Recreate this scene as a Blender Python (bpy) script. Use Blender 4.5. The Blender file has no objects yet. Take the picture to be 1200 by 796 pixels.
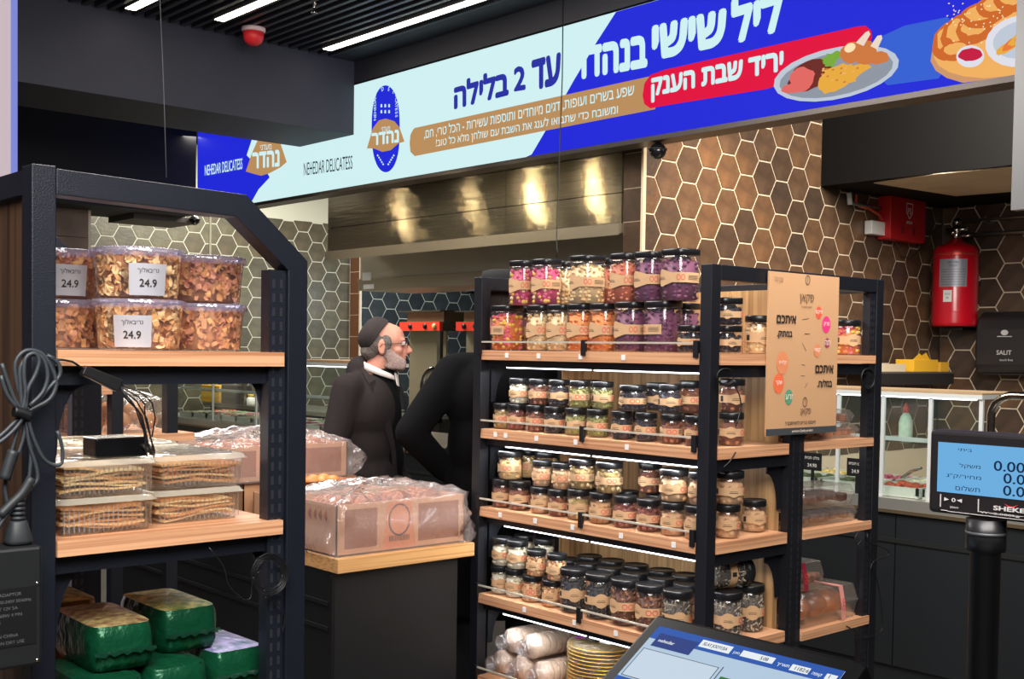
import bpy, math, random
from math import sin, cos, pi, radians, sqrt, atan2
from mathutils import Vector, Matrix, Quaternion, Euler
from mathutils.geometry import tessellate_polygon

sc = bpy.context.scene
C = sc.collection
R = random.Random(7)

# ------------------------------------------------------------------ camera
F_PX = 1380.0
cd = bpy.data.cameras.new('camera')
cam = bpy.data.objects.new('camera', cd)
C.objects.link(cam)
cd.sensor_width = 36.0
cd.lens = 36.0 * F_PX / 1200.0
cd.shift_y = 62.0 / 1200.0
cd.clip_start = 0.05
cd.clip_end = 100
YAW, PITCH, ROLL = atan2(.747, .665), radians(-2.0), radians(0.85)
fw = Vector((cos(YAW) * cos(PITCH), sin(YAW) * cos(PITCH), sin(PITCH)))
cq = fw.to_track_quat('-Z', 'Y') @ Quaternion((0, 0, 1), ROLL)
cam.rotation_mode = 'QUATERNION'
cam.rotation_quaternion = cq
CZ = 1.6
cam.location = (0, 0, CZ)
sc.camera = cam
CM = cq.to_matrix()

# ------------------------------------------------------------------ world, lights, exposure
w = bpy.data.worlds.new('world')
sc.world = w
w.use_nodes = True
w.node_tree.nodes['Background'].inputs[0].default_value = (0.80, 0.86, 1.0, 1)
w.node_tree.nodes['Background'].inputs[1].default_value = 0.22
sc.view_settings.view_transform = 'Standard'
sc.view_settings.look = 'None'
sc.view_settings.gamma = 1
sc.view_settings.exposure = 0.0
try:
    sc.cycles.transparent_max_bounces = 40
    sc.cycles.max_bounces = 8
    sc.cycles.sample_clamp_indirect = 4
except Exception:
    pass


def area(name, loc, target, sx, sy, power, col=(1, 1, 1)):
    l = bpy.data.lights.new(name, 'AREA')
    l.shape = 'RECTANGLE'
    l.size, l.size_y = sx, sy
    l.energy = power
    l.color = col
    o = bpy.data.objects.new(name, l)
    C.objects.link(o)
    o.location = loc
    d = Vector(target) - Vector(loc)
    o.rotation_euler = d.to_track_quat('-Z', 'Y').to_euler()
    return o


def spot(name, loc, target, power, ang, col=(1, 1, 1), blend=.6, size=.05):
    l = bpy.data.lights.new(name, 'SPOT')
    l.energy = power
    l.color = col
    l.spot_size = radians(ang)
    l.spot_blend = blend
    l.shadow_soft_size = size
    o = bpy.data.objects.new(name, l)
    C.objects.link(o)
    o.location = loc
    d = Vector(target) - Vector(loc)
    o.rotation_euler = d.to_track_quat('-Z', 'Y').to_euler()
    return o


# the shop's ceiling lighting (panels of the sales floor behind and above the visitor, over the racks)
area('ceiling_panel_light', (0.3, 0.2, 3.7), (2.2, 2.2, 0.9), 2.6, 2.6, 330, (1, .96, .92))
area('ceiling_panel_light', (2.0, 4.8, 3.75), (2.4, 4.6, 0), 2.0, 2.0, 170, (1, .95, .90))
area('ceiling_panel_light', (3.4, 2.0, 3.7), (5.6, 5.2, 1.4), 1.6, 2.2, 150, (1, .95, .90))
area('kitchen_light', (6.7, 2.9, 3.6), (8.9, 4.5, 1.5), 1.2, 1.2, 170, (1, .93, .84))  # unseen lamp added to brighten the right corner by the red cylinder
area('kitchen_light', (6.4, 10.6, 3.7), (6.6, 11.0, 0.8), 2.2, 1.2, 230, (1, .93, .80))
spot('wall_downlight', (6.05, 4.35, 3.7), (6.35, 5.07, 2.0), 175, 72, (1, .74, .48), .9)
spot('wall_downlight', (5.75, 4.2, 3.5), (6.2, 5.07, 1.9), 60, 80, (1, .76, .50), .9)
for hy, hp in ((5.98, 1.7), (6.62, 2.4), (7.35, .7), (8.3, 1.0)):
    area('hood_downlight', (5.12, hy, 2.80), (5.62, hy, 2.0), .035, .035, hp, (1, .82, .52))
spot('hood_fill_light', (3.3, 7.2, 3.8), (6.1, 7.4, 2.3), 170, 60, (1, .86, .66), .9, .1)  # added fill spot, no known fitting, brightens the dim hood panels
spot('niche_light', (8.6, 10.4, 2.25), (8.8, 12.3, 1.6), 60, 130, (.75, .9, 1.0), .9)
spot('counter_light', (5.5, 3.4, 3.6), (5.6, 3.6, 0.9), 90, 90, (1, .95, .85), .9)

# ------------------------------------------------------------------ helpers


def P(u, v, X=None, Y=None, Z=None, D=None):
    """a point of the photograph (1200x796) on the plane X=, Y=, Z= or at depth D"""
    r = CM @ Vector(((u - 600) / F_PX, -(v - 398 - 62) / F_PX, -1))
    if X is not None:
        t = X / r.x
    elif Y is not None:
        t = Y / r.y
    elif Z is not None:
        t = (Z - CZ) / r.z
    else:
        t = D
    return Vector((r.x * t, r.y * t, CZ + r.z * t))


def lin(c):
    return c / 12.92 if c <= .04045 else ((c + .055) / 1.055) ** 2.4


def rgb(r, g, b):
    return (lin(r / 255), lin(g / 255), lin(b / 255), 1)


MATS = {}


def M(name, col=(128, 128, 128), rough=.6, metal=0, spec=.5, noise=0, nscale=20, bump=0, bscale=60, emit=0,
      coat=0, stretch=None, col2=None, sheen=0, aniso=0):
    if name in MATS:
        return MATS[name]
    m = bpy.data.materials.new(name)
    m.use_nodes = True
    nt = m.node_tree
    b = nt.nodes['Principled BSDF']
    c = rgb(*col)
    b.inputs['Base Color'].default_value = c
    b.inputs['Roughness'].default_value = rough
    b.inputs['Metallic'].default_value = metal
    b.inputs['Specular IOR Level'].default_value = spec
    if coat:
        b.inputs['Coat Weight'].default_value = coat
    if aniso:
        b.inputs['Anisotropic'].default_value = aniso
        tg = nt.nodes.new('ShaderNodeTangent')
        tg.direction_type = 'RADIAL'
        tg.axis = 'Z'
        nt.links.new(tg.outputs[0], b.inputs['Tangent'])
        b.inputs['Anisotropic Rotation'].default_value = .25
    if sheen:
        b.inputs['Sheen Weight'].default_value = sheen
    if emit:
        b.inputs['Emission Color'].default_value = c
        b.inputs['Emission Strength'].default_value = emit
        b.inputs['Base Color'].default_value = (0, 0, 0, 1)
        b.inputs['Specular IOR Level'].default_value = 0.08
    if noise or col2:
        tc = nt.nodes.new('ShaderNodeTexCoord')
        mp = nt.nodes.new('ShaderNodeMapping')
        nt.links.new(tc.outputs['Object'], mp.inputs[0])
        if stretch:
            mp.inputs['Scale'].default_value = stretch
        n = nt.nodes.new('ShaderNodeTexNoise')
        n.inputs['Scale'].default_value = nscale
        n.inputs['Detail'].default_value = 5
        nt.links.new(mp.outputs[0], n.inputs['Vector'])
        cr = nt.nodes.new('ShaderNodeValToRGB')
        cr.color_ramp.elements[0].position = .32
        cr.color_ramp.elements[1].position = .68
        if col2:
            cr.color_ramp.elements[0].color = rgb(*col2)
            cr.color_ramp.elements[1].color = c
        else:
            k = noise
            cr.color_ramp.elements[0].color = (c[0] * (1 - k), c[1] * (1 - k), c[2] * (1 - k), 1)
            cr.color_ramp.elements[1].color = (min(1, c[0] * (1 + k)), min(1, c[1] * (1 + k)), min(1, c[2] * (1 + k)), 1)
        nt.links.new(n.outputs[0], cr.inputs[0])
        nt.links.new(cr.outputs[0], b.inputs['Base Color'])
    if bump:
        tc = nt.nodes.new('ShaderNodeTexCoord')
        n = nt.nodes.new('ShaderNodeTexNoise')
        n.inputs['Scale'].default_value = bscale
        n.inputs['Detail'].default_value = 4
        nt.links.new(tc.outputs['Object'], n.inputs['Vector'])
        bp = nt.nodes.new('ShaderNodeBump')
        bp.inputs['Strength'].default_value = bump
        bp.inputs['Distance'].default_value = .01
        nt.links.new(n.outputs[0], bp.inputs['Height'])
        nt.links.new(bp.outputs[0], b.inputs['Normal'])
    MATS[name] = m
    return m


def clear(name, tint=(255, 255, 255), gloss=.1, haze=0.0, hcol=(235, 238, 245), rough=.06, bump=0, bscale=40):
    """thin clear plastic or glass: transparent, fresnel gloss and a little milky haze"""
    if name in MATS:
        return MATS[name]
    m = bpy.data.materials.new(name)
    m.use_nodes = True
    nt = m.node_tree
    nt.nodes.remove(nt.nodes['Principled BSDF'])
    out = nt.nodes['Material Output']
    tr = nt.nodes.new('ShaderNodeBsdfTransparent')
    tr.inputs[0].default_value = rgb(*tint)
    gl = nt.nodes.new('ShaderNodeBsdfGlossy')
    gl.inputs['Roughness'].default_value = rough
    lw = nt.nodes.new('ShaderNodeFresnel')
    geo = nt.nodes.new('ShaderNodeNewGeometry')
    io = nt.nodes.new('ShaderNodeMath')
    io.operation = 'MULTIPLY_ADD'
    io.inputs[1].default_value = 1 / 1.35 - 1.35
    io.inputs[2].default_value = 1.35
    nt.links.new(geo.outputs['Backfacing'], io.inputs[0])
    nt.links.new(io.outputs[0], lw.inputs[0])
    ad = nt.nodes.new('ShaderNodeMath')
    ad.operation = 'ADD'
    ad.use_clamp = True
    ad.inputs[1].default_value = gloss
    nt.links.new(lw.outputs[0], ad.inputs[0])
    mx = nt.nodes.new('ShaderNodeMixShader')
    nt.links.new(ad.outputs[0], mx.inputs[0])
    base = tr
    if haze:
        df = nt.nodes.new('ShaderNodeBsdfDiffuse')
        df.inputs[0].default_value = rgb(*hcol)
        m2 = nt.nodes.new('ShaderNodeMixShader')
        m2.inputs[0].default_value = haze
        nt.links.new(tr.outputs[0], m2.inputs[1])
        nt.links.new(df.outputs[0], m2.inputs[2])
        base = m2
    nt.links.new(base.outputs[0], mx.inputs[1])
    nt.links.new(gl.outputs[0], mx.inputs[2])
    nt.links.new(mx.outputs[0], out.inputs[0])
    if bump:
        tc = nt.nodes.new('ShaderNodeTexCoord')
        n = nt.nodes.new('ShaderNodeTexNoise')
        n.inputs['Scale'].default_value = bscale
        n.inputs['Detail'].default_value = 3
        nt.links.new(tc.outputs['Object'], n.inputs['Vector'])
        bp = nt.nodes.new('ShaderNodeBump')
        bp.inputs['Strength'].default_value = bump
        bp.inputs['Distance'].default_value = .02
        nt.links.new(n.outputs[0], bp.inputs['Height'])
        nt.links.new(bp.outputs[0], gl.inputs['Normal'])
        nt.links.new(bp.outputs[0], lw.inputs['Normal'])
    MATS[name] = m
    return m


def brushed(name, col, rough=.2, bump=.4):
    """steel brushed along the horizontal: fine grooves spread reflections up and down"""
    m = bpy.data.materials.new(name)
    m.use_nodes = True
    nt = m.node_tree
    b = nt.nodes['Principled BSDF']
    b.inputs['Base Color'].default_value = rgb(*col)
    b.inputs['Metallic'].default_value = .93
    b.inputs['Roughness'].default_value = rough
    tc = nt.nodes.new('ShaderNodeTexCoord')
    mp = nt.nodes.new('ShaderNodeMapping')
    mp.inputs['Scale'].default_value = (1, 1.2, 260)
    n = nt.nodes.new('ShaderNodeTexNoise')
    n.inputs['Scale'].default_value = 1.0
    n.inputs['Detail'].default_value = 2
    bp = nt.nodes.new('ShaderNodeBump')
    bp.inputs['Strength'].default_value = bump
    bp.inputs['Distance'].default_value = .004
    nt.links.new(tc.outputs['Object'], mp.inputs[0])
    nt.links.new(mp.outputs[0], n.inputs['Vector'])
    nt.links.new(n.outputs[0], bp.inputs['Height'])
    nt.links.new(bp.outputs[0], b.inputs['Normal'])
    MATS[name] = m
    return m


def wood(name, light, dark, axis='Y', scale=1.0, rough=.45):
    if name in MATS:
        return MATS[name]
    m = bpy.data.materials.new(name)
    m.use_nodes = True
    nt = m.node_tree
    b = nt.nodes['Principled BSDF']
    b.inputs['Roughness'].default_value = rough
    tc = nt.nodes.new('ShaderNodeTexCoord')
    mp = nt.nodes.new('ShaderNodeMapping')
    nt.links.new(tc.outputs['Object'], mp.inputs[0])
    s = {'X': (.6, 18, 60), 'Y': (18, .6, 60), 'Z': (22, 22, .6)}[axis]
    mp.inputs['Scale'].default_value = tuple(a * scale for a in s)
    n = nt.nodes.new('ShaderNodeTexNoise')
    n.inputs['Scale'].default_value = 2.2
    n.inputs['Detail'].default_value = 6
    nt.links.new(mp.outputs[0], n.inputs['Vector'])
    cr = nt.nodes.new('ShaderNodeValToRGB')
    cr.color_ramp.elements[0].position = .33
    cr.color_ramp.elements[0].color = rgb(*dark)
    cr.color_ramp.elements[1].position = .56
    cr.color_ramp.elements[1].color = rgb(*light)
    nt.links.new(n.outputs[0], cr.inputs[0])
    nt.links.new(cr.outputs[0], b.inputs['Base Color'])
    MATS[name] = m
    return m


def wpos(o):
    v = Vector((0, 0, 0))
    while o:
        v += o.location
        o = o.parent
    return v


class MB:
    def __init__(s):
        s.v, s.f, s.m, s.s = [], [], [], []

    def add(s, vs, fs, mi=0, sm=False, T=None):
        n = len(s.v)
        for p in vs:
            p = Vector(p)
            s.v.append(tuple(T @ p if T else p))
        for f in fs:
            s.f.append(tuple(i + n for i in f))
            s.m.append(mi)
            s.s.append(sm)
        return s

    def box(s, x0, x1, y0, y1, z0, z1, mi=0, T=None):
        if x0 > x1: x0, x1 = x1, x0
        if y0 > y1: y0, y1 = y1, y0
        if z0 > z1: z0, z1 = z1, z0
        vs = [(x0, y0, z0), (x1, y0, z0), (x1, y1, z0), (x0, y1, z0), (x0, y0, z1), (x1, y0, z1), (x1, y1, z1), (x0, y1, z1)]
        fs = [(0, 3, 2, 1), (4, 5, 6, 7), (0, 1, 5, 4), (1, 2, 6, 5), (2, 3, 7, 6), (3, 0, 4, 7)]
        return s.add(vs, fs, mi, False, T)

    def prism(s, pts, axis, a, b, mi=0, sm=False, T=None):
        """polygon of 2D points extruded along axis from a to b; 2D = the other two axes in xyz order"""
        def mk(p, h):
            if axis == 'X': return (h, p[0], p[1])
            if axis == 'Y': return (p[0], h, p[1])
            return (p[0], p[1], h)
        n = len(pts)
        ar = sum(pts[i][0] * pts[(i + 1) % n][1] - pts[(i + 1) % n][0] * pts[i][1] for i in range(n))
        pts = list(pts) if (ar > 0) == (axis != 'Y') else list(pts)[::-1]
        if a > b: a, b = b, a
        vs = [mk(p, a) for p in pts] + [mk(p, b) for p in pts]
        s.add(vs, [tuple(range(n))[::-1], tuple(range(n, 2 * n))], mi, False, T)
        k = len(s.v) - 2 * n
        for i in range(n):
            j = (i + 1) % n
            s.f.append((k + i, k + j, k + n + j, k + n + i)); s.m.append(mi); s.s.append(sm)
        return s

    def lathe(s, prof, seg=24, mi=0, sm=True, T=None, cap=True, sq=0, mis=None):
        """profile [(r, z)] about z; sq>0 squares the cross-section"""
        vs, fs = [], []
        for r, z in prof:
            for i in range(seg):
                a = 2 * pi * i / seg
                k = 1.0
                if sq:
                    e = 2.0 / sq
                    ca, sa = cos(a), sin(a)
                    x = math.copysign(abs(ca) ** e, ca); y = math.copysign(abs(sa) ** e, sa)
                    vs.append((r * x, r * y, z)); continue
                vs.append((r * cos(a), r * sin(a), z))
        n0 = len(s.f)
        for j in range(len(prof) - 1):
            for i in range(seg):
                i2 = (i + 1) % seg
                fs.append((j * seg + i, j * seg + i2, (j + 1) * seg + i2, (j + 1) * seg + i))
        s.add(vs, fs, mi, sm, T)
        if mis:
            for j in range(len(prof) - 1):
                for i in range(seg):
                    s.m[n0 + j * seg + i] = mis[j]
        if cap:
            k = len(s.v) - len(vs)
            if prof[0][0] > 1e-6:
                s.f.append(tuple(k + i for i in range(seg))[::-1]); s.m.append(mi); s.s.append(False)
            if prof[-1][0] > 1e-6:
                k2 = k + (len(prof) - 1) * seg
                s.f.append(tuple(k2 + i for i in range(seg))); s.m.append(mis[-1] if mis else mi); s.s.append(False)
        return s

    def tube(s, pts, r, seg=8, mi=0, rs=None):
        pts = [Vector(p) for p in pts]
        n = len(pts)
        vs, fs = [], []
        up = Vector((0, 0, 1))
        pn = None
        for i, p in enumerate(pts):
            t = (pts[min(i + 1, n - 1)] - pts[max(i - 1, 0)])
            if t.length < 1e-9: t = Vector((0, 0, 1))
            t.normalize()
            if pn is None:
                a = up if abs(t.dot(up)) < .95 else Vector((1, 0, 0))
                pn = t.cross(a).normalized()
            else:
                pn = (pn - t * pn.dot(t))
                pn = pn.normalized() if pn.length > 1e-6 else t.cross(up).normalized()
            b = t.cross(pn)
            rr = rs[i] if rs else r
            for k in range(seg):
                a = 2 * pi * k / seg
                vs.append(p + (pn * cos(a) + b * sin(a)) * rr)
        for i in range(n - 1):
            for k in range(seg):
                k2 = (k + 1) % seg
                fs.append((i * seg + k, i * seg + k2, (i + 1) * seg + k2, (i + 1) * seg + k))
        s.add(vs, fs, mi, True)
        k = len(s.v) - len(vs)
        s.f.append(tuple(k + i for i in range(seg))[::-1]); s.m.append(mi); s.s.append(False)
        s.f.append(tuple(k + (n - 1) * seg + i for i in range(seg))); s.m.append(mi); s.s.append(False)
        return s

    def ball(s, c, rx, ry=None, rz=None, su=8, sv=5, mi=0, rot=None):
        ry = ry or rx; rz = rz or rx
        c = Vector(c)
        vs = [(0, 0, -1)]
        for j in range(1, sv):
            t = pi * j / sv
            for i in range(su):
                a = 2 * pi * i / su
                vs.append((sin(t) * cos(a), sin(t) * sin(a), -cos(t)))
        vs.append((0, 0, 1))
        fs = [(0, 1 + (i + 1) % su, 1 + i) for i in range(su)]
        for j in range(sv - 2):
            for i in range(su):
                a, b = 1 + j * su + i, 1 + j * su + (i + 1) % su
                fs.append((a, b, b + su, a + su))
        k = 1 + (sv - 2) * su
        fs += [(k + i, k + (i + 1) % su, len(vs) - 1) for i in range(su)]
        q = []
        for x, y, z in vs:
            p = Vector((x * rx, y * ry, z * rz))
            if rot: p = rot @ p
            q.append(p + c)
        return s.add(q, fs, mi, True)

    def build(s, name, mats, parent=None, bevel=0, segs=2, world=True):
        me = bpy.data.meshes.new(name)
        off = wpos(parent) if (parent and world) else Vector((0, 0, 0))
        me.from_pydata([(x - off.x, y - off.y, z - off.z) for x, y, z in s.v], [], s.f)
        if not isinstance(mats, (list, tuple)): mats = [mats]
        for m in mats: me.materials.append(m)
        me.polygons.foreach_set('material_index', s.m)
        me.polygons.foreach_set('use_smooth', s.s)
        me.update()
        o = bpy.data.objects.new(name, me)
        C.objects.link(o)
        if parent: o.parent = parent
        if bevel:
            b = o.modifiers.new('bevel', 'BEVEL')
            b.width = bevel; b.segments = segs; b.limit_method = 'ANGLE'
            b.harden_normals = False
        return o


def thing(name, label, cat, loc=(0, 0, 0), group=None):
    o = bpy.data.objects.new(name, None)
    o.empty_display_size = .05
    C.objects.link(o)
    o.location = loc
    o['label'] = label; o['category'] = cat
    if group: o['group'] = group
    return o


def tag(o, label, cat, group=None):
    o['label'] = label; o['category'] = cat
    if group: o['group'] = group
    return o


def struct(name, mb, mats, label=None, **k):
    o = mb.build(name, mats, **k)
    o['kind'] = 'structure'
    if label: o['label'] = label
    return o


def stuff(o):
    o['kind'] = 'stuff'
    return o


def B(x0, x1, y0, y1, z0, z1):
    return MB().box(x0, x1, y0, y1, z0, z1)


def copy_tree(o, parent=None):
    c = o.copy()
    C.objects.link(c)
    c.parent = parent
    for ch in list(o.children): copy_tree(ch, c)
    return c


# lettering ---------------------------------------------------------
GL = {}


def glyphs(txt, bold=0.0):
    """text as flat triangles, normalised to its box: (verts, faces, aspect)"""
    k = (txt, bold)
    if k in GL: return GL[k]
    heb = any('\u0590' <= c <= '\u05ff' for c in txt)
    t = txt
    if heb:
        t = t[::-1]
        t = ''.join({'(': ')', ')': '('}.get(c, c) for c in t)
        # keep digit and latin runs in reading order
        out, run = '', ''
        for c in t:
            if c.isdigit() or c == '.' and run: run = c + run
            else: out += run + c; run = ''
        t = out + run
    cu = bpy.data.curves.new('t', 'FONT')
    cu.body = t
    cu.resolution_u = 3
    cu.dimensions = '2D'
    cu.fill_mode = 'NONE'
    o = bpy.data.objects.new('t', cu)
    C.objects.link(o)
    bpy.context.view_layer.update()
    dg = bpy.context.evaluated_depsgraph_get()
    me = o.evaluated_get(dg).to_mesh()
    vs = [tuple(v.co) for v in me.vertices]
    nb = {}
    for e_ in me.edges:
        i_, j_ = e_.vertices
        nb.setdefault(i_, []).append(j_); nb.setdefault(j_, []).append(i_)
    loops, seen = [], set()
    for st_ in nb:
        if st_ in seen: continue
        lp, cur, prev = [], st_, None
        while cur not in seen:
            seen.add(cur); lp.append(cur)
            nx = [q for q in nb[cur] if q != prev and q not in seen]
            prev = cur
            if not nx: break
            cur = nx[0]
        if len(lp) > 2: loops.append(lp)

    def inside(p, lp):
        c_ = False
        for i_ in range(len(lp)):
            x1_, y1_ = vs[lp[i_ - 1]][:2]; x2_, y2_ = vs[lp[i_]][:2]
            if (y1_ > p[1]) != (y2_ > p[1]) and p[0] < (x2_ - x1_) * (p[1] - y1_) / (y2_ - y1_) + x1_: c_ = not c_
        return c_
    holes = {}
    hole_of = {}
    for i_, lp in enumerate(loops):
        for j_, lq in enumerate(loops):
            if i_ != j_ and all(inside(vs[q], lq) for q in lp):
                hole_of[i_] = j_; break
    fs = []
    for i_, lp in enumerate(loops):
        if i_ in hole_of: continue
        grp = [lp] + [loops[k_] for k_ in hole_of if hole_of[k_] == i_]
        flat = [q for g_ in grp for q in g_]
        for t_ in tessellate_polygon([[Vector((vs[q][0], vs[q][1], 0)) for q in g_] for g_ in grp]):
            fs.append(tuple(flat[q] for q in t_))
    o.evaluated_get(dg).to_mesh_clear()
    bpy.data.objects.remove(o)
    bpy.data.curves.remove(cu)
    if not vs:
        GL[k] = ([], [], 1); return GL[k]
    x0, x1 = min(v[0] for v in vs), max(v[0] for v in vs)
    y0, y1 = min(v[1] for v in vs), max(v[1] for v in vs)
    W, H = max(1e-6, x1 - x0), max(1e-6, y1 - y0)
    base = [((v[0] - x0) / W, (v[1] - y0) / H, 0) for v in vs]
    if bold:
        # heavier strokes: the outline stamped around a small circle
        av, af, n = [], [], len(base)
        bx, by = bold * .5 / W, bold * .55 / H
        for j in range(8):
            dx_, dy_ = bx * cos(j * pi / 4), by * sin(j * pi / 4)
            av += [(p[0] + dx_, p[1] + dy_, j) for p in base]
            af += [tuple(i + j * n for i in f) for f in fs]
        GL[k] = (av, af, W / H)
    else:
        GL[k] = (base, fs, W / H)
    return GL[k]


def put_text(mb, txt, o, ex, ey, mi=0, bold=0.0):
    """text spanning the frame origin o, edge vectors ex (full width) and ey (full height)"""
    vs, fs, _ = glyphs(txt, bold)
    o, ex, ey = Vector(o), Vector(ex), Vector(ey)
    nn = ex.cross(ey).normalized() * 3e-5
    return mb.add([o + ex * a + ey * b + nn * c for a, b, c in vs], fs, mi)


def put_text_h(mb, txt, o, dx, dy, h, mi=0, bold=0.0, center=False, maxw=None):
    """text of height h starting at o along unit dx, up dy"""
    vs, fs, asp = glyphs(txt, bold)
    wd = asp * h
    if maxw and wd > maxw: wd = maxw
    o, dx, dy = Vector(o), Vector(dx), Vector(dy)
    if center: o = o - dx * wd / 2
    nn = dx.cross(dy).normalized() * 3e-5
    return mb.add([o + dx * (wd * a) + dy * (h * b) + nn * c for a, b, c in vs], fs, mi)


def clip_poly(p, x0, x1, y0, y1):
    def cl(p, ins, inter):
        out = []
        for i in range(len(p)):
            a, b = p[i - 1], p[i]
            if ins(b):
                if not ins(a): out.append(inter(a, b))
                out.append(b)
            elif ins(a): out.append(inter(a, b))
        return out
    for ax, val, sg in ((0, x0, 1), (0, x1, -1), (1, y0, 1), (1, y1, -1)):
        if not p: return p
        ins = lambda q: (q[ax] - val) * sg >= -1e-9
        def inter(a, b):
            t = (val - a[ax]) / (b[ax] - a[ax])
            return tuple(a[k] + (b[k] - a[k]) * t for k in (0, 1))
        p = cl(p, ins, inter)
    return p


# common materials
black = M('black powder coat', (22, 24, 30), .42, 0, .5, bump=.15, bscale=400)
blackd = M('black plastic', (20, 20, 22), .45)
blackp = M('charcoal panel', (20, 23, 26), .5, noise=.12, nscale=3)
shelfw = wood('shelf wood', (224, 170, 128), (182, 124, 88), 'Y')
shelfwx = wood('shelf wood across', (224, 170, 128), (182, 124, 88), 'X')
panelw = wood('light oak back panel', (196, 156, 108), (140, 104, 66), 'Z')
darkw = wood('brown side panel', (92, 66, 48), (58, 40, 30), 'Z')
steel = M('brushed steel', (150, 148, 142), .3, 1, noise=.1, nscale=6, stretch=(1, 1, 12))
chrome = M('chrome', (205, 200, 190), .15, 1)
white = M('white plastic', (225, 225, 222), .45)
ledm = M('white led light', (245, 248, 255), emit=7)
kraft = M('kraft paper', (204, 164, 122), .7, noise=.05, nscale=30)
ink = M('dark ink', (40, 34, 32), .7)
redink = M('red ink', (216, 70, 66), .7)
glass = clear('clear glass', (248, 252, 250), .03, 0.02)
# ================================================================== the setting
XH, YA, XB, YD = 5.6, 5.07, 9.37, 12.5
XS = 5.3
ZS0 = P(820, 151, X=XS).z
ZS1 = P(416, 100, X=XS).z
ZC = P(418, 72, X=XS).z
floorm = M('dark grey floor', (70, 66, 64), .35, noise=.1, nscale=4)
struct('floor', B(-3, 14, -3, 16, -.1, 0), floorm)
cdark = M('black ceiling paint', (16, 17, 21), .8)
ceil = struct('ceiling', B(-3, 14, -3, 16, ZC + .12, ZC + .3), cdark)
# ceiling slats over the sales floor
slm = M('anthracite slat', (52, 54, 62), .4, 0)
y_b0 = P(411, 80, X=XS).y
sl = B(0, .03, -2.0 - y_b0 + y_b0, y_b0 - .005, ZC, ZC + .10)
first = None
x = 1.0
while x < XS - .25:
    if first is None:
        first = sl.build('slat', slm, ceil, world=False)
        o = first
    else:
        o = first.copy(); C.objects.link(o)
    o.location = (x, 0, 0)
    x += .088
# wall behind the slats: fascia over the sign
fas = M('dark fascia', (38, 40, 50), .6)
struct('trim_1', B(XS - .22, XS + .2, -1.5, 10.6, ZC - .0, ZC + .12), fas)
struct('trim_2', B(XS, XS + .25, -1.5, 10.6, ZS1 + .015, ZC), fas)

# hex tiled walls
grout = M('pale grout', (212, 194, 168), .8)
groutg = M('grey grout', (190, 192, 178), .8)


def hexwall(name, plane, c, a0, a1, z0, z1, mats, grout_m, h=.236, rot=0, thick=.15, zfull=3.9, seed=1, phase=0, zlow=0):
    """wall slab with each hexagonal tile laid on it; plane 'Y' faces -Y, plane 'X' faces -X; a is the other axis"""
    rr = random.Random(seed)
    if plane == 'Y':
        wall = struct(name, B(a0, a1, c + .006, c + thick, zlow, zfull), grout_m)
    else:
        wall = struct(name, B(c + .006, c + thick, a0, a1, zlow, zfull), grout_m)
    g = .0105
    r = (h - g) / sqrt(3)
    pitch = h * sqrt(3) / 2
    cache = {}
    i = 0
    ax = a0 - h + phase
    n = 0
    while ax < a1 + h:
        zc = z0 - h + (h / 2 if i % 2 else 0)
        while zc < z1 + h:
            poly = [(ax + r * cos(radians(60 * k)), zc + r * sin(radians(60 * k))) for k in range(6)]
            cp = clip_poly(poly, a0 + .002, a1 - .002, z0, z1)
            if len(cp) >= 3:
                ar = abs(sum(cp[k][0] * cp[(k + 1) % len(cp)][1] - cp[(k + 1) % len(cp)][0] * cp[k][1] for k in range(len(cp)))) / 2
                if ar > .0015:
                    full = ar > .99 * 1.5 * sqrt(3) * r * r
                    mt = rr.randrange(len(mats))
                    if full and mt in cache:
                        o = cache[mt].copy(); C.objects.link(o)
                    else:
                        q = [(p[0] - ax, p[1] - zc) for p in cp]
                        mb = MB()
                        qi = [(p[0] * .975, p[1] * .975) for p in q] if full else q
                        # chamfered tile: back outline, front outline a little smaller
                        if plane == 'Y':
                            mb.prism(q, 'Y', .003, .006)
                            if full: mb.prism(qi, 'Y', .0015, .003)
                        else:
                            mb.prism(q, 'X', .003, .006)
                            if full: mb.prism(qi, 'X', .0015, .003)
                        o = mb.build('hex_tile', mats[mt], wall, world=False)
                        if full: cache[mt] = o
                    o.location = (ax, c, zc) if plane == 'Y' else (c, ax, zc)
                    n += 1
            zc += h
        ax += pitch
        i += 1
    return wall


def tilemat(name, c1, c2, rough=.38):
    return M(name, c1, rough, .0, .6, col2=c2, nscale=9, bump=.25, bscale=30)


brz = [tilemat('bronze tile a', (102, 78, 58), (76, 56, 42)), tilemat('bronze tile b', (88, 68, 52), (66, 50, 38)),
       tilemat('bronze tile c', (112, 82, 56), (80, 60, 46)), tilemat('bronze tile d', (80, 62, 50), (60, 48, 38))]
grn = [tilemat('olive tile a', (98, 94, 76), (74, 72, 58)), tilemat('olive tile b', (84, 82, 68), (66, 62, 52)),
       tilemat('olive tile c', (92, 84, 66), (70, 66, 56))]
drk = [tilemat('shaded tile a', (58, 64, 68), (44, 50, 54)), tilemat('shaded tile b', (50, 56, 60), (40, 44, 48))]  # niche tiles, darker: the shade under the hood is put into their colour
wa = hexwall('wall_back', 'Y', YA, XH + .009, XB, .84, 3.62, brz, grout, seed=3, phase=.07)
wb = hexwall('wall_right', 'X', XB, 2.2, YA - .003, .84, 3.2, brz, grout, seed=5, phase=.04)
p0 = P(420, 400, Y=YD - .2)
XN = p0.x
wd = hexwall('wall_far', 'Y', YD, 3.6, XN - .004, .66, 3.15, grn, groutg, seed=8, phase=.02)
wn = hexwall('wall_niche', 'Y', YD - .22, XN + .012, 12.2, .70, 2.75, drk, groutg, seed=9, phase=.09)
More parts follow.
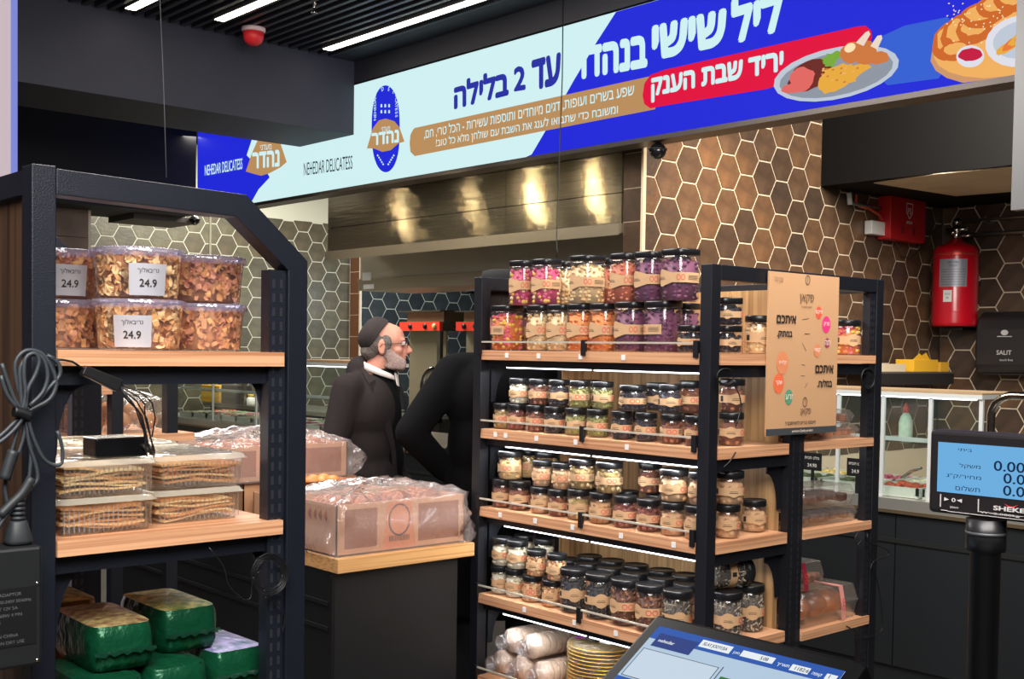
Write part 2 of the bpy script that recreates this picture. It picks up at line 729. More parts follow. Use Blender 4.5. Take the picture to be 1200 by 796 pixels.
# brown edge strip tiles on the corner of the niche wall and its white corner profile
strip = struct('trim_3', B(XN, XN + .01, YD - .215, YD - .002, 0, 3.6), grout)
z = .95
while z < 3.1:
    B(XN - .005, XN, YD - .205, YD - .012, z, z + .262).build('strip_tile', M('edge brown tile', (96, 62, 40), .4), strip)
    z += .27
whl = M('white metal profile', (208, 196, 180), .4)
struct('trim_4', B(XN - .008, XN + .014, YD - .245, YD - .218, 0, 3.6), whl)
# seam profile in the olive wall and the pale tile column at left
ps = P(246, 320, Y=YD - .005)
struct('trim_5', B(ps.x - .012, ps.x + .012, YD - .012, YD - .002, 1.0, 3.15), M('seam grey', (128, 126, 110), .6))
# stone tile column left, with a pale edge
Yc = 11.0
xa, xb_ = P(12, 200, Y=Yc).x, P(105, 200, Y=Yc).x
stone = M('taupe stone tile', (124, 104, 92), .55, col2=(96, 78, 68), nscale=3)
col = struct('wall_left', B(xa - .4, xb_ - .01, Yc + .01, Yc + .4, 0, P(60, 155, Y=Yc).z), M('dark grout', (70, 60, 54), .8))
zs = [0, .9, 1.5, P(90, 278, Y=Yc).z, P(90, 238, Y=Yc).z, P(60, 155, Y=Yc).z]
for k in range(5):
    B(xa - .4, xb_ - .012, Yc, Yc + .01, zs[k] + .003, zs[k + 1] - .003).build('stone_panel', stone, col)
struct('trim_6', B(xb_ - .012, xb_ + .012, Yc - .004, Yc + .41, 0, P(60, 155, Y=Yc).z), whl)
# tall tile strip at the end of the hood (big brown tiles stacked) and its corner profile
y1 = P(729, 300, X=XH).y
st = struct('trim_7', B(XH + .006, XH + .3, YA + .007, y1, 0, ZC), grout)
zz = [1.0, 1.29, 1.58, 1.88, P(738, 300, X=XH).z, P(738, 260, X=XH).z, P(738, 221, X=XH).z, P(738, 180, X=XH).z, 3.3]
for k in range(len(zz) - 1):
    B(XH, XH + .006, YA + .008, y1 - .006, zz[k] + .003, zz[k + 1] - .003).build('strip_tile', brz[(k * 2 + 1) % 4], st)
struct('trim_8', B(XH - .012, XH + .016, YA - .012, YA + .006, 0, 3.4), M('warm white profile', (236, 214, 180), .4))
# black soffit box right: fixed to the back wall over the kitchen corner
pb = P(962, 218, Y=YA)
pf = P(1186, 196, X=pb.x)
sof = MB().box(pb.x, XB, 2.2, YA - .003, pb.z, ZC)
sofm = M('black soffit', (18, 17, 17), .85, 0, .2)
struct('trim_9', sof, sofm)
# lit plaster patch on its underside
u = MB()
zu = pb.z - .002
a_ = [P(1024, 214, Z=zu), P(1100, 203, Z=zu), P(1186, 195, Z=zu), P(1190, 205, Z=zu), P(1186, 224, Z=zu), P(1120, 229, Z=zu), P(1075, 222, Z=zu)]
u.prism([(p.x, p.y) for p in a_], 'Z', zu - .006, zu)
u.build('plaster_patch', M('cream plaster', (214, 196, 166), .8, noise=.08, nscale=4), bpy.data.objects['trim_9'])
# big dark beam across the top left
pe = P(415, 158, X=XS)
pe2 = P(352, 172, X=XS)
beam_m = M('blue black beam', (44, 46, 60), .7, noise=.05, nscale=5)
struct('trim_10', B(-2, XS - .004, pe.y, pe2.y, pe.z, ZC + .12), beam_m)
# black soffit further back, left of the sign
ys = P(232, 200, X=XS).y
struct('trim_11', B(-2, XS - .01, ys + .02, ys + .9, ZS0 - .02, ZC + .12), M('black soffit far', (24, 24, 30), .8))
# small black duct cover under it
a1 = P(157, 262, Y=ys + .3); a2 = P(232, 247, Y=ys + .3)
struct('trim_12', B(a1.x, a2.x, ys + .3, ys + .9, a1.z + .05, ZS0 - .02), M('duct grey', (58, 54, 52), .6))
# outer walls that close the room
wallg = M('grey wall', (92, 88, 86), .8)
struct('wall_front', B(-3, 14, -3.1, -3, 0, 4.2), wallg)
struct('wall_side', B(-3.1, -3, -3, 16, 0, 4.2), wallg)
struct('wall_end', B(13.9, 14, -3, 16, 0, 4.2), wallg)
struct('wall_rear', B(-3, 3.6, YD, YD + .15, 0, 4.2), wallg)

# ---------------------------------------------------------------- hood
hood = thing('extractor_hood', 'wide stainless steel extractor hood under the bright sign', 'hood', (XH, 7, 2.2))
yl = P(384, 280, X=XH).y
z0 = P(500, 284, X=XH).z
ztop = ZC - .3
B(XH + .02, XH + 1.3, y1 + .01, yl, z0 + .02, ztop).build('hood_body', M('hood core', (40, 40, 40), .6), hood)
zA = P(563, 246, X=XH).z
zB = P(640, 280, X=XH).z
ysA = P(592, 260, X=XH).y
ysB = P(653, 260, X=XH).y
yb3 = P(425, 260, X=XH).y
hs = brushed('hood steel', (188, 178, 156))
hs2 = M('hood steel lip', (190, 180, 158), .38, .7)
cuts = [y1 + .01, ysB, ysA, yl]
for k in range(3):
    for (za, zb) in ((zA, ztop), (zB, zA)):
        B(XH, XH + .02, cuts[k] + .003, cuts[k + 1] - .003, za + .003, zb - .003).build('steel_panel', hs, hood)
# slanted lip along the bottom
lip = MB().prism([(XH, zB - .003), (XH - .03, zB - .02), (XH - .03, z0), (XH + .04, z0), (XH + .04, zB - .003)], 'Y', y1 + .01, yl)
lip.build('bottom_lip', hs2, hood)
XL = 6.1
yl2 = P(422, 320, X=XL).y
zl0 = P(500, 337, X=XL).z
zl1 = z0 + .02
ysC = P(627, 320, X=XL).y
zm = P(500, 322, X=XL).z
for (ya, yb2) in ((y1 + .01, ysC), (ysC, yl2)):
    B(XL, XL + .02, ya + .003, yb2 - .003, zm, zl1).build('lower_panel', M('satin steel', (196, 188, 168), .45, .15, noise=.06, nscale=2), hood)
B(XL - .02, XL + .6, y1 + .01, yl2, zl0, zm - .004).build('lower_lip', hs2, hood)
# notice stickers on the hood's left end
for (uu, v0, v1, nm) in ((429, 319, 329, 'notice'), (430, 333, 339, 'notice')):
    a = P(uu - 5, v1, X=XL - .03); b = P(uu + (5 if nm == 'notice' and v0 < 330 else 7), v0, X=XL - .03)
    B(XL - .004 - .02, XL - .0205, a.y, b.y, a.z, b.z).build('notice_sticker', white, hood)

# ---------------------------------------------------------------- led sign
y_r = 1.2
sign = thing('led_sign', 'long bright video sign with blue and white banner over the counter', 'sign', (XS, 5, ZS0))
B(XS, XS + .12, y_r, ys, ZS0, ZS1).build('cabinet', blackd, sign)
B(XS - .03, XS + .12, y_r, ys, ZS0 - .03, ZS0 - .002).build('lower_frame', M('grey frame', (92, 86, 82), .4, .6), sign)
e = {}


def EM(name, col, s=1.0):
    return M('led ' + name, col, emit=s)


LW = EM('white cyan', (208, 240, 242), 1.0)
LB = EM('blue', (34, 42, 216), 1.0)
LR = EM('red', (226, 12, 62), 1.0)
LT = EM('tan', (186, 142, 92), 1.0)
LD = EM('ink', (30, 40, 60), .6)


def sp(u_, v_, lay=0):
    p = P(u_, v_, X=XS - .004 - .0022 * lay)
    return p


def spoly(mb, pts, lay, mi=0):
    q = [sp(a, b, lay) for a, b in pts]
    q = [(p.x, min(max(p.y, y_r + .002), ys - .002), min(max(p.z, ZS0 + .002), ZS1 - .002)) for p in q]
    n = len(q)
    mb.add(q, [tuple(range(n))], mi)


mb = MB()
mb.add([(XS - .004, ys, ZS0), (XS - .004, y_r, ZS0), (XS - .004, y_r, ZS1), (XS - .004, ys, ZS1)], [(0, 1, 2, 3)], 0)
mb.build('screen', LW, sign)
mb = MB()
# the blue half and the blue corner at the far left
spoly(mb, [(615, 196), (623, 181), (640, 152), (672, 95), (700, 48), (722, 10), (1215, -200), (1600, -200), (1700, 60), (1500, 140), (1210, 110), (900, 160)], 1)
mb.build('blue_print', LB, sign)
mb = MB()
spoly(mb, [(231, 246), (231, 150), (297, 158), (289, 182), (303, 196), (314, 204), (316, 208), (303, 222), (294, 238)], 1)
mb.build('blue_print', LB, sign)
mb = MB()
# the ink oval of the logo
spoly(mb, [(452 + 16.5 * cos(t * pi / 18) * (1), 151 - 51 * (abs(sin(t * pi / 18)) ** .75) * (1 if sin(t * pi / 18) > 0 else -1)) for t in range(36)], 1)
mb.build('blue_print', LB, sign)
mb = MB()
# tan banner and shields
top = [(486, 150), (484, 152), (481, 158), (480, 168), (481, 178), (486, 183)]
spoly(mb, top + [(753, 131), (768, 128), (768, 88)], 2)
mb.build('tan_print', LT, sign)
mb = MB()
spoly(mb, [(430, 174), (437, 150), (444, 141), (452, 139), (462, 142), (468, 149), (474, 166), (467, 168), (458, 176), (448, 178), (438, 174)], 3)
mb.build('tan_print', LT, sign)
mb = MB()
spoly(mb, [(288, 201), (295, 180), (303, 162), (322, 161), (328, 166), (336, 190), (329, 196), (316, 203), (306, 206), (298, 204)], 3)
mb.build('tan_print', LT, sign)
mb = MB()
spoly(mb, [(753, 112), (755, 98), (762, 88), (778, 82), (1005, 31), (1014, 30), (1021, 36), (1022, 44), (1015, 60), (900, 104), (778, 124), (762, 127), (755, 122)], 3)
mb.build('red_pill', LR, sign)


def st_text(mb, txt, L, Rr, lay, bold, mi=0):
    """L = (u, v bottom, v top), Rr likewise"""
    a = sp(L[0], L[1], lay); b = sp(Rr[0], Rr[1], lay); c = sp(L[0], L[2], lay)
    put_text(mb, txt, a, b - a, c - a, mi, bold)


tb = MB()
st_text(tb, 'בלילה', (533, 126.5, 98), (595, 110, 80), 4, .085)
st_text(tb, '2', (603, 106, 80), (615, 104, 78), 4, .07)
st_text(tb, 'עד', (624, 104.5, 73), (656, 96, 66), 4, .085)
st_text(tb, 'נהדר', (436, 170, 157), (467, 166, 153), 5, .07, 1)
tb.build('lettering', [EM('headline blue', (44, 52, 170), .9), LW], sign)['label'] = 'dark blue hebrew headline lettering'
tb = MB()
st_text(tb, 'בנהדר', (672, 92, 61), (757, 76, 39), 4, .10)
st_text(tb, 'שישי', (766, 68, 33), (849, 50, 14), 4, .10)
st_text(tb, 'ליל', (859, 49, 2), (915, 33, -12), 4, .10)
st_text(tb, 'יריד שבת הענק', (764, 119, 93), (917, 90, 62), 5, .085)
st_text(tb, 'נהדר', (296, 197, 180), (327, 194, 172), 5, .07)
st_text(tb, 'מעדני', (305, 176, 170), (318, 175, 168), 5, .01)
st_text(tb, 'מעדני', (447, 154, 149), (457, 153, 148), 5, .01)
st_text(tb, 'שפע בשרים ועופות, דגים מיוחדים ותוספות עשירות - הכל טרי, חם,', (497, 164, 151), (743, 113, 98), 5, .014)
st_text(tb, 'ומשובח כדי שתבואו לענג את השבת עם שולחן מלא כל טוב!', (511, 174.5, 162.5), (724, 136, 121.5), 5, .014)
st_text(tb, 'NEHEDAR DELICATESS', (240, 206, 194), (284, 198, 186), 5, .02)
tb.build('lettering', LW, sign)['label'] = 'white lettering'
tb = MB()
st_text(tb, 'NEHEDAR DELICATESS', (356, 206, 191), (413, 198, 183), 5, 0)
tb.build('lettering', LD, sign)['label'] = 'thin dark lettering'
# arc lettering and sprigs in the oval
tb = MB()
arc = 'NEHEDAR DELICATESS'
for k, ch in enumerate(arc):
    if ch == ' ': continue
    t = k / (len(arc) - 1)
    if t < .36:
        uu, vv, an = 439.5, 139 - (t / .36) * 26, 90
    elif t < .64:
        q = (t - .36) / .28
        an = 90 - 180 * q
        uu, vv = 452 - 11.5 * cos(pi * q), 112 - 8 * sin(pi * q)
    else:
        uu, vv, an = 464.5, 112 + ((t - .64) / .36) * 24, -90
    c0 = sp(uu, vv, 3)
    dx = Vector((0, -cos(radians(an)), sin(radians(an)))); dy = Vector((0, sin(radians(an)), cos(radians(an))))
    put_text_h(tb, ch, c0 - dy * .014, dx, dy, .03, 0, .02, True)
for k in range(5):
    for sg in (-1, 1):
        c0 = sp(452 + sg * (3 + k * 1.6), 191 - k * 2.6 + 2, 3)
        q = [(c0.x, c0.y + dy_, c0.z + dz_) for dy_, dz_ in ((-.012, 0), (0, -.006), (.012, .004), (0, .012))]
        tb.add(q, [(0, 1, 2, 3)])
for k in range(6):
    c0 = sp(447 + (k % 3) * 4.5, 124 + (k // 3) * 7, 3)
    tb.add([(c0.x, c0.y + a, c0.z + b) for a, b in ((-.012, -.012), (.012, -.010), (.010, .014), (-.008, .012))], [(0, 1, 2, 3)])
    c1 = c0
tb.build('emblem_detail', LW, sign)
# pictured food: platter, challah board and dishes


def ell(mb, cu, cv, a, b, ang, lay, mi, n=22, wob=0, sd=0):
    rr = random.Random(sd)
    ca, sa = cos(radians(ang)), sin(radians(ang))
    pts = []
    for k in range(n):
        t = 2 * pi * k / n
        q = 1 + wob * rr.uniform(-1, 1)
        x_, y_ = a * cos(t) * q, b * sin(t) * q
        pts.append((cu + x_ * ca - y_ * sa, cv - (x_ * sa + y_ * ca)))
    spoly(mb, pts, lay, mi)


fb = MB()
FC = [EM('plate rim', (190, 200, 214)), EM('plate inner', (150, 158, 170), .9), EM('meat dark', (110, 42, 36)), EM('meat pink', (226, 104, 98)),
      EM('schnitzel', (232, 170, 62)), EM('roast skin', (206, 120, 62)), EM('green leaf', (120, 170, 60)), EM('board', (206, 150, 104)),
      EM('bread', (206, 104, 40)), EM('bread light', (240, 176, 96)), EM('sauce', (196, 22, 62)), EM('dish white', (222, 222, 232)),
      EM('light blue cloth', (52, 96, 210)), EM('orange food', (232, 120, 60)), EM('sesame', (250, 226, 180)), EM('bone', (236, 216, 196))]
spoly(fb, [(1030, 44), (1060, 30), (1110, 20), (1135, 40), (1100, 92), (1040, 100), (1020, 80)], 3, 12)
ell(fb, 980, 86, 75, 30, 12, 5, 0); ell(fb, 980, 87, 68, 25, 12, 6, 1)
ell(fb, 949, 88, 28, 16, 30, 7, 2, wob=.06, sd=1); ell(fb, 940, 92, 15, 13, 20, 8, 3, wob=.08, sd=2); ell(fb, 932, 103, 17, 6, 8, 9, 3, wob=.1, sd=9)
ell(fb, 976, 66, 12, 5, 20, 8, 6, wob=.3, sd=3); ell(fb, 972, 72, 8, 6, 60, 9, 6, wob=.3, sd=4)
ell(fb, 998, 62, 14, 12, 30, 9, 5, wob=.06, sd=5); ell(fb, 1014, 62, 13, 15, -20, 10, 5, wob=.06, sd=6); ell(fb, 996, 56, 7, 5, 30, 11, 14)
spoly(fb, [(1003, 50), (1014, 38), (1018, 36), (1020, 40), (1012, 54)], 12, 15)
spoly(fb, [(1020, 54), (1028, 42), (1033, 41), (1034, 45), (1028, 58)], 12, 15)
ell(fb, 1030, 68, 12, 8, 10, 11, 5, wob=.08, sd=7)
ell(fb, 980, 92, 24, 14, 32, 12, 4, wob=.09, sd=8); ell(fb, 1003, 86, 20, 9, 20, 13, 4, wob=.1, sd=10)
for k in range(18):
    ell(fb, 962 + R.uniform(0, 44), 88 + R.uniform(-9, 9), 1.8, 1.2, 20, 14, 9 if k % 2 else 5, 6)
ell(fb, 1022, 84, 22, 5, 28, 14, 1)
# board with challah
ell(fb, 1185, 55, 96, 42, 10, 5, 7); ell(fb, 1185, 51, 92, 38, 10, 6, 9, 22)
for k, (a, b, ra, rb, an) in enumerate(((1110, 48, 16, 24, -25), (1124, 38, 18, 26, -40), (1142, 34, 22, 17, 20), (1150, 18, 26, 15, 10), (1168, 8, 24, 14, 5), (1190, 0, 26, 14, 5), (1120, 60, 20, 11, 10))):
    ell(fb, a, b, ra, rb, an, 7 + k, 8, wob=.04, sd=20 + k)
    ell(fb, a - 1, b - 3, ra * .66, rb * .6, an, 7.5 + k, 9, wob=.1, sd=30 + k)
for k in range(70):
    ell(fb, R.uniform(1108, 1185), R.uniform(4, 56), 1.3, .8, R.uniform(0, 90), 15, 14, 5)
ell(fb, 1137, 66, 16.5, 13, 5, 16, 11); ell(fb, 1137, 64, 14, 7.5, 5, 17, 10, wob=.05, sd=50)
ell(fb, 1197, 48, 43, 30, 12, 16, 11); ell(fb, 1199, 46, 36, 22, 12, 17, 0)
for k in range(5):
    ell(fb, 1180 + k * 7, 56 - k * 6, 15, 5, 30 + k * 5, 18 + k * .3, 13 if k % 2 else 4, wob=.1, sd=60 + k)
fb.build('food_picture', FC, sign)['label'] = 'printed picture of a meat platter and plaited bread'

# ---------------------------------------------------------------- ceiling fittings
def lightbar(u0, v0, x0, y0_, y1_, wd, lab):
    t = thing('ceiling_light', lab, 'light', (x0, (y0_ + y1_) / 2, ZC), 'linear lights between the ceiling slats')
    B(x0 - wd - .004, x0 + wd + .004, y0_, y1_, ZC - .012, ZC + .02).build('housing', M('alu housing', (120, 120, 124), .4, .6), t)
    B(x0 - wd, x0 + wd, y0_ + .01, y1_ - .01, ZC - .016, ZC - .012).build('diffuser', M('warm diffuser', (255, 240, 214), emit=9), t)


p3 = P(380, 56, Z=ZC); p3b = P(556, 0, Z=ZC)
lightbar(0, 0, (p3.x + p3b.x) / 2, p3b.y - 1.6, p3.y, .035, 'longest lit linear light bar in the slatted ceiling, nearest the sign')
p2 = P(256, 22, Z=ZC)
lightbar(0, 0, p2.x, p2.y - 2.4, p2.y, .035, 'lit linear light bar left of the red sounder in the slatted ceiling')
p1 = P(152, 9, Z=ZC)
lightbar(0, 0, p1.x, p1.y - 2.0, p1.y, .035, 'lit linear light bar at the top left, mostly cut by the frame')
pa = P(297, 38, Z=ZC - .03)
t = thing('alarm_sounder', 'small red and white alarm sounder under the slatted ceiling', 'alarm', (pa.x, pa.y, ZC - .12))
MB().lathe([(.075, .09), (.085, .10), (.085, .12), (.0, .12)], 20).build('base', M('alarm white', (226, 200, 200), .5), t, world=False)
MB().lathe([(.0, 0), (.035, 0), (.06, .02), (.072, .05), (.075, .09), (0, .09)], 20).build('sounder', M('alarm red', (220, 40, 50), .4, emit=0), t, world=False)
pq = P(368, 5, Z=ZC)
t = thing('sprinkler_head', 'small metal sprinkler head between the ceiling slats', 'sprinkler', (pq.x, pq.y, ZC - .06))
MB().lathe([(.02, 0), (.022, .006), (.008, .01), (.008, .06), (.03, .065)], 12).build('nozzle', chrome, t, world=False)
# hanging wires
pw0 = P(187, 40, Y=y_b0 - .3)
wv = MB().tube([P(187, -6, Y=7.0), P(190, 60, Y=7.0), P(192, 110, Y=7.0), P(195, 208, Y=7.0)], .0028, 5)
tag(wv.build('hanging_wire', M('grey wire', (96, 96, 104), .5)), 'thin grey wire hanging in front of the dark beam', 'wire')
wv = MB().tube([P(660, -6, X=5.2), P(659, 90, X=5.2), P(655, 200, X=5.2), P(652, 290, X=5.2), P(654, 296, X=5.2), P(652, 302, X=5.2)], .004, 5)
tag(wv.build('hanging_wire', blackd), 'thin black wire hanging in front of the sign and hood', 'wire')
# dome cameras
for (uu, vv, lab) in ((771, 169, 'black dome camera under the sign at the bronze tiled wall'), (228, 258, 'small dome camera under the far black soffit')):
    if uu > 500:
        pc = P(uu, vv + 8, X=XS + .05); r_ = .05
    else:
        pc = P(uu, vv, Y=ys + .25); r_ = .05
    t = thing('dome_camera', lab, 'camera', (pc.x, pc.y, pc.z - r_))
    MB().lathe([(r_ * 1.1, r_ * 1.05), (r_ * 1.15, r_ * 1.25), (0, r_ * 1.25)], 18).build('mount', blackd, t, world=False)
    MB().ball((0, 0, r_), r_, su=16, sv=10).build('dome', M('smoked dome', (22, 22, 26), .12), t, world=False)
    MB().tube([(0, 0, r_ * 1.2), (0, 0, max(.05, (ZS0 - .03) - pc.z))], .012).build('stem', blackd, t, world=False)
# steel hanger post by the right edge
a = P(1189, 95, X=4.9); b = P(1201, 245, X=4.9)
t = thing('hanger_post', 'grey steel hanger profile at the right edge under the sign', 'post', (4.9, a.y, b.z))
B(4.9, 4.95, b.y, a.y, b.z, ZC).build('profile', M('zinc', (118, 118, 118), .4, .7), t)
# white lit column edge at far left
pl = P(19, 100, Y=3.2)
t = thing('advertising_column', 'pale lit display column with blue edge at the left margin', 'column', (pl.x - .3, 3.2, 0))
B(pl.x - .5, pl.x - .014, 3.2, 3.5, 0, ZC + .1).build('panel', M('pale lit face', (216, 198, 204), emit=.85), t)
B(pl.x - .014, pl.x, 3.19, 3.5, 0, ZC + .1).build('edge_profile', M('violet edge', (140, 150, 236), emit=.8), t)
# ================================================================== racks
def slotted(mb, x, y, z0, z1, w=.03, d=.03, face='Y', mi=0, mi2=1):
    """upright with a double row of slots showing on its -Y or -X face"""
    mb.box(x - w / 2, x + w / 2, y - d / 2, y + d / 2, z0, z1, mi)
    z = z0 + .02
    while z < z1 - .03:
        for s in (-1, 1):
            if face == 'Y':
                mb.box(x + s * w * .23 - .0028, x + s * w * .23 + .0028, y - d / 2 - .0008, y - d / 2 + .001, z, z + .016, mi2)
            else:
                mb.box(x - w / 2 - .0008, x - w / 2 + .001, y + s * d * .23 - .0028, y + s * d * .23 + .0028, z, z + .016, mi2)
        z += .026
    return mb


slotm = M('slot shine', (70, 72, 78), .35, .6)


def bracket(x0, x1, y, zt, h, mirror=False):
    """shelf bracket plate lying in a Y=const plane: straight at the post, rounded inner corner"""
    w_ = x1 - x0
    pts = [(0, 0), (w_, 0), (w_, -h * .22)]
    for k in range(7):
        a = pi / 2 * k / 6
        pts.append((w_ * .25 + w_ * .75 * (1 - sin(a)) , -h * .22 - h * .78 * (1 - cos(a))))
    pts += [(0, -h)]
    pts = [((x1 - p[0]) if mirror else (x0 + p[0]), zt + p[1]) for p in pts]
    return MB().prism(pts, 'Y', y, y + .004)


# ---------------------------------------------------------------- the jar rack
XR = P(824, 420, D=3.72)
X0, Y0 = 2.905, 2.363          # near corner (outer)
X0 = P(828, 400, X=2.905).x
pn = P(833, 400, X=X0)
Y0 = pn.y - .0
Y1 = P(555, 400, X=X0).y
XE = P(1035, 380, Y=Y0).x
XM0, XM1 = P(926, 560, Y=Y0).x, P(943, 560, Y=Y0).x
ZT = P(835, 309, X=X0).z
ZH = [P(700, v, X=X0).z for v in (0,)]
rack = thing('display_rack', 'black metal gondola rack with wood shelves full of nut and sweet jars', 'rack', (X0, Y0, 0))
PW = .045
SZ = []   # shelf top heights (from the front edge at u=700)
for (ua, va, ub, vb) in ((561, 409, 825, 416), (560, 501, 822, 527), (559, 593, 821, 638), (557, 694.5, 747, 743), (553, 789, 600, 806)):
    SZ.append((P(ua, va, X=X0).z + P(ub, vb, X=X0).z) / 2)
print('shelf heights', SZ, 'rack', X0, Y0, Y1, XM0, XM1, XE, ZT)
TH = .036
for (px, py) in ((X0, Y0), (X0, Y1 - PW)):
    B(px, px + PW, py, py + PW, 0, ZT).build('post', black, rack, bevel=.002)
for py in (Y0, Y1 - PW):
    B(XE - PW, XE, py, py + PW, 0, ZT).build('post', black, rack, bevel=.002)
    B(X0 + PW, XE - PW, py, py + PW, ZT - .048, ZT).build('top_rail', black, rack, bevel=.002)
for (xx) in (X0, XE - PW):
    B(xx, xx + PW, Y0 + PW, Y1 - PW, ZT - .048, ZT).build('top_rail', black, rack, bevel=.002) if xx > X0 else None
XBk = XM0 - .012   # face of the back panel
for py in (Y0 + .02, Y1 - .03):
    m_ = MB()
    slotted(m_, (XM0 + XM1) / 2, py, 0, ZT - .05, XM1 - XM0, .03, 'Y')
    m_.build('slotted_upright', [black, slotm], rack)
m_ = MB(); slotted(m_, XE - PW - .02, Y0 + .02, 0, ZT - .05, .034, .03, 'Y')
m_.build('slotted_upright', [black, slotm], rack)
yb0 = Y0 + .042
# the back panel of upright oak boards
k = 0
yy = yb0
while yy < Y1 - .05:
    e_ = min(yy + .21, Y1 - .05)
    B(XBk, XBk + .012, yy + .001, e_ - .001, .1, ZT - .06).build('back_board', panelw, rack)
    yy = e_
    k += 1
railm = M('polished rail', (214, 204, 186), .35, .25)
tagm = M('white price tag', (240, 240, 236), .6)
SH2 = []
for i, z in enumerate(SZ):
    xe = XBk - .002
    # left bay shelf (faces the camera)
    ys0, ys1 = Y0 + PW + .002, Y1 - PW - .002
    sh = MB()
    sh.box(X0 + .002, xe, ys0, ys1, z - TH, z)
    o = sh.build('shelf_board', shelfw, rack)
    B(X0 + PW + .002, xe, Y0 - .003, ys0 - .0005, z - TH, z).build('end_band', shelfwx, rack)
    # steel carrier under the board
    B(X0 + .03, xe, ys0, ys1, z - TH - .026, z - TH - .001).build('shelf_carrier', black, rack)
    B(X0 + PW + .002, XM0 - .002, Y0 + .012, Y0 + .03, z - TH - .04, z - TH - .001).build('shelf_carrier', black, rack)
    bracket(XM0 - .085, XM0 - .001, Y0 + .034, z - TH - .03, .16, True).build('bracket', black, rack)
    bracket(X0 + PW, X0 + PW + .09, Y1 - PW - .012, z - TH - .002, .16).build('bracket', black, rack)
    # led strip
    if i < 4:
        la = P(580, 430, X=X0 + .05).y
        a = [(Y1 - .16, Y1 - .60), (Y1 - .62, Y0 + PW + .01)]
        for q in a:
            st_ = B(X0 + .030, X0 + .037, q[1], q[0], z - TH - .0305, z - TH - .0265)
            so = st_.build('led_strip', ledm, rack)
        al = area('shelf_light', (X0 + .034, (Y0 + Y1) / 2, z - TH - .036), (X0 + .12, (Y0 + Y1) / 2, z - TH - .3), 1.0, .012, (2.6 if i < 3 else 1.2), (.95, .98, 1))
        al.parent = rack; al.location = Vector((X0 + .034, (Y0 + Y1) / 2, z - TH - .036)) - wpos(rack)
        al.rotation_euler = Euler((0, radians(-14), radians(0)))
        al.data.size, al.data.size_y = .014, .98
    # front rail on clips
    zr = z + .032
    if i < 5:
        B(X0 - .002, X0 + .004, Y0 + PW + .004, Y1 - .035, zr - .003, zr + .003).build('guard_rail', railm, rack)
        for yc in (Y0 + PW + .012, (Y0 + Y1) / 2 - .02, Y1 - .03 - .01):
            B(X0 - .006, X0 + .008, yc - .009, yc + .009, z - .002 - .012, zr + .008).build('rail_clip', blackd, rack)
# right-hand bay shelves (beyond the upright, toward the counter)
XR0, XR1 = XM1 + .001, XE - PW - .040
SR = []
for (ub, vb) in ((980, 416), (980, 516), (980, 616.5), (980, 731), (980, 830)):
    SR.append(P(ub, vb, Y=Y0).z)
for i, z in enumerate(SR):
    B(XR0, XR1 + .036, Y0 - .003, Y1 - .05, z - .03, z).build('shelf_board', shelfwx, rack)
    if i < 1:
        B(XR0, XR1, Y0 + .01, Y0 + .03, z - .07, z - .031).build('shelf_carrier', black, rack)
    if 1 <= i < 4:
        l0, l1 = P((962, 962, 976)[i - 1], 0, Y=Y0 + .12).x, P((990, 990, 988)[i - 1], 0, Y=Y0 + .12).x
        B(l0, l1, Y0 + .10, Y0 + .115, z - .042, z - .0305).build('led_strip', ledm, rack)
# price tags on the shelf edges
tagpos = [[591, 628, 677, 727], [579, 591, 627, 673, 733], [586, 627, 671, 728, 790], [616, 675, 724], []]
for i, us in enumerate(tagpos):
    for uu in us:
        p = P(uu, 600, X=X0)
        B(X0 - .0012, X0 + .002, p.y - .008, p.y + .008, SZ[i] - .027, SZ[i] - .009).build('price_tag', tagm, rack)

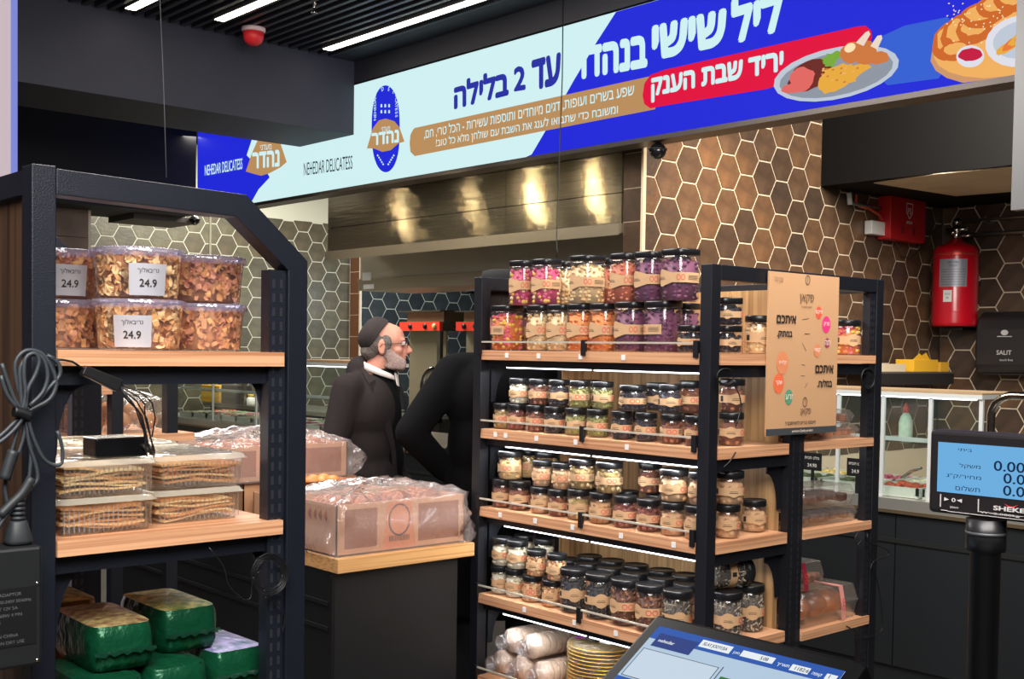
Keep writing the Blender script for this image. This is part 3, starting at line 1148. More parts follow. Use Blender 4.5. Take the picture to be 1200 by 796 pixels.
# ------------------------------------------------------------------ jars
lidm = M('black jar lid', (24, 24, 26), .3, bump=.05, bscale=200)
jarc = clear('jar plastic', (250, 250, 250), .05, .02, rough=.12)
CONT = {
    'pink': ('pink marshmallow sweets', [(214, 96, 130), (240, 216, 170), (196, 70, 110), (232, 190, 90)], 0.0149, (1, 1, .9)),
    'pinky': ('pink jelly sweets', [(226, 96, 120), (238, 196, 80), (214, 120, 60)], 0.0149, (1, 1, .8)),
    'plum': ('dark red sweets', [(150, 40, 60), (226, 170, 90), (120, 40, 70)], 0.0143, (1, 1, .8)),
    'cream': ('cream caramel popcorn', [(222, 186, 130), (206, 160, 100), (236, 208, 160)], 0.0149, (1, .9, .8)),
    'orange': ('orange dried apricots', [(222, 120, 50), (204, 96, 40), (236, 146, 70)], 0.0169, (1, 1, .5)),
    'rose': ('salmon coloured dried fruit', [(220, 130, 90), (226, 150, 110), (196, 104, 76)], 0.0169, (1, .8, .6)),
    'purple': ('purple candied fruit', [(104, 48, 84), (84, 34, 66), (128, 66, 100)], 0.0169, (1, .9, .7)),
    'dark': ('dark dried berries', [(44, 26, 34), (60, 34, 40), (30, 20, 30)], 0.0117, (1, 1, .8)),
    'almond': ('roasted almonds', [(150, 84, 48), (176, 104, 62), (122, 66, 40)], 0.0171, (1.25, .75, .6)),
    'cashew': ('roasted cashews', [(222, 180, 112), (206, 156, 88), (232, 196, 136)], 0.0186, (1.3, .7, .6)),
    'pistachio': ('green pistachio kernels', [(150, 150, 70), (126, 126, 60), (170, 160, 96)], 0.0111, (1.2, .8, .7)),
    'walnut': ('walnut halves', [(190, 136, 84), (160, 108, 66), (206, 156, 104)], 0.0220, (1, 1, .8)),
    'hazel': ('shelled hazelnuts', [(206, 156, 110), (186, 130, 86), (216, 172, 128)], 0.0220, (1, 1, .95)),
    'shell': ('pistachios in shell', [(216, 186, 136), (196, 166, 110), (170, 140, 80)], 0.0171, (1.2, .85, .7)),
    'peanut': ('red skinned peanuts', [(150, 78, 60), (176, 100, 76), (128, 64, 52)], 0.0152, (1.2, .8, .8)),
    'white': ('white coconut pieces', [(232, 220, 190), (214, 200, 164), (240, 232, 208)], 0.0179, (1, 1, .6)),
    'mix': ('mixed crunchy corn snack', [(214, 150, 96), (190, 110, 66), (232, 190, 140)], 0.0140, (1, 1, .8)),
    'seeds': ('striped sunflower seeds', [(62, 54, 50), (150, 136, 118), (40, 36, 36)], 0.0111, (2.0, .55, .35)),
    'wseeds': ('white pumpkin seeds', [(200, 186, 160), (160, 146, 124), (90, 80, 72)], 0.0111, (2.0, .6, .35)),
    'pecan': ('brown pecan halves', [(128, 76, 44), (156, 98, 60), (100, 58, 36)], 0.0171, (1.3, .8, .5)),
    'bseeds': ('dark green pumpkin seeds', [(70, 76, 50), (92, 96, 66), (50, 50, 38)], 0.0111, (1.8, .6, .4)),
}
# sizes: (radius, body height incl. lid, lid height, squareness)
KIND = {
    'tall': (.0475, .168, .020, 3.6, 'tall squared jar'), 'tallw': (.054, .170, .020, 3.6, 'tall wide squared jar'),
    'slim': (.0365, .109, .022, 0, 'slim round jar'), 'low': (.0375, .098, .020, 0, 'short round jar'), 'loww': (.047, .090, .020, 0, 'squat wide jar'),
    'mid': (.041, .109, .022, 0, 'medium round jar'), 'midw': (.048, .109, .022, 0, 'wide round jar'),
    'big': (.049, .158, .024, 0, 'large round jar'), 'stub': (.044, .090, .020, 3.2, 'short squared jar'),
    'pail': (.047, .128, .022, 0, 'large nut jar'),
}
PROTO = {}


def jar_parts(kind, cont):
    key = (kind, cont)
    r, H, lh, sq, _ = KIND[kind]
    seg = 28
    hb = H - lh
    if (kind, 'body') not in PROTO:
        mb = MB().lathe([(r * .86, .001), (r * .97, .004), (r, .010), (r, hb - .010), (r * .95, hb - .002), (r * .92, hb)], seg, sq=sq, cap=False)
        mb.lathe([(0, .001), (r * .86, .001)], seg, sq=sq, cap=False)
        PROTO[(kind, 'body')] = mb
        lb = MB().lathe([(0, hb), (r * .985, hb), (r * 1.01, hb + .002), (r * 1.01, H - .003), (r * .975, H), (r * .93, H), (r * .91, H - .0015), (0, H - .0015)], seg, sq=sq, cap=False)
        PROTO[(kind, 'lid')] = lb
    # label: a band round the jar with a roundel, facing local +x
    rr = random.Random(str(key))
    lz0, lz1 = hb * .40, hb * .62
    if kind in ('slim', 'low', 'loww', 'mid', 'midw', 'stub', 'pail'): lz0, lz1 = hb * .37, hb * .66
    cz = (lz0 + lz1) / 2
    lab = MB()
    R1 = r + .0008
    rad_at = (lambda a: R1) if not sq else (lambda a: R1 * (abs(cos(a)) ** (2 / sq * 1.0) ** 1 if False else 1))

    def pt(a, z, k=0.0):
        if sq:
            e = 2.0 / sq
            ca, sa = cos(a), sin(a)
            q = R1 + k
            return (q * math.copysign(abs(ca) ** e, ca), q * math.copysign(abs(sa) ** e, sa), z)
        return ((R1 + k) * cos(a), (R1 + k) * sin(a), z)
    n = 26
    a0, a1 = -2.5, 2.0
    vs, fs = [], []
    ar0 = -.35
    hr = (lz1 - lz0) * (.86 if kind in ('tall', 'tallw', 'big') else .74)
    for i in range(n + 1):
        a = a0 + (a1 - a0) * i / n
        dz = 0
        s = (a - ar0) * r
        b2 = hr * hr - s * s
        hh = max((lz1 - lz0) / 2, sqrt(b2) if b2 > 0 else 0)
        vs += [pt(a, cz - hh), pt(a, cz + hh)]
    for i in range(n):
        fs.append((2 * i, 2 * i + 2, 2 * i + 3, 2 * i + 1))
    lab.add(vs, fs, 0, True)
    # two red rings beside the roundel, thin text lines on it
    for c in (.62, .62 + (.0215 if hb > .12 else .018) / r):
        ro, ri = (.0098, .0072) if hb > .12 else (.0082, .0058)
        q, f2 = [], []
        for k in range(16):
            t = 2 * pi * k / 16
            q += [pt(c + ro * cos(t) / r, cz + ro * sin(t), .0007), pt(c + ri * cos(t) / r, cz + ri * sin(t), .0007)]
        for k in range(16):
            j = (k + 1) % 16
            f2.append((2 * k, 2 * j, 2 * j + 1, 2 * k + 1))
        lab.add(q, f2, 1)
    for (dz, ww, th) in ((0.001, .013, .0006), (-.004, .015, .0009)):
        q, f2 = [], []
        for k in range(7):
            a = ar0 + (k / 6 - .5) * 2 * ww / r
            q += [pt(a, cz + dz - th, .0007), pt(a, cz + dz + th, .0007)]
        for k in range(6): f2.append((2 * k, 2 * k + 2, 2 * k + 3, 2 * k + 1))
        lab.add(q, f2, 2)
    # small print to the right of the rings
    for j in range(4):
        q, f2 = [], []
        for k in range(5):
            a = 1.42 + k / 4 * (.42 - .06 * (j % 2))
            zz_ = cz + .006 - j * .004
            q += [pt(a, zz_ - .0006, .0007), pt(a, zz_ + .0006, .0007)]
        for k in range(4): f2.append((2 * k, 2 * k + 2, 2 * k + 3, 2 * k + 1))
        lab.add(q, f2, 2)
    # a dark code panel at the back of the band
    q = [pt(-1.75, cz - .009, .0007), pt(-1.45, cz - .009, .0007), pt(-1.45, cz + .009, .0007), pt(-1.75, cz + .009, .0007)]
    lab.add(q, [(0, 1, 2, 3)], 2)
    # contents: single pieces packed against the wall and heaped at the top
    nm, cols, sz, asp = CONT[cont]
    cb = MB()
    top = hb * rr.uniform(.86, .95)
    cb.lathe([(0, .004), (r * .84, .004), (r * .84, top - .006), (0, top - .004)], 14, sq=sq, cap=False, mi=2)
    z = .004 + sz * .6
    while z < top:
        m = max(8, int(2 * pi * r / (sz * 1.7)))
        for i in range(m):
            a = 2 * pi * (i + rr.random() * .6) / m
            q = rr.uniform(.985, 1.0)
            x_, y_, _z = pt(a, 0)
            k_ = (r - sz * .62) / R1 * q
            rot = Euler((rr.uniform(0, 6), rr.uniform(0, 6), rr.uniform(0, 6))).to_matrix() if asp[0] > 1.1 else Euler((rr.uniform(-.6, .6), rr.uniform(-.6, .6), a)).to_matrix()
            s_ = sz * rr.uniform(.75, 1.05)
            rx, ry, rz = s_ * .62 * asp[0], s_ * .62 * asp[1], s_ * .62 * asp[2]
            if asp[0] > 1.5: k_ *= .93
            cb.ball((x_ * k_, y_ * k_, z + rr.uniform(-.3, .3) * sz), rx, ry, rz, 6, 4, rr.randrange(3) if len(cols) == 3 else rr.randrange(4), rot)
        z += sz * (.95 if asp[0] < 1.5 else .75)
    for i in range(int(9 * (r / sz) ** 1.1)):
        a, q = rr.uniform(0, 6.28), sqrt(rr.random()) * (r - sz) * .85
        cb.ball((q * cos(a), q * sin(a), top + rr.uniform(-.3, .3) * sz), sz * .6 * asp[0], sz * .6 * asp[1], sz * .6 * asp[2], 6, 4, rr.randrange(3),
                Euler((rr.uniform(0, 6), rr.uniform(0, 6), rr.uniform(0, 6))).to_matrix())
    lo = .003
    cb.v = [(a_, b_, min(max(c_, lo), hb - .001)) for a_, b_, c_ in cb.v]
    if not sq:
        cb.v = [(a_ * min(1, (r - .0012) / max(1e-6, sqrt(a_ * a_ + b_ * b_))), b_ * min(1, (r - .0012) / max(1e-6, sqrt(a_ * a_ + b_ * b_))), c_) for a_, b_, c_ in cb.v]
    return lab, cb


def jar(kind, cont, loc, rot, label, group):
    key = (kind, cont)
    if key not in PROTO:
        lab, cb = jar_parts(kind, cont)
        root = thing('snack_jar', label, 'jar', loc, group)
        PROTO[(kind, 'body')].build('body', jarc, root, world=False)
        lid = PROTO[(kind, 'lid')].build('lid', lidm, root, world=False)
        lab.build('paper_label', [kraft, redink, ink], root, world=False)
        cs = [M(cont + ' %d' % i, c, .55) for i, c in enumerate(CONT[cont][1])]
        stuff(cb.build('contents', cs, root, world=False))
        PROTO[key] = root
    else:
        root = copy_tree(PROTO[key])
        root['label'] = label
        root['group'] = group
        root.location = loc
    root.rotation_euler = (0, 0, rot)
    return root


SHN = ['top', 'second', 'third', 'fourth', 'fifth']
ORD = ['first', 'second', 'third', 'fourth', 'fifth', 'sixth', 'seventh', 'eighth', 'ninth', 'tenth', 'eleventh', 'twelfth', 'thirteenth', 'fourteenth', 'fifteenth', 'sixteenth']
# rows: (shelf, z level support, depth row, [(u centre, kind, contents)], name)
XF = X0 + .068
face = pi                      # label front looks to -X; turned a little toward the camera
ROWS = [
    (0, 0, XF, 'front row', [(591, 'tallw', 'pinky'), (634, 'tall', 'cream'), (658, 'tall', 'cream'), (682, 'tall', 'orange'), (709, 'tall', 'orange'), (741, 'tallw', 'purple'), (776.5, 'tallw', 'purple'), (812, 'stub', 'dark')]),
    (0, 0, XF + .125, 'back row', [(622, 'tall', 'plum'), (668, 'tall', 'cream'), (711, 'tall', 'rose'), (765, 'tall', 'purple'), (801, 'tall', 'purple')]),
    (0, .168, XF + .004, 'upper front row', [(613.5, 'tall', 'pink'), (640, 'tall', 'pink'), (688, 'tallw', 'cream'), (733, 'tall', 'rose'), (762, 'tall', 'purple'), (796.5, 'tallw', 'purple')]),
    (0, .168, XF + .127, 'upper back row', [(663.5, 'tall', 'cream'), (714, 'tall', 'rose')]),
    (1, 0, XF, 'front row', [(582, 'low', 'shell'), (605.5, 'low', 'peanut'), (628, 'low', 'almond'), (649.5, 'low', 'dark'), (674, 'low', 'pistachio'), (700, 'low', 'pistachio'), (729, 'low', 'dark'), (757, 'low', 'dark'), (787, 'low', 'almond'), (816, 'low', 'almond')]),
    (1, 0, XF + .11, 'back row', [(655, 'low', 'almond'), (690, 'low', 'pistachio'), (745, 'low', 'dark'), (800, 'low', 'almond')]),
    (1, .098, XF + .012, 'upper front row', [(608, 'low', 'white'), (631, 'low', 'almond'), (655, 'low', 'dark'), (679.5, 'low', 'pistachio'), (706.5, 'low', 'pistachio'), (741.5, 'loww', 'dark'), (785, 'low', 'dark')]),
    (1, .098, XF + .112, 'upper back row', [(643, 'low', 'almond'), (692, 'low', 'pistachio'), (769, 'low', 'dark'), (813, 'midw', 'almond')]),
    (2, 0, XF, 'front row', [(584.5, 'mid', 'almond'), (608.5, 'mid', 'almond'), (633, 'low', 'hazel'), (654, 'low', 'almond'), (678, 'mid', 'shell'), (704, 'mid', 'walnut'), (732.5, 'mid', 'peanut'), (760.5, 'mid', 'peanut'), (789, 'mid', 'hazel'), (817, 'mid', 'hazel')]),
    (2, 0, XF + .112, 'back row', [(640, 'low', 'hazel'), (671, 'mid', 'hazel'), (702, 'mid', 'walnut'), (735, 'mid', 'peanut'), (770, 'mid', 'peanut')]),
    (2, .109, XF + .012, 'upper front row', [(598, 'midw', 'cashew'), (682, 'midw', 'shell'), (714, 'midw', 'shell'), (790, 'midw', 'hazel'), (824, 'mid', 'hazel')]),
    (2, .098, XF + .010, 'middle front row', [(635.5, 'low', 'hazel'), (658.5, 'low', 'hazel')]),
    (2, .109, XF + .118, 'upper back row', [(613, 'midw', 'cashew'), (641, 'midw', 'cashew'), (762, 'mid', 'almond')]),
    (3, 0, XF, 'front row', [(579, 'slim', 'white'), (603, 'slim', 'white'), (623.5, 'low', 'mix'), (647, 'low', 'mix'), (672, 'big', 'seeds'), (702, 'big', 'seeds'), (732, 'big', 'pecan'), (762, 'big', 'pecan'), (794, 'big', 'wseeds')]),
    (3, 0, XF + .115, 'second row', [(617, 'mid', 'white'), (643, 'mid', 'white'), (664, 'big', 'mix'), (688, 'big', 'mix'), (714, 'big', 'seeds'), (743, 'big', 'seeds'), (775, 'big', 'pecan'), (806, 'big', 'pecan')]),
    (3, 0, XF + .23, 'third row', [(690, 'big', 'bseeds'), (716, 'big', 'seeds'), (744, 'big', 'seeds'), (775, 'big', 'pecan'), (803, 'big', 'pecan'), (830, 'big', 'pecan')]),
    (3, .109, XF + .004, 'upper front row', [(582.5, 'mid', 'white'), (606, 'mid', 'white')]),
    (3, .098, XF + .004, 'middle front row', [(628.5, 'low', 'mix'), (652.5, 'low', 'mix')]),
    (3, .109, XF + .119, 'upper second row', [(609, 'mid', 'white'), (637, 'mid', 'white')]),
    # jars seen past the near post, through the end of the rack
    (0, 0, None, 'end of the rack', [((851, 'e'), 'stub', 'dark'), ((889, 'e'), 'pail', 'cream')]),
    (0, .090, None, 'end of the rack, upper', [((852, 'e'), 'stub', 'dark')]),
    (1, 0, None, 'end of the rack', [((857, 'e'), 'mid', 'almond')]),
    (1, .109, None, 'end of the rack, upper', [((858, 'e'), 'mid', 'almond')]),
    (2, 0, None, 'end of the rack', [((853, 'e'), 'mid', 'hazel'), ((884, 'f'), 'mid', 'hazel')]),
    (2, .109, None, 'end of the rack, upper', [((855, 'e'), 'midw', 'hazel')]),
    (3, 0, None, 'end of the rack', [((853, 'e'), 'big', 'wseeds'), ((879, 'f'), 'big', 'wseeds')]),
]
placed = []
njar = 0
used_lab = {}
for (si, lev, xr, nm, lst) in ROWS:
    for k, (u_, kind, cont) in enumerate(lst):
        z = SZ[si] + lev
        r = KIND[kind][0]
        v_ = 410 + (1.6 - z) * 300
        if isinstance(u_, tuple):
            yq = Y0 + (.055 if u_[1] != 'f' else .085)
            if u_[1] == 'g': yq = Y0 + .09
            p = P(u_[0], v_, Y=yq)
            if u_[1] == 'e': p.x = max(p.x, X0 + PW + .008 + r)
        else:
            p = P(u_, v_, X=xr)
        x_, y_ = p.x, p.y
        # settle against neighbours on the same level: move along the shelf, never through
        for it in range(160):
            hit = None
            for (qx, qy, qr, qz0, qz1) in placed:
                if z < qz1 - .003 and z + KIND[kind][1] > qz0 + .003:
                    dx, dy = x_ - qx, y_ - qy
                    dd = sqrt(dx * dx + dy * dy)
                    need = (qr + r) * (1.025 if not KIND[kind][3] else 1.07)
                    if dd < need - 5e-4:
                        hit = (dx / max(dd, 1e-5), dy / max(dd, 1e-5), need - dd); break
            if not hit: break
            x_ += hit[0] * hit[2] * .7; y_ += hit[1] * hit[2] * 1.0
            x_ = min(max(x_, X0 + r + .006), XBk - r - .004)
            if y_ < Y0 + r + .01 or x_ - r < X0 + PW + .004: y_ = max(y_, Y0 + r + (.055 if x_ - r < X0 + PW + .004 else .0))
        y_ = min(y_, Y1 - PW - r - .018)
        if x_ - r < X0 + PW + .012: y_ = max(y_, Y0 + PW + r + .006)
        placed.append((x_, y_, r, z, z + KIND[kind][1]))
        jx = R.uniform(-1.0, .6)
        if KIND[kind][3]: jx = -radians(42) + R.choice([0, 0, .0, -pi / 2]) + R.uniform(-.10, .10)
        rot = face + radians(42) + jx
        if isinstance(u_, tuple): rot = radians(-110) + R.uniform(-.3, .3)
        kn = KIND[kind][4]
        if isinstance(u_, tuple):
            side = 'beside the near post' if k == 0 else 'by the back board'
            if k == 2: side = 'behind the near post'
            lab = f"{kn} of {CONT[cont][0]} {side}, {SHN[si]} shelf end" + (', upper' if lev else '')
        else:
            lab = f"jar of {CONT[cont][0]}, {ORD[k]} from left, {nm}, {SHN[si]} jar shelf"
        jar(kind, cont, (x_, y_, z), rot, lab, 'jars on the ' + SHN[si] + ' shelf of the jar rack')
        njar += 1
print('jars', njar)
# jar of striped seeds lying on its side on top of others at the rack end
pl = P(880, 668, Y=Y0 + .075)
lj = copy_tree(PROTO[('big', 'wseeds')])
lj['label'] = 'large seed jar lying on its side on upright jars at the rack end'
lj['group'] = 'jars on the fourth shelf of the jar rack'
lj.rotation_euler = (0, radians(90), radians(-14))
lj.location = (pl.x - .18, pl.y + .035, SZ[3] + .158 + .0505)
# ================================================================== the poster on the rack end
YP = Y0 - .012
pA, pB, pC, pD_ = P(903, 318, Y=YP), P(985, 325, Y=YP), P(978, 506, Y=YP), P(896, 512, Y=YP)
ptx0, ptx1 = (pA.x + pD_.x) / 2, (pB.x + pC.x) / 2
ptz1, ptz0 = (pA.z + pB.z) / 2, (pC.z + pD_.z) / 2
poster = thing('shop_poster', 'kraft brown poster with coloured circles hung on the rack end', 'poster', (ptx0, YP, ptz0))
B(ptx0, ptx1, YP, YP + .006, ptz0, ptz1).build('board', M('poster paper', (206, 160, 118), .6), poster)
PWd, PH = ptx1 - ptx0, ptz1 - ptz0
pm = [M('poster ink', (38, 32, 30), .7), M('poster white', (244, 226, 210), .7), M('poster dark strip', (62, 66, 70), .7),
      M('poster coral', (232, 96, 70), .6), M('poster pink', (236, 60, 130), .6), M('poster plum', (170, 72, 100), .6), M('poster peach', (226, 140, 96), .6),
      M('poster orange', (238, 112, 70), .6), M('poster green', (92, 156, 122), .6), M('poster thin ink', (120, 92, 70), .7)]


def pp(a, b, k=1):
    return Vector((ptx0 + a * PWd, YP - .0006 * k, ptz1 - b * PH))


def ptxt(txt, a, b, h, mi=0, bold=0.0, center=True, maxw=None):
    m = MB()
    put_text_h(m, txt, pp(a, b, 4), (1, 0, 0), (0, 0, 1), h * PH, mi, bold, center, maxw)
    return m


pt_ = MB()
for args in (('פקאן', .52, .185, .060, 9, .02), ('קולקציית פיצוחים', .52, .212, .015, 9, 0.02), ('איתכם', .24, .31, .045, 0, .07), ('במתוק.', .22, .405, .045, 0, .07),
             ('איתכם', .80, .615, .045, 0, .07), ('במלוח.', .81, .705, .045, 0, .07), ('פקאן', .54, .885, .045, 9, .02), ('היכנסו טריים לחווייתכם !!', .47, .938, .024, 0, .02)):
    m_ = ptxt(*args)
    pt_.add(m_.v, m_.f, args[4])
m_ = ptxt('premium Quality product', .5, .990, .020, 1, .02)
pt_.add(m_.v, m_.f, 1)
for (a, b, w_) in ((.12, .035, .13), (.12, .052, .15)):
    m_ = ptxt('מעדני נהדר', a, b + .01, .012, 9, 0)
    pt_.add(m_.v, m_.f, 9)
for (cx_, cy_) in ((.53, .035), (.53, .80)):   # the two nut outlines
    q, f2 = [], []
    for k in range(20):
        t = 2 * pi * k / 20
        q += [pp(cx_ + .035 * cos(t) , cy_ + .032 * sin(t), 2), pp(cx_ + .025 * cos(t), cy_ + .024 * sin(t), 2)]
    for k in range(20):
        j = (k + 1) % 20
        f2.append((2 * k, 2 * j, 2 * j + 1, 2 * k + 1))
    pt_.add(q, f2, 9)
    pt_.add([pp(cx_ - .003, cy_ + .018, 2), pp(cx_ + .003, cy_ + .018, 2), pp(cx_ + .003, cy_ - .018, 2), pp(cx_ - .003, cy_ - .018, 2)], [(0, 1, 2, 3)], 9)
for (a0_, b0_, a1_, b1_) in ((.46, .285, .56, .275), (.50, .372, .58, .372), (.47, .43, .53, .478), (.47, .565, .52, .568), (.46, .635, .52, .635), (.52, .71, .56, .68)):
    d = (pp(a1_, b1_, 2) - pp(a0_, b0_, 2)); n_ = Vector((-d.z, 0, d.x)).normalized() * .0008
    pt_.add([pp(a0_, b0_, 2) - n_, pp(a1_, b1_, 2) - n_, pp(a1_, b1_, 2) + n_, pp(a0_, b0_, 2) + n_], [(0, 1, 2, 3)], 0)
pt_.build('lettering', pm, poster)
B(ptx0, ptx1, YP - .0008, YP - .0001, ptz0, ptz0 + PH * .042).build('dark_strip', pm[2], poster)
for (a, b, r_, mi, tx) in ((.70, .235, .046, 3, 'מיקס'), (.815, .308, .062, 4, 'מרק'), (.835, .425, .037, 5, 'תה'), (.69, .475, .048, 6, 'קשיו'), (.20, .555, .082, 6, 'קלויים'), (.155, .68, .072, 7, 'שקד'), (.30, .765, .054, 8, 'זרע')):
    m = MB()
    m.add([pp(a + r_ * cos(2 * pi * k / 28), b + r_ * PWd / PH * 1.15 * sin(2 * pi * k / 28), 2) for k in range(28)], [tuple(range(28))[::-1]], 0)
    m_ = ptxt(tx, a, b + .014, .030, 1, .02)
    m.add(m_.v, m_.f, 1)
    m.build('round_badge', [pm[mi], pm[1]], poster)

# ================================================================== the left rack
YL = P(66, 500, D=1.9).y
YL = 1.908
LX0 = P(37, 400, Y=YL).x
LX1 = P(66, 400, Y=YL).x
LX2 = P(333, 500, Y=YL).x
LX3 = P(360, 400, Y=YL).x
LXc = P(289, 225, Y=YL).x
LZT = P(60, 194, Y=YL).z
zc1 = P(360, 306, Y=YL).z
lr = thing('tall_display_rack', 'navy black metal rack with chamfered top, tubs, cracker boxes and wood shelves', 'rack', (LX0, YL, 0))
navy = M('navy black steel', (20, 24, 35), .42, 0, .5, bump=.15, bscale=400)
YLb = 2.86


def chamfer_frame(y0_, y1_, nm):
    t_ = .041
    MB().box(LX0, LX1, y0_, y1_, 0, LZT).build('post', navy, lr, bevel=.002)
    k = t_ * .62
    q = [(LX1, LZT - .004), (LXc, LZT - .012), (LX3, zc1), (LX3, 0), (LX3 - t_, 0), (LX3 - t_, zc1 - .02), (LXc - .02, LZT - .012 - t_), (LX1, LZT - .004 - t_)]
    MB().prism(q, 'Y', y0_, y1_).build('arched_frame', navy, lr, bevel=.0015)


chamfer_frame(YL, YL + .045, 'front')
chamfer_frame(YLb, YLb + .045, 'rear')
B(LX0 + .001, LX1 - .002, YL + .047, YLb - .002, LZT - .045, LZT - .006).build('side_rail', navy, lr)
B(LX3 - .041, LX3 - .002, YL + .047, YLb - .002, zc1 - .07, zc1 - .03).build('side_rail', navy, lr) if False else None
B(LX0 + .012, LX0 + .028, YL + .047, YLb - .002, .1, LZT - .047).build('side_panel', darkw, lr)
for (xx, yy_) in ((LX3 - .041 - .018, YL + .024), (LX1 + .016, YLb + .01), (LX3 - .041 - .018, YLb + .01)):
    m_ = MB(); slotted(m_, xx, yy_, 0, zc1 - .02, .034, .03, 'Y')
    m_.build('slotted_upright', [navy, slotm], lr)
LS = [P(200, 411.5, Y=YL - .004).z, (P(68, 649, Y=YL).z + P(331, 618, Y=YL).z) / 2 , .862]
LS[1] = (P(68, 640, Y=YL - .004).z + P(325, 606, Y=YL - .004).z) / 2
print('left shelves', LS)
for i, z in enumerate(LS):
    B(LX1 + .001, LX2 - .003, YL - .004, YLb - .01, z - .026, z).build('shelf_board', shelfwx if i else shelfwx, lr)
    if i < 2:
        B(LX1 + .001, LX3 - .062, YL + .02, YL + .04, z - .058, z - .0265).build('shelf_carrier', navy, lr)
    bracket(LX1 + .001, LX1 + .062, YL + .041, z - .027, .15).build('bracket', navy, lr)
    bracket(LX3 - .1, LX3 - .062, YL + .041, z - .027, .13, True).build('bracket', navy, lr)
# light tube below the top shelf, at the back
zt = LS[0] - .030
B(LX1 + .05, LX3 - .06, YL + .42, YL + .45, zt - .006, zt + .003).build('led_strip', ledm, lr)
al = area('shelf_light', (0, 0, 0), (0, 0, -1), .36, .02, 3.0, (1, .95, .85))
al.parent = lr; al.location = Vector(((LX1 + LX3) / 2, YL + .44, zt - .012)) - wpos(lr)
al.rotation_euler = (0, 0, 0)
for yy_ in (YL + .36,):
    B(LX1 + .05, LX3 - .05, yy_, yy_ + .03, zt - .022, zt + .003).build('light_housing', blackd, lr)

# ---- round tubs of fried onion rusks on the top shelf
tubc = clear('tub plastic', (252, 252, 255), .07, .05, hcol=(225, 222, 240), rough=.1)
tubl = clear('tub lid plastic', (240, 238, 255), .12, .22, hcol=(214, 208, 240), rough=.12, bump=.3, bscale=50)
crisp = [M('crisp gold', (238, 180, 106), .6), M('crisp brown', (206, 142, 82), .6), M('crisp pale', (250, 212, 150), .6), M('crisp red', (222, 150, 110), .6)]
silver = M('silver label', (196, 196, 204), .35, .3)


def onion_contents(r, h, cols, seed, n=260, mb=None, cx=0, cy=0):
    """curly flakes: bent strips packed against the wall of the tub"""
    rr = random.Random(seed)
    m = MB()
    m.lathe([(0, .003), (r * .72, .003), (r * .82, h * .9), (0, h * .92)], 14, mi=1, cap=False)
    for i in range(n):
        a = rr.uniform(0, 2 * pi); z = rr.uniform(.008, h * .95)
        R_ = r * (.88 + .1 * z / h) * rr.uniform(.90, 1.0)
        if rr.random() < .18: R_ *= sqrt(rr.random()); z = h * rr.uniform(.88, .97)
        c = Vector((R_ * cos(a), R_ * sin(a), z))
        L_ = rr.uniform(.009, .022); rad = rr.uniform(.006, .014); wd = rr.uniform(.0035, .007)
        rot = Euler((rr.uniform(0, 6), rr.uniform(0, 6), rr.uniform(0, 6))).to_matrix()
        vs = []
        k_ = 6
        for j in range(k_):
            t = (j / (k_ - 1) - .5) * (L_ / rad) * 1.6
            for s_ in (-1, 1):
                v = rot @ Vector((rad * sin(t), s_ * wd * (.6 + .4 * cos(t)), rad * (1 - cos(t))))
                p = c + v
                q = sqrt(p.x ** 2 + p.y ** 2)
                lim = r * (.90 + .08 * max(0, min(1, p.z / h))) - .001
                if q > lim: p.x *= lim / q; p.y *= lim / q
                p.z = min(max(p.z, .004), h * .985)
                vs.append(p)
        m.add(vs, [(2 * j, 2 * j + 2, 2 * j + 3, 2 * j + 1) for j in range(k_ - 1)], rr.choice(cols), True)
    return m


def tub(cx, cy, z, label, cols, lab, seed, labrot=0, r=.077, h=.082):
    t = thing('snack_tub', label, 'tub', (cx, cy, z), 'clear tubs on the top shelf of the left rack')
    MB().lathe([(0, .001), (r * .88, .001), (r * .90, .006), (r * .985, h - .004), (r * 1.02, h)], 36, cap=False).build('body', tubc, t, world=False)
    MB().lathe([(r * 1.035, h - .008), (r * 1.06, h - .001), (r * 1.05, h + .006), (r * .98, h + .0075), (r * .95, h + .003), (0, h + .003)], 36, cap=False).build('lid', tubl, t, world=False)
    stuff(onion_contents(r, h, cols, seed, 420).build('contents', crisp, t, world=False))
    if lab:
        m = MB()
        def pt2(a, zz, k=0): 
            R_ = r * (.90 + .085 * (zz / h)) + .0012 + k
            return (R_ * cos(a), R_ * sin(a), zz)
        a_0 = labrot - .44; a_1 = labrot + .44
        vs = []
        for i in range(9):
            a = a_0 + (a_1 - a_0) * i / 8
            vs += [pt2(a, h * .07), pt2(a, h * .74)]
        m.add(vs, [(2 * i, 2 * i + 2, 2 * i + 3, 2 * i + 1) for i in range(8)], 0, True)
        for (tx, zz, hh, bd) in (('גריבאלוך', h * .52, h * .13, .0), ('24.9', h * .25, h * .16, .03)):
            tv, tf, asp = glyphs(tx, bd)
            W = min(asp * hh, .05)
            m.add([pt2(labrot - W / 2 / r + b[0] * W / r, zz + b[1] * hh, .0007 + 3e-5 * b[2]) for b in tv], tf, 1)
        m.build('price_label', [silver, ink], t, world=False)
        m = MB()
        for i in range(10):
            a = labrot - .62 + i * .017
            m.add([pt2(a, h * .2), pt2(a + .008, h * .2), pt2(a + .008, h * .7), pt2(a, h * .7)], [(0, 1, 2, 3)], 0)
        m.build('barcode', ink, t, world=False)
    return t


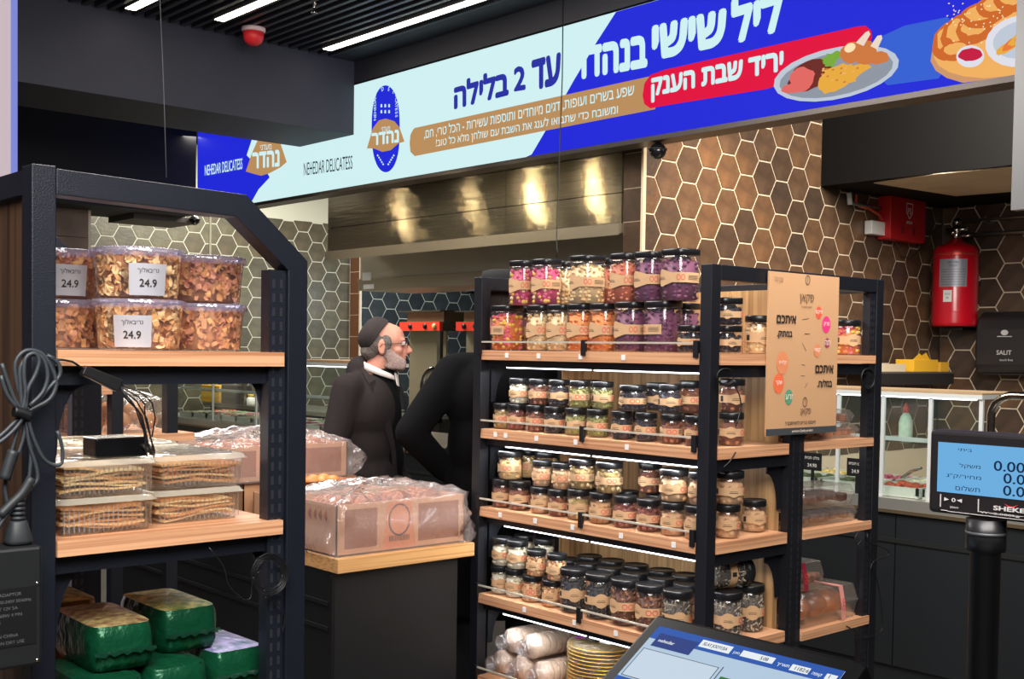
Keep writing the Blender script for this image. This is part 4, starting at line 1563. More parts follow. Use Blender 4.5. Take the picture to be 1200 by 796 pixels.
TZ = LS[0]
Hh = .0895
yf = YL + .10
q1 = P(163, 400, Y=yf); q2 = P(246, 400, Y=yf + .02); q0 = P(78, 400, Y=yf + .07)
s2 = (.0, 0)
toc = -2.0
tub(q1.x, q1.y, TZ, 'clear tub of golden rusks with silver price label, lower centre, top shelf', [0, 0, 1, 2, 2], 1, 11, -2.15)
tub(q1.x - .002, q1.y + .002, TZ + Hh, 'clear tub of golden rusks with silver price label, upper centre, top shelf', [0, 2, 2, 1], 1, 12, -1.75)
tub(q2.x + .012, q2.y + .05, TZ, 'clear tub of brown rusks, lower right on the top shelf', [0, 1, 1, 3], 0, 13)
tub(q2.x + .011, q2.y + .052, TZ + Hh, 'clear tub of reddish rusks, upper right on the top shelf', [3, 1, 0, 3], 0, 14)
tub(q0.x + .012, q0.y + .075, TZ, 'clear tub of rusks behind the post, lower left on the top shelf', [3, 1, 0], 0, 15)
tub(q0.x + .010, q0.y + .077, TZ + Hh, 'clear tub of rusks with price label behind the post, upper left', [3, 1, 0], 1, 16, -1.6)
for k, (dx, lv) in enumerate(((.02, 0), (.02, 1), (.20, 0), (.20, 1))):
    tub(q0.x + dx + .085, q0.y + .24 + (.03 if dx > .1 else 0), TZ + lv * Hh, 'clear tub of rusks in the back row, %s %s, top shelf' % (('lower', 'upper')[lv], ('left', 'right')[k // 2]), [1, 0, 3], 0, 17 + k)

# ---- clear boxes of matzo crackers on the middle shelf
boxc = clear('clamshell plastic', (252, 252, 252), .06, .06, hcol=(240, 230, 214), rough=.1, bump=.2, bscale=120)
lidc = clear('clamshell lid plastic', (246, 246, 244), .16, .42, hcol=(236, 228, 208), rough=.12, bump=.35, bscale=30)
crk = [M('cracker gold', (244, 196, 134), .6, noise=.15, nscale=90), M('cracker brown', (214, 152, 96), .6, noise=.15, nscale=90), M('cracker pale', (250, 216, 160), .6, noise=.12, nscale=90)]


def rrect(hx, hy, r, n=4):
    pts = []
    for (sx, sy, a0_) in ((1, 1, 0), (-1, 1, 90), (-1, -1, 180), (1, -1, 270)):
        for k in range(n + 1):
            a = radians(a0_ + 90 * k / n)
            pts.append((sx * (hx - r) + r * cos(a), sy * (hy - r) + r * sin(a)))
    return pts


def shell(mb, levels, mi=0, cap0=True, cap1=False):
    """levels: [(hx, hy, r, z)]"""
    vs, fs = [], []
    n = None
    for (hx, hy, r, z) in levels:
        p = rrect(hx, hy, r)
        n = len(p)
        vs += [(x_, y_, z) for x_, y_ in p]
    for j in range(len(levels) - 1):
        for i in range(n):
            i2 = (i + 1) % n
            fs.append((j * n + i, j * n + i2, (j + 1) * n + i2, (j + 1) * n + i))
    mb.add(vs, fs, mi, True)
    k = len(mb.v) - len(vs)
    if cap0: mb.f.append(tuple(k + i for i in range(n))[::-1]); mb.m.append(mi); mb.s.append(False)
    if cap1: mb.f.append(tuple(k + (len(levels) - 1) * n + i for i in range(n))); mb.m.append(mi); mb.s.append(False)
    return mb


def cracker_box(cx, cy, z, label, seed, hx=.088, hy=.125, h=.062, rot=0, nc=10):
    rr = random.Random(seed)
    t = thing('cracker_box', label, 'box', (cx, cy, z), 'clear cracker boxes on the middle shelf')
    t.rotation_euler = (0, 0, rot)
    shell(MB(), [(hx * .88, hy * .92, .015, .001), (hx * .9, hy * .93, .016, .005), (hx * .97, hy * .975, .02, h - .012), (hx * 1.0, hy * 1.0, .02, h - .010), (hx * 1.04, hy * 1.03, .022, h - .009)]).build('tray', boxc, t, world=False)
    m = MB()
    for sy in (-1, 1):      # ribs of the tray wall
        m = MB()
        for i in range(-9, 10):
            x_ = i * hx * .095
            m.box(x_ - .0012, x_ + .0012, sy * (hy * .955) - .001, sy * (hy * .955) + .001, .006, h - .014)
        stuff(m.build('ribs', clear('rib plastic', (250, 250, 250), .12, .08, hcol=(240, 225, 200)), t, world=False))
    shell(MB(), [(hx * 1.04, hy * 1.03, .022, h - .0085), (hx * 1.0, hy * 1.0, .02, h - .007), (hx * .97, hy * .97, .02, h - .001), (hx * .90, hy * .93, .02, h + .001), (hx * .87, hy * .9, .02, h - .001)], cap0=False, cap1=True).build('lid', lidc, t, world=False)
    for i in range(nc):
        zz = .009 + i * (h - .028) / nc
        m = MB()
        cx_, cy_, an = rr.uniform(-.006, .006), rr.uniform(-.006, .004), rr.uniform(-.06, .06)
        px_, py_ = hx * rr.uniform(.74, .82), hy * rr.uniform(.78, .86)
        tl, tk = rr.uniform(-.09, .09), rr.uniform(-.02, .02)
        N = 7
        vs = []
        ph = rr.uniform(0, 6)
        for a in range(N):
            for b in range(3):
                x_ = -px_ + 2 * px_ * a / (N - 1); y_ = -py_ + py_ * b
                wz = .0026 * sin(x_ * 45 + ph) + x_ * tl + y_ * tk * .3
                vs.append((cx_ + x_ * cos(an) - y_ * sin(an), cy_ + x_ * sin(an) + y_ * cos(an), zz + .004 + wz))
        nv = len(vs)
        vs += [(v[0], v[1], v[2] - .0034) for v in vs]
        fs = []
        for a in range(N - 1):
            for b in range(2):
                i0 = a * 3 + b
                fs.append((i0, i0 + 3, i0 + 4, i0 + 1)); fs.append((nv + i0, nv + i0 + 1, nv + i0 + 4, nv + i0 + 3))
        for a in range(N - 1):
            fs.append((a * 3, nv + a * 3, nv + a * 3 + 3, a * 3 + 3)); fs.append((a * 3 + 2, a * 3 + 5, nv + a * 3 + 5, nv + a * 3 + 2))
        fs.append((0, 1, nv + 1, nv)); fs.append((1, 2, nv + 2, nv + 1)); k = (N - 1) * 3
        fs.append((k, nv + k, nv + k + 1, k + 1)); fs.append((k + 1, nv + k + 1, nv + k + 2, k + 2))
        m.add(vs, fs)
        m.build('cracker', crk[rr.randrange(3)], t, world=False)
    return t


zs_ = LS[1]
HB = .0625
c1 = P(140, 600, Z=zs_ + .0)
bx1, by1 = P(142, 560, Y=YL + .13).x, YL + .15
bx2, by2 = P(262, 560, Y=YL + .18).x, YL + .20
print('boxes', bx1, bx2, LX1, LX3)
bx1 = LX1 + .100
bx2 = bx1 + .190
cracker_box(bx1, by1, zs_, 'cracker box, lower left of the front pair on the middle shelf', 31, .088, .125, .062)
cracker_box(bx1 + .004, by1 + .008, zs_ + HB, 'cracker box under the small black box, upper left of front pair', 32, .088, .125, .062)
cracker_box(bx2 - .004, by2 - .015, zs_, 'cracker box, lower right of the front pair on the middle shelf', 33, .090, .125, .060)
cracker_box(bx2 + .002, by2 - .015, zs_ + HB, 'cracker box, upper right of the front pair on the middle shelf', 34, .090, .125, .060)
for k in range(2):
    cracker_box(bx1 + .002, by1 + .275, zs_ + k * HB, 'cracker box in the back left stack, %s, middle shelf' % ('bottom', 'top')[k], 35 + k, .088, .125, .062, nc=6)
    cracker_box(bx2 + .002, by2 + .26, zs_ + k * HB, 'cracker box in the back right stack, %s, middle shelf' % ('bottom', 'top')[k], 38 + k, .090, .125, .062, nc=6)
# small black power box on the left stack
zb_ = zs_ + 2 * HB + .002
pbx = P(135, 530, Y=YL + .075)
t = thing('power_box', 'small glossy black power box lying on the left cracker boxes', 'power box', (pbx.x, pbx.y, zb_))
B(-.046, .046, -.03, .03, 0, .034).build('case', M('gloss black', (14, 14, 16), .2), t, bevel=.003, world=False)
m = MB()
for k in range(5):
    B(.0, .0, 0, 0, 0, 0)
m.tube([(.035, -.03, .02), (.045, -.035, .01), (.052, -.034, .004)], .004, 6)
m.tube([(.046, -.02, .02), (.055, -.026, .012), (.058, -.028, .006)], .004, 6)
m.build('plug', blackd, t, world=False)
# black inline connector under the top shelf with several thin leads hanging
ya = YL - .012
A_ = P(97, 432, Y=ya); B_ = P(140, 452, Y=ya)
t = thing('cable_splitter', 'black cable splitter with thin leads hanging under the top shelf', 'cable', tuple(A_))
d = (B_ - A_); n_ = Vector((-d.z, 0, d.x)).normalized()
m = MB()
m.prism([((A_ + n_ * .006).x, (A_ + n_ * .006).z), ((A_ - n_ * .010).x, (A_ - n_ * .010).z), ((B_ - n_ * .012).x, (B_ - n_ * .012).z), ((B_ + n_ * .010).x, (B_ + n_ * .010).z)], 'Y', ya - .008, ya + .008)
m.build('splitter_body', blackd, t, bevel=.002)
for k, (u1, v1, u2, v2, u3, v3) in enumerate(((160, 470, 178, 520, 180, 536), (155, 472, 172, 512, 176, 530), (163, 466, 170, 490, 182, 532), (150, 470, 168, 500, 172, 535), (168, 462, 182, 490, 178, 512), (146, 466, 164, 494, 174, 520))):
    pts = [B_ + Vector((0, 0, -.004 + .002 * k)), P(u1, v1, Y=ya - .002), P((u1 + u2) / 2 + 3, (v1 + v2) / 2 - 4, Y=ya), P(u2, v2, Y=ya), P(u3, v3, Y=ya + .01)]
    MB().tube(pts, .0014, 5).build('lead', blackd, t)
m = MB().tube([A_, P(85, 424, Y=ya), P(75, 422, Y=ya), P(62, 421, Y=ya - .004)], .002, 5)
m.build('lead', blackd, t)

# cable bundle and power brick at the near post
grc = M('grey cable', (56, 61, 66), .45)
yc = YL - .035
t = thing('cable_bundle', 'coiled grey cables tied in a bundle against the left rack post', 'cable', tuple(P(22, 480, Y=yc)))


def cable(pts, r=.0038, m=grc, nm='cable', par=None, yy=None, sm=3, dy=0):
    q = [P(a, b, Y=(yy if yy else yc) + dy * (i % 2)) for i, (a, b) in enumerate(pts)]
    # catmull-rom smoothing
    out = []
    for i in range(len(q) - 1):
        p0_, p1_, p2_, p3_ = q[max(i - 1, 0)], q[i], q[i + 1], q[min(i + 2, len(q) - 1)]
        for k in range(sm):
            s_ = k / sm
            out.append(.5 * ((2 * p1_) + (p2_ - p0_) * s_ + (2 * p0_ - 5 * p1_ + 4 * p2_ - p3_) * s_ ** 2 + (3 * p1_ - p0_ - 3 * p2_ + p3_) * s_ ** 3))
    out.append(q[-1])
    return MB().tube(out, r, 7).build(nm, m, par)


loops_ = [[(28, 478), (20, 450), (18, 425), (30, 411), (48, 414), (60, 430), (66, 450), (58, 468), (40, 478), (26, 486)],
          [(26, 480), (24, 452), (24, 430), (36, 416), (50, 420), (56, 440), (50, 460), (34, 476)],
          [(30, 482), (32, 458), (42, 438), (46, 422), (40, 414), (30, 420), (28, 440), (30, 462), (26, 482)],
          [(26, 484), (44, 470), (58, 454), (70, 440), (68, 425), (54, 416), (64, 421)],
          [(2, 426), (10, 450), (18, 470), (26, 482)], [(1, 440), (8, 462), (20, 478)],
          [(28, 484), (16, 496), (6, 506), (-6, 516)], [(28, 488), (20, 500), (8, 512), (-6, 522)]]
for i, L_ in enumerate(loops_):
    cable(L_, .0034, grc, 'cable', t, yc - .004 * (i % 3))
for i, L_ in enumerate(([(30, 488), (28, 510), (22, 530), (14, 548)], [(30, 488), (34, 520), (42, 545), (44, 562), (36, 572)], [(32, 486), (38, 510), (50, 536), (62, 545), (72, 543), (73, 525), (67, 505)],
                        [(26, 490), (16, 520), (9, 550), (6, 575), (12, 600), (17, 606)], [(36, 572), (22, 588), (8, 600), (-4, 615)], [(36, 572), (18, 592), (2, 612), (-6, 628)], [(34, 486), (36, 540), (30, 580), (20, 605)])):
    cable(L_, .003, grc, 'cable', t, yc - .004 * (i % 3) + .004)
cable([(16, 482), (26, 484), (36, 488)], .009, blackd, 'cable_tie', t, yc - .006)
for (L_, r_) in (([(16, 528), (10, 545), (5, 562)], .009), ([(37, 560), (26, 578), (12, 592), (0, 604)], .0075)):
    cable(L_, r_, M('grey sleeve', (44, 48, 51), .5), 'strain_relief', t, yc - .006)
# mains plug standing on the brick
pq = P(21, 618, Y=yc)
m = MB()
bz = P(20, 638, Y=yc).z
m.lathe([(.020, 0), (.0205, .006), (.017, .02), (.014, .032), (.012, .036)], 14, cap=True, sq=3)
for k in range(5):
    m.lathe([(.0075, .036 + k * .0075), (.011, .038 + k * .0075), (.011, .041 + k * .0075), (.0075, .0432 + k * .0075)], 12)
tp = thing('mains_plug', 'ribbed grey mains plug standing on top of the power adapter', 'plug', (pq.x, yc, bz + .0015))
m.build('plug_body', M('grey sleeve', (44, 48, 51), .5), tp, world=False)
bx_r = P(50, 640, Y=YL - .07).x
bz0 = P(30, 782, Y=YL - .07).z
brick = thing('power_adapter', 'large black power adapter with a printed rating label, bottom left', 'adapter', (bx_r - .05, YL - .037, bz0))
B(bx_r - .12, bx_r, YL - .07, YL - .0015, bz0, bz).build('case', M('adapter black', (24, 26, 28), .5), brick, bevel=.005)
bm = MB()
yb_ = YL - .0712
B(bx_r - .098, bx_r - .010, yb_, yb_ + .0004, bz0 + .035, bz0 + .125).build('rating_plate', M('adapter label', (24, 25, 27), .35), brick)
txt = M('adapter print', (92, 94, 98), .6)
for k, s_ in enumerate(('AC/DC ADAPTOR', 'INPUT 100-240V 50/60Hz', 'OUTPUT 12V 5A', 'MODEL 60W 4 PIN', 'LEVEL VI', 'CE UL', 'MADE IN CHINA', 'CAUTION DRY USE')):
    put_text_h(bm, s_, (bx_r - .090, yb_ - .0004, bz0 + .113 - k * .0105), (1, 0, 0), (0, 0, 1), .005, 0, 0, False, .072)
bm.build('rating_text', txt, brick)
for (dx, dz) in ((-.112, .008), (-.008, .008), (-.112, .128), (-.008, .128)):
    MB().lathe([(0, 0), (.003, 0), (.003, .001), (0, .001)], 10, T=Matrix.Translation((bx_r + dx, YL - .0705, min(bz0 + dz, bz - .008))) @ Matrix.Rotation(pi / 2, 4, 'X')).build('screw', chrome, brick)

# thin lead coil at the right inner upright under the middle shelf
t = thing('wire_coil', 'thin black wire coiled on the left rack upright below the crackers', 'wire', tuple(P(316, 675, Y=YL - .008)))
for k in range(5):
    r_ = 15 + k * 1.6
    pts = [(316 + (r_) * cos(a * .7 + k), 673 + r_ * 1.15 * sin(a * .7 + k)) for a in range(10)]
    cable(pts, .0012, blackd, 'wire', t, YL - .010 - .002 * k)
cable([(245, 642), (262, 664), (268, 686), (285, 702), (294, 700), (296, 680), (306, 668)], .0012, blackd, 'wire', t, YL - .006)
cable([(310, 700), (325, 708), (334, 722), (330, 745)], .0012, blackd, 'wire', t, YL - .006)

# ---- green foil snack packs on the bottom shelf
gfo = M('green foil', (18, 84, 54), .28, .35, bump=.7, bscale=26)
gdk = M('dark green foil', (12, 56, 40), .3, .35, bump=.7, bscale=30)
pict = M('pack picture', (222, 206, 140), .3, .1, col2=(110, 52, 40), nscale=60)
pict2 = M('pack picture yellow', (232, 214, 120), .3, .1, col2=(60, 120, 50), nscale=55)
pict3 = M('pack picture blue', (180, 170, 220), .3, .1, col2=(40, 80, 110), nscale=50)
tan_ = M('tan pack', (226, 170, 110), .35, .1, col2=(150, 110, 50), nscale=14, bump=.4)


def pillow_pack(name, label, cx, cy, z, hx, hy, h, body, top, seed, rot=0, cat='snack pack', lift=0):
    rr = random.Random(seed)
    t = thing(name, label, cat, (cx, cy, z), 'green snack packs on the bottom shelf')
    t.rotation_euler = (0, 0, rot)
    N, K = 32, 7
    m = MB()
    vs, fs = [], []
    ph = [rr.uniform(0, 6) for _ in range(4)]
    for j in range(K):
        f = j / (K - 1)
        s_ = (1 - abs(2 * f - 1) ** 3.2 * .07)
        for i in range(N):
            a = 2 * pi * i / N
            e_ = 2 / 7.0
            ca, sa = cos(a), sin(a)
            w_ = 1 + .012 * sin(7 * a + ph[0] + f * 5) + .012 * sin(13 * a + ph[1] - f * 9)
            x_ = hx * s_ * w_ * math.copysign(abs(ca) ** e_, ca); y_ = hy * s_ * w_ * math.copysign(abs(sa) ** e_, sa)
            vs.append((x_, y_, .001 + h * f + .003 * sin(5 * a + ph[2]) * f * (1 - f) * 4))
    for j in range(K - 1):
        for i in range(N):
            i2 = (i + 1) % N
            fs.append((j * N + i, j * N + i2, (j + 1) * N + i2, (j + 1) * N + i))
    fs.append(tuple(range(N))[::-1])
    m.add(vs, fs, 0, True)
    m.build('foil_body', body, t, world=False)
    m = MB()
    vs = [(0, 0, h + .005)]
    rings = 4
    for q in range(1, rings + 1):
        for i in range(N):
            p = vs_ = None
            a = 2 * pi * i / N
            e_ = 2 / 7.0
            ca, sa = cos(a), sin(a)
            k_ = q / rings * .935
            vs.append((hx * k_ * math.copysign(abs(ca) ** e_, ca), hy * k_ * math.copysign(abs(sa) ** e_, sa), .001 + h + .005 * (1 - (q / rings) ** 2) + .0016 * sin(5 * a + q + ph[3]) * (q < rings) * q / rings))
    fs = [(0, 1 + i, 1 + (i + 1) % N) for i in range(N)]
    for q in range(rings - 1):
        for i in range(N):
            a_ = 1 + q * N + i; b_ = 1 + q * N + (i + 1) % N
            fs.append((a_, a_ + N, b_ + N, b_))
    m.add(vs, fs, 0, True)
    m.build('printed_top', top, t, world=False)
    # the sealed fin along the front
    m = MB()
    n = 14
    vs = []
    for i in range(n + 1):
        x_ = -hx * .96 + 2 * hx * .96 * i / n
        yy = -hy * 1.02 - .003
        vs += [(x_, yy, h * .42 + .002 * sin(i * 1.7)), (x_, yy - .004, h * .40 + .003 * sin(i * 2.3 + 1)), (x_, yy + .004, h * .47)]
    for i in range(n):
        a_ = 3 * i
        m_ = [(a_, a_ + 3, a_ + 4, a_ + 1), (a_ + 2, a_ + 5, a_ + 3, a_)]
        fs = m_
        m.f += [tuple(v for v in f) for f in fs]; m.m += [0, 0]; m.s += [True, True]
    m.v = vs
    m.build('seal_fin', gdk if body is gfo else body, t, world=False)
    return t


zb1 = P(160, 700, Y=YL + .20)
ZP = LS[2]
hh = .078
pk = [('green foil snack pack with brown picture, left of the top pair', 139, YL + .17, 2, gfo, pict), ('green foil snack pack with yellow picture, right of the top pair', 217, YL + .22, 2, gfo, pict2),
      ('green foil pack below the left one, cut by the bottom edge', 128, YL + .13, 1, gfo, gfo), ('green foil pack below the middle gap of the top pair', 203, YL + .15, 1, gfo, gfo),
      ('green foil pack with blue picture, lower right', 273, YL + .19, 1, gfo, pict3),
      ('green foil pack in the bottom layer, left', 130, YL + .14, 0, gfo, pict2), ('green foil pack in the bottom layer, middle', 205, YL + .15, 0, gfo, pict2), ('green foil pack in the bottom layer, right', 275, YL + .19, 0, gfo, pict2)]
for i, (lab, uu, yy_, lv, bd, tp_) in enumerate(pk):
    x_ = P(uu, 740, Y=yy_ - .1).x + .012
    pillow_pack('snack_pack', lab, x_, yy_, ZP + lv * (hh + .007), .0575, .108, hh, bd, tp_, 70 + i, radians(R.uniform(-2, 2)))
pillow_pack('snack_pack', 'tan and yellow snack pack at the left edge behind the green packs', P(72, 740, Y=YL + .40).x + .0, YL + .43, LS[2], .055, .09, .24, tan_, pict2, 90, 0)
# ================================================================== table with bread cartons
TX0, TY0 = P(396, 656, Z=.864).x, P(396, 656, Z=.864).y
TX1 = X0 - .012
TY0 = max(TY0, 3.45)
print('table', TX0, TY0, TX1, 'rack Y1', Y1)
tbl = thing('display_table', 'charcoal display table with thick oak top under the bread cartons', 'table', (TX0, TY0, 0))
oak = wood('oak table top', (224, 172, 112), (190, 134, 78), 'X')
B(TX0, TX1, TY0, 5.4, .864 - .052, .864).build('table_top', oak, tbl, bevel=.003)
B(TX0 + .004, TX1 - .06, TY0 + .03, 5.36, .02, .864 - .053).build('body', M('table charcoal', (18, 20, 22), .5), tbl)
for zz_ in (.10, .60, .69):
    B(TX0 - .002, TX0 + .004, TY0 + .06, 5.3, zz_, zz_ + .014).build('side_moulding', blackp, tbl)
B(TX0 - .002, TX0 + .006, TY0 + .03, TY0 + .05, .02, .80).build('corner_strip', blackd, tbl)

bag = clear('bag film', (252, 251, 252), .06, .15, hcol=(244, 230, 226), rough=.14, bump=1.0, bscale=16)
card = M('bread carton', (196, 146, 108), .75, noise=.06, nscale=6)
cardd = M('carton print brown', (146, 90, 62), .75)
cardo = M('carton print orange', (206, 128, 86), .75)
crust = M('loaf crust', (178, 96, 48), .5, col2=(120, 60, 34), nscale=30, bump=.4, bscale=60)
seedm = M('sesame seed', (236, 214, 168), .6)


def film(name, mat, parent, x0, x1, y0, y1, z0, z1, seed, amp=.012, N=26, top=.03, flare=0.0, sub=10):
    """wrinkled plastic bag: rounded box skin pushed about by folds"""
    rr = random.Random(seed)
    cx, cy = (x0 + x1) / 2, (y0 + y1) / 2
    hx, hy = (x1 - x0) / 2, (y1 - y0) / 2
    m = MB()
    vs, fs = [], []
    n = 56
    K = sub
    ph = [rr.uniform(0, 6.28) for _ in range(12)]
    for j in range(K + 1):
        f = j / K
        z = z0 + (z1 - z0) * f
        for i in range(n):
            a = 2 * pi * (i + .5) / n
            a = a
            e_ = 2 / 15.0
            ca, sa = cos(a), sin(a)
            w_ = amp * (sin(3 * a + ph[0] + 4 * f) + .7 * sin(9 * a + ph[1] - 6 * f) + .5 * sin(17 * a + ph[2] + 9 * f) + .35 * sin(29 * a + ph[3] - 7 * f)) * (.25 + .75 * sin(pi * min(1, f * 1.0 + .1)))
            fl = flare * max(0, ca) * (1 - abs(2 * f - 1))
            x_ = (hx * 1.03 + max(w_, -.0) + .002 + fl) * math.copysign(abs(ca) ** e_, ca)
            y_ = (hy * 1.03 + max(w_, -.0) + .002) * math.copysign(abs(sa) ** e_, sa)
            vs.append((cx + x_, cy + y_, z))
    for j in range(K):
        for i in range(n):
            i2 = (i + 1) % n
            fs.append((j * n + i, j * n + i2, (j + 1) * n + i2, (j + 1) * n + i))
    # folded top: rings going inward, humped
    base = K * n
    rings = 6
    for q in range(1, rings + 1):
        k_ = 1 - q / rings
        for i in range(n):
            p = vs[base + i]
            dz = top * sin(pi / 2 * (1 - k_)) + .5 * amp * sin(5 * 2 * pi * i / n + ph[4] + q) + .5 * amp * sin(11 * 2 * pi * i / n + ph[5] - 2 * q)
            vs.append((cx + (p[0] - cx) * k_, cy + (p[1] - cy) * k_, z1 + dz * (1 if k_ > 0 else 1)))
    for q in range(rings):
        for i in range(n):
            i2 = (i + 1) % n
            a_, b_ = base + q * n, base + (q + 1) * n
            fs.append((a_ + i, a_ + i2, b_ + i2, b_ + i))
    m.add(vs, fs, 0, True)
    return m.build(name, mat, parent)


def loaf(parent, c, rx, ry, rz, seed, rot=0, seeds=30, nm='loaf'):
    rr = random.Random(seed)
    m = MB()
    Rm = Euler((0, 0, rot)).to_matrix()
    for k in range(4):       # plaited humps
        o_ = Rm @ Vector((rx * (k - 1.5) * .5, 0, 0))
        m.ball((c[0] + o_.x, c[1] + o_.y, c[2]), rx * .42, ry, rz, 12, 8, 0, Euler((0, 0, rot + .5)).to_matrix())
    for k in range(seeds):
        a, b = rr.uniform(-1, 1), rr.uniform(-1, 1)
        o_ = Rm @ Vector((rx * a * .8, ry * b * .5, 0))
        z_ = c[2] + rz * sqrt(max(0, 1 - b * b * .25)) * (1 - abs(a) * .12) * .99
        m.ball((c[0] + o_.x, c[1] + o_.y, z_), .0035, .0022, .0015, 5, 3, 1)
    return m.build(nm, [crust, seedm], parent)


def carton(label, x0, x1, y0, y1, z0, z1, seed, loaves=True, wrap=True, printed=True, flare=0):
    t = thing('bread_carton', label, 'carton', ((x0 + x1) / 2, (y0 + y1) / 2, z0))
    w_ = .005
    mb = MB()
    mb.box(x0, x1, y0, y1, z0 + .001, z0 + .006)
    mb.box(x0, x1, y0, y0 + w_, z0 + .001, z1); mb.box(x0, x1, y1 - w_, y1, z0 + .001, z1)
    mb.box(x0, x0 + w_, y0, y1, z0 + .001, z1); mb.box(x1 - w_, x1, y0, y1, z0 + .001, z1)
    mb.build('box_body', card, t)
    if printed:
        L_ = x1 - x0
        m = MB()
        yy = y0 - .0006
        m.box(x0 + L_ * .06, x0 + L_ * .30, yy, yy + .0004, z0 + .025, z1 - .02, 0)
        m.build('brown_print', cardd, t)
        m = MB()
        m.box(x0 + L_ * .62, x0 + L_ * .95, yy, yy + .0004, z0 + .025, z1 - .02, 0)
        m.build('brown_print', cardd, t)
        m = MB()
        m.prism([(x0 + L_ * .34, z0 + .01), (x0 + L_ * .60, z0 + .01), (x0 + L_ * .56, z1 - .006), (x0 + L_ * .38, z1 - .006)], 'Y', yy, yy + .0004)
        m.build('orange_print', cardo, t)
        m = MB()
        k = 24
        cx_, cz_ = x0 + L_ * .47, (z0 + z1) / 2 + .02
        q, f2 = [], []
        for i in range(k):
            a = 2 * pi * i / k
            q += [(cx_ + .05 * cos(a), yy - .0004, cz_ + .06 * sin(a)), (cx_ + .044 * cos(a), yy - .0004, cz_ + .053 * sin(a))]
        for i in range(k):
            j = (i + 1) % k
            f2.append((2 * i, 2 * j, 2 * j + 1, 2 * i + 1))
        m.add(q, f2)
        for i in range(22):
            m.box(cx_ - .045 + i * .0042, cx_ - .045 + i * .0042 + (.0015 if i % 3 else .0026), yy - .0006, yy, z0 + .035, z0 + .055)
        m.build('emblem_and_barcode', M('carton ink', (92, 66, 54), .7), t)
    if loaves:
        L_ = x1 - x0
        for k in range(4):
            loaf(t, (x0 + L_ * (.14 + .24 * k), (y0 + y1) / 2 - .02, z1 - .045), L_ * .12, .10, .062, seed + k, pi / 2, 40)
    if wrap:
        film('plastic_bag', bag, t, x0 - .006, x1 + .006, y0 - .008, y1 + .004, z0 + .001, z1 + .008, seed, .020, top=.045, flare=flare)
    return t


bz_ = .864
bxa, bxb = TX0 + .015, TX1 - .025
by0_ = TY0 + .035
carton('nearest bread carton in a clear plastic bag on the table corner', bxa, bxb, by0_, by0_ + .36, bz_, bz_ + .185, 5, flare=.0)
carton('plain lower carton behind the nearest one, under the foil tray', bxa + .02, bxb - .04, by0_ + .42, by0_ + .62, bz_, bz_ + .17, 6, False, False, False)
t = thing('foil_tray', 'brown pastry tray on the lower carton behind the nearest carton', 'tray', (bxa + .2, by0_ + .52, bz_ + .172))
tz = bz_ + .1715
mb = MB()
shell(mb, [(.13, .075, .02, .001), (.15, .09, .02, .045), (.16, .098, .02, .046)])
o = mb.build('tray_body', M('brown tray', (150, 92, 66), .4), t, world=False)
m = MB()
for k in range(10):
    m.ball((-.1 + (k % 5) * .05, -.035 + (k // 5) * .07, .038), .028, .03, .022, 8, 6, 0)
m.build('pastry', M('pastry', (214, 150, 80), .5, col2=(176, 104, 50), nscale=40), t, world=False)
YQ = by0_ + .70
zl_ = bz_ + .195
carton('hidden carton under the far bagged carton', bxa + .02, bxb - .02, YQ, YQ + .36, bz_, zl_, 7, False, False, False)
cq0, cq1 = P(222, 520, Y=YQ).x, P(404, 520, Y=YQ).x
print('carton2', cq0, cq1)
cq0 = max(cq0, 2.0)
carton('far bread carton in a pink tinted plastic bag on top of another carton', max(cq0 + .02, bxa - .12), min(cq1, bxb), YQ - .02, YQ + .34, zl_ + .0015, zl_ + .15, 8, True, True, True, flare=.06)

# ================================================================== small bread rack behind the left rack
YR = 3.42
ra, rb = P(131, 480, Y=YR).x, P(210, 480, Y=YR).x
za = P(170, 509, Y=YR).z
br = thing('bread_rack', 'low black rack with wood shelves of bagged rolls behind the left rack', 'rack', (ra, YR, 0))
ztb = P(170, 452, Y=YR).z
for xx in (ra, rb - .04):
    for yy in (YR, YR + .42):
        B(xx, xx + .036, yy, yy + .036, 0, ztb + .02).build('post', black, br)
for z_ in (za, ztb, za - .34):
    B(ra - .09, rb + .05, YR - .004, YR + .46, z_ - .025, z_) .build('shelf_board', shelfwx, br) if z_ < ztb - .01 else B(ra - .09, ra + .0, YR - .004, YR + .46, z_ - .025, z_).build('shelf_board', shelfwx, br)
rollm = M('bread roll', (206, 140, 78), .5, col2=(160, 94, 46), nscale=20)
t = thing('roll_bag', 'clear bag of round bread rolls on the bread rack', 'bag of rolls', ((ra + rb) / 2, YR + .2, za))
xm = (ra + rb) / 2
for k in range(7):
    MB().ball((xm - .045 + .043 * (k % 3) + .01, YR + .11 + .085 * (k // 3), za + .035 + .028 * (k % 2)), .034, .04, .030, 12, 8).build('roll', rollm, t)
film('plastic_bag', clear('roll bag film', (252, 252, 250), .12, .12, hcol=(240, 236, 220), rough=.14, bump=1.0, bscale=30), t, xm - .085, xm + .085, YR + .055, YR + .33, za + .002, za + .10, 21, .006, top=.03)
t = thing('roll_bag', 'bag of brown bread at the left end of the bread rack', 'bag of rolls', (ra - .05, YR + .2, za))
for k in range(3):
    MB().ball((ra - .045, YR + .12 + .07 * k, za + .036), .034, .034, .034, 12, 8).build('roll', rollm, t)
film('plastic_bag', bpy.data.materials['roll bag film'], t, ra - .084, ra - .004, YR + .07, YR + .32, za + .002, za + .075, 22, .003, top=.01)

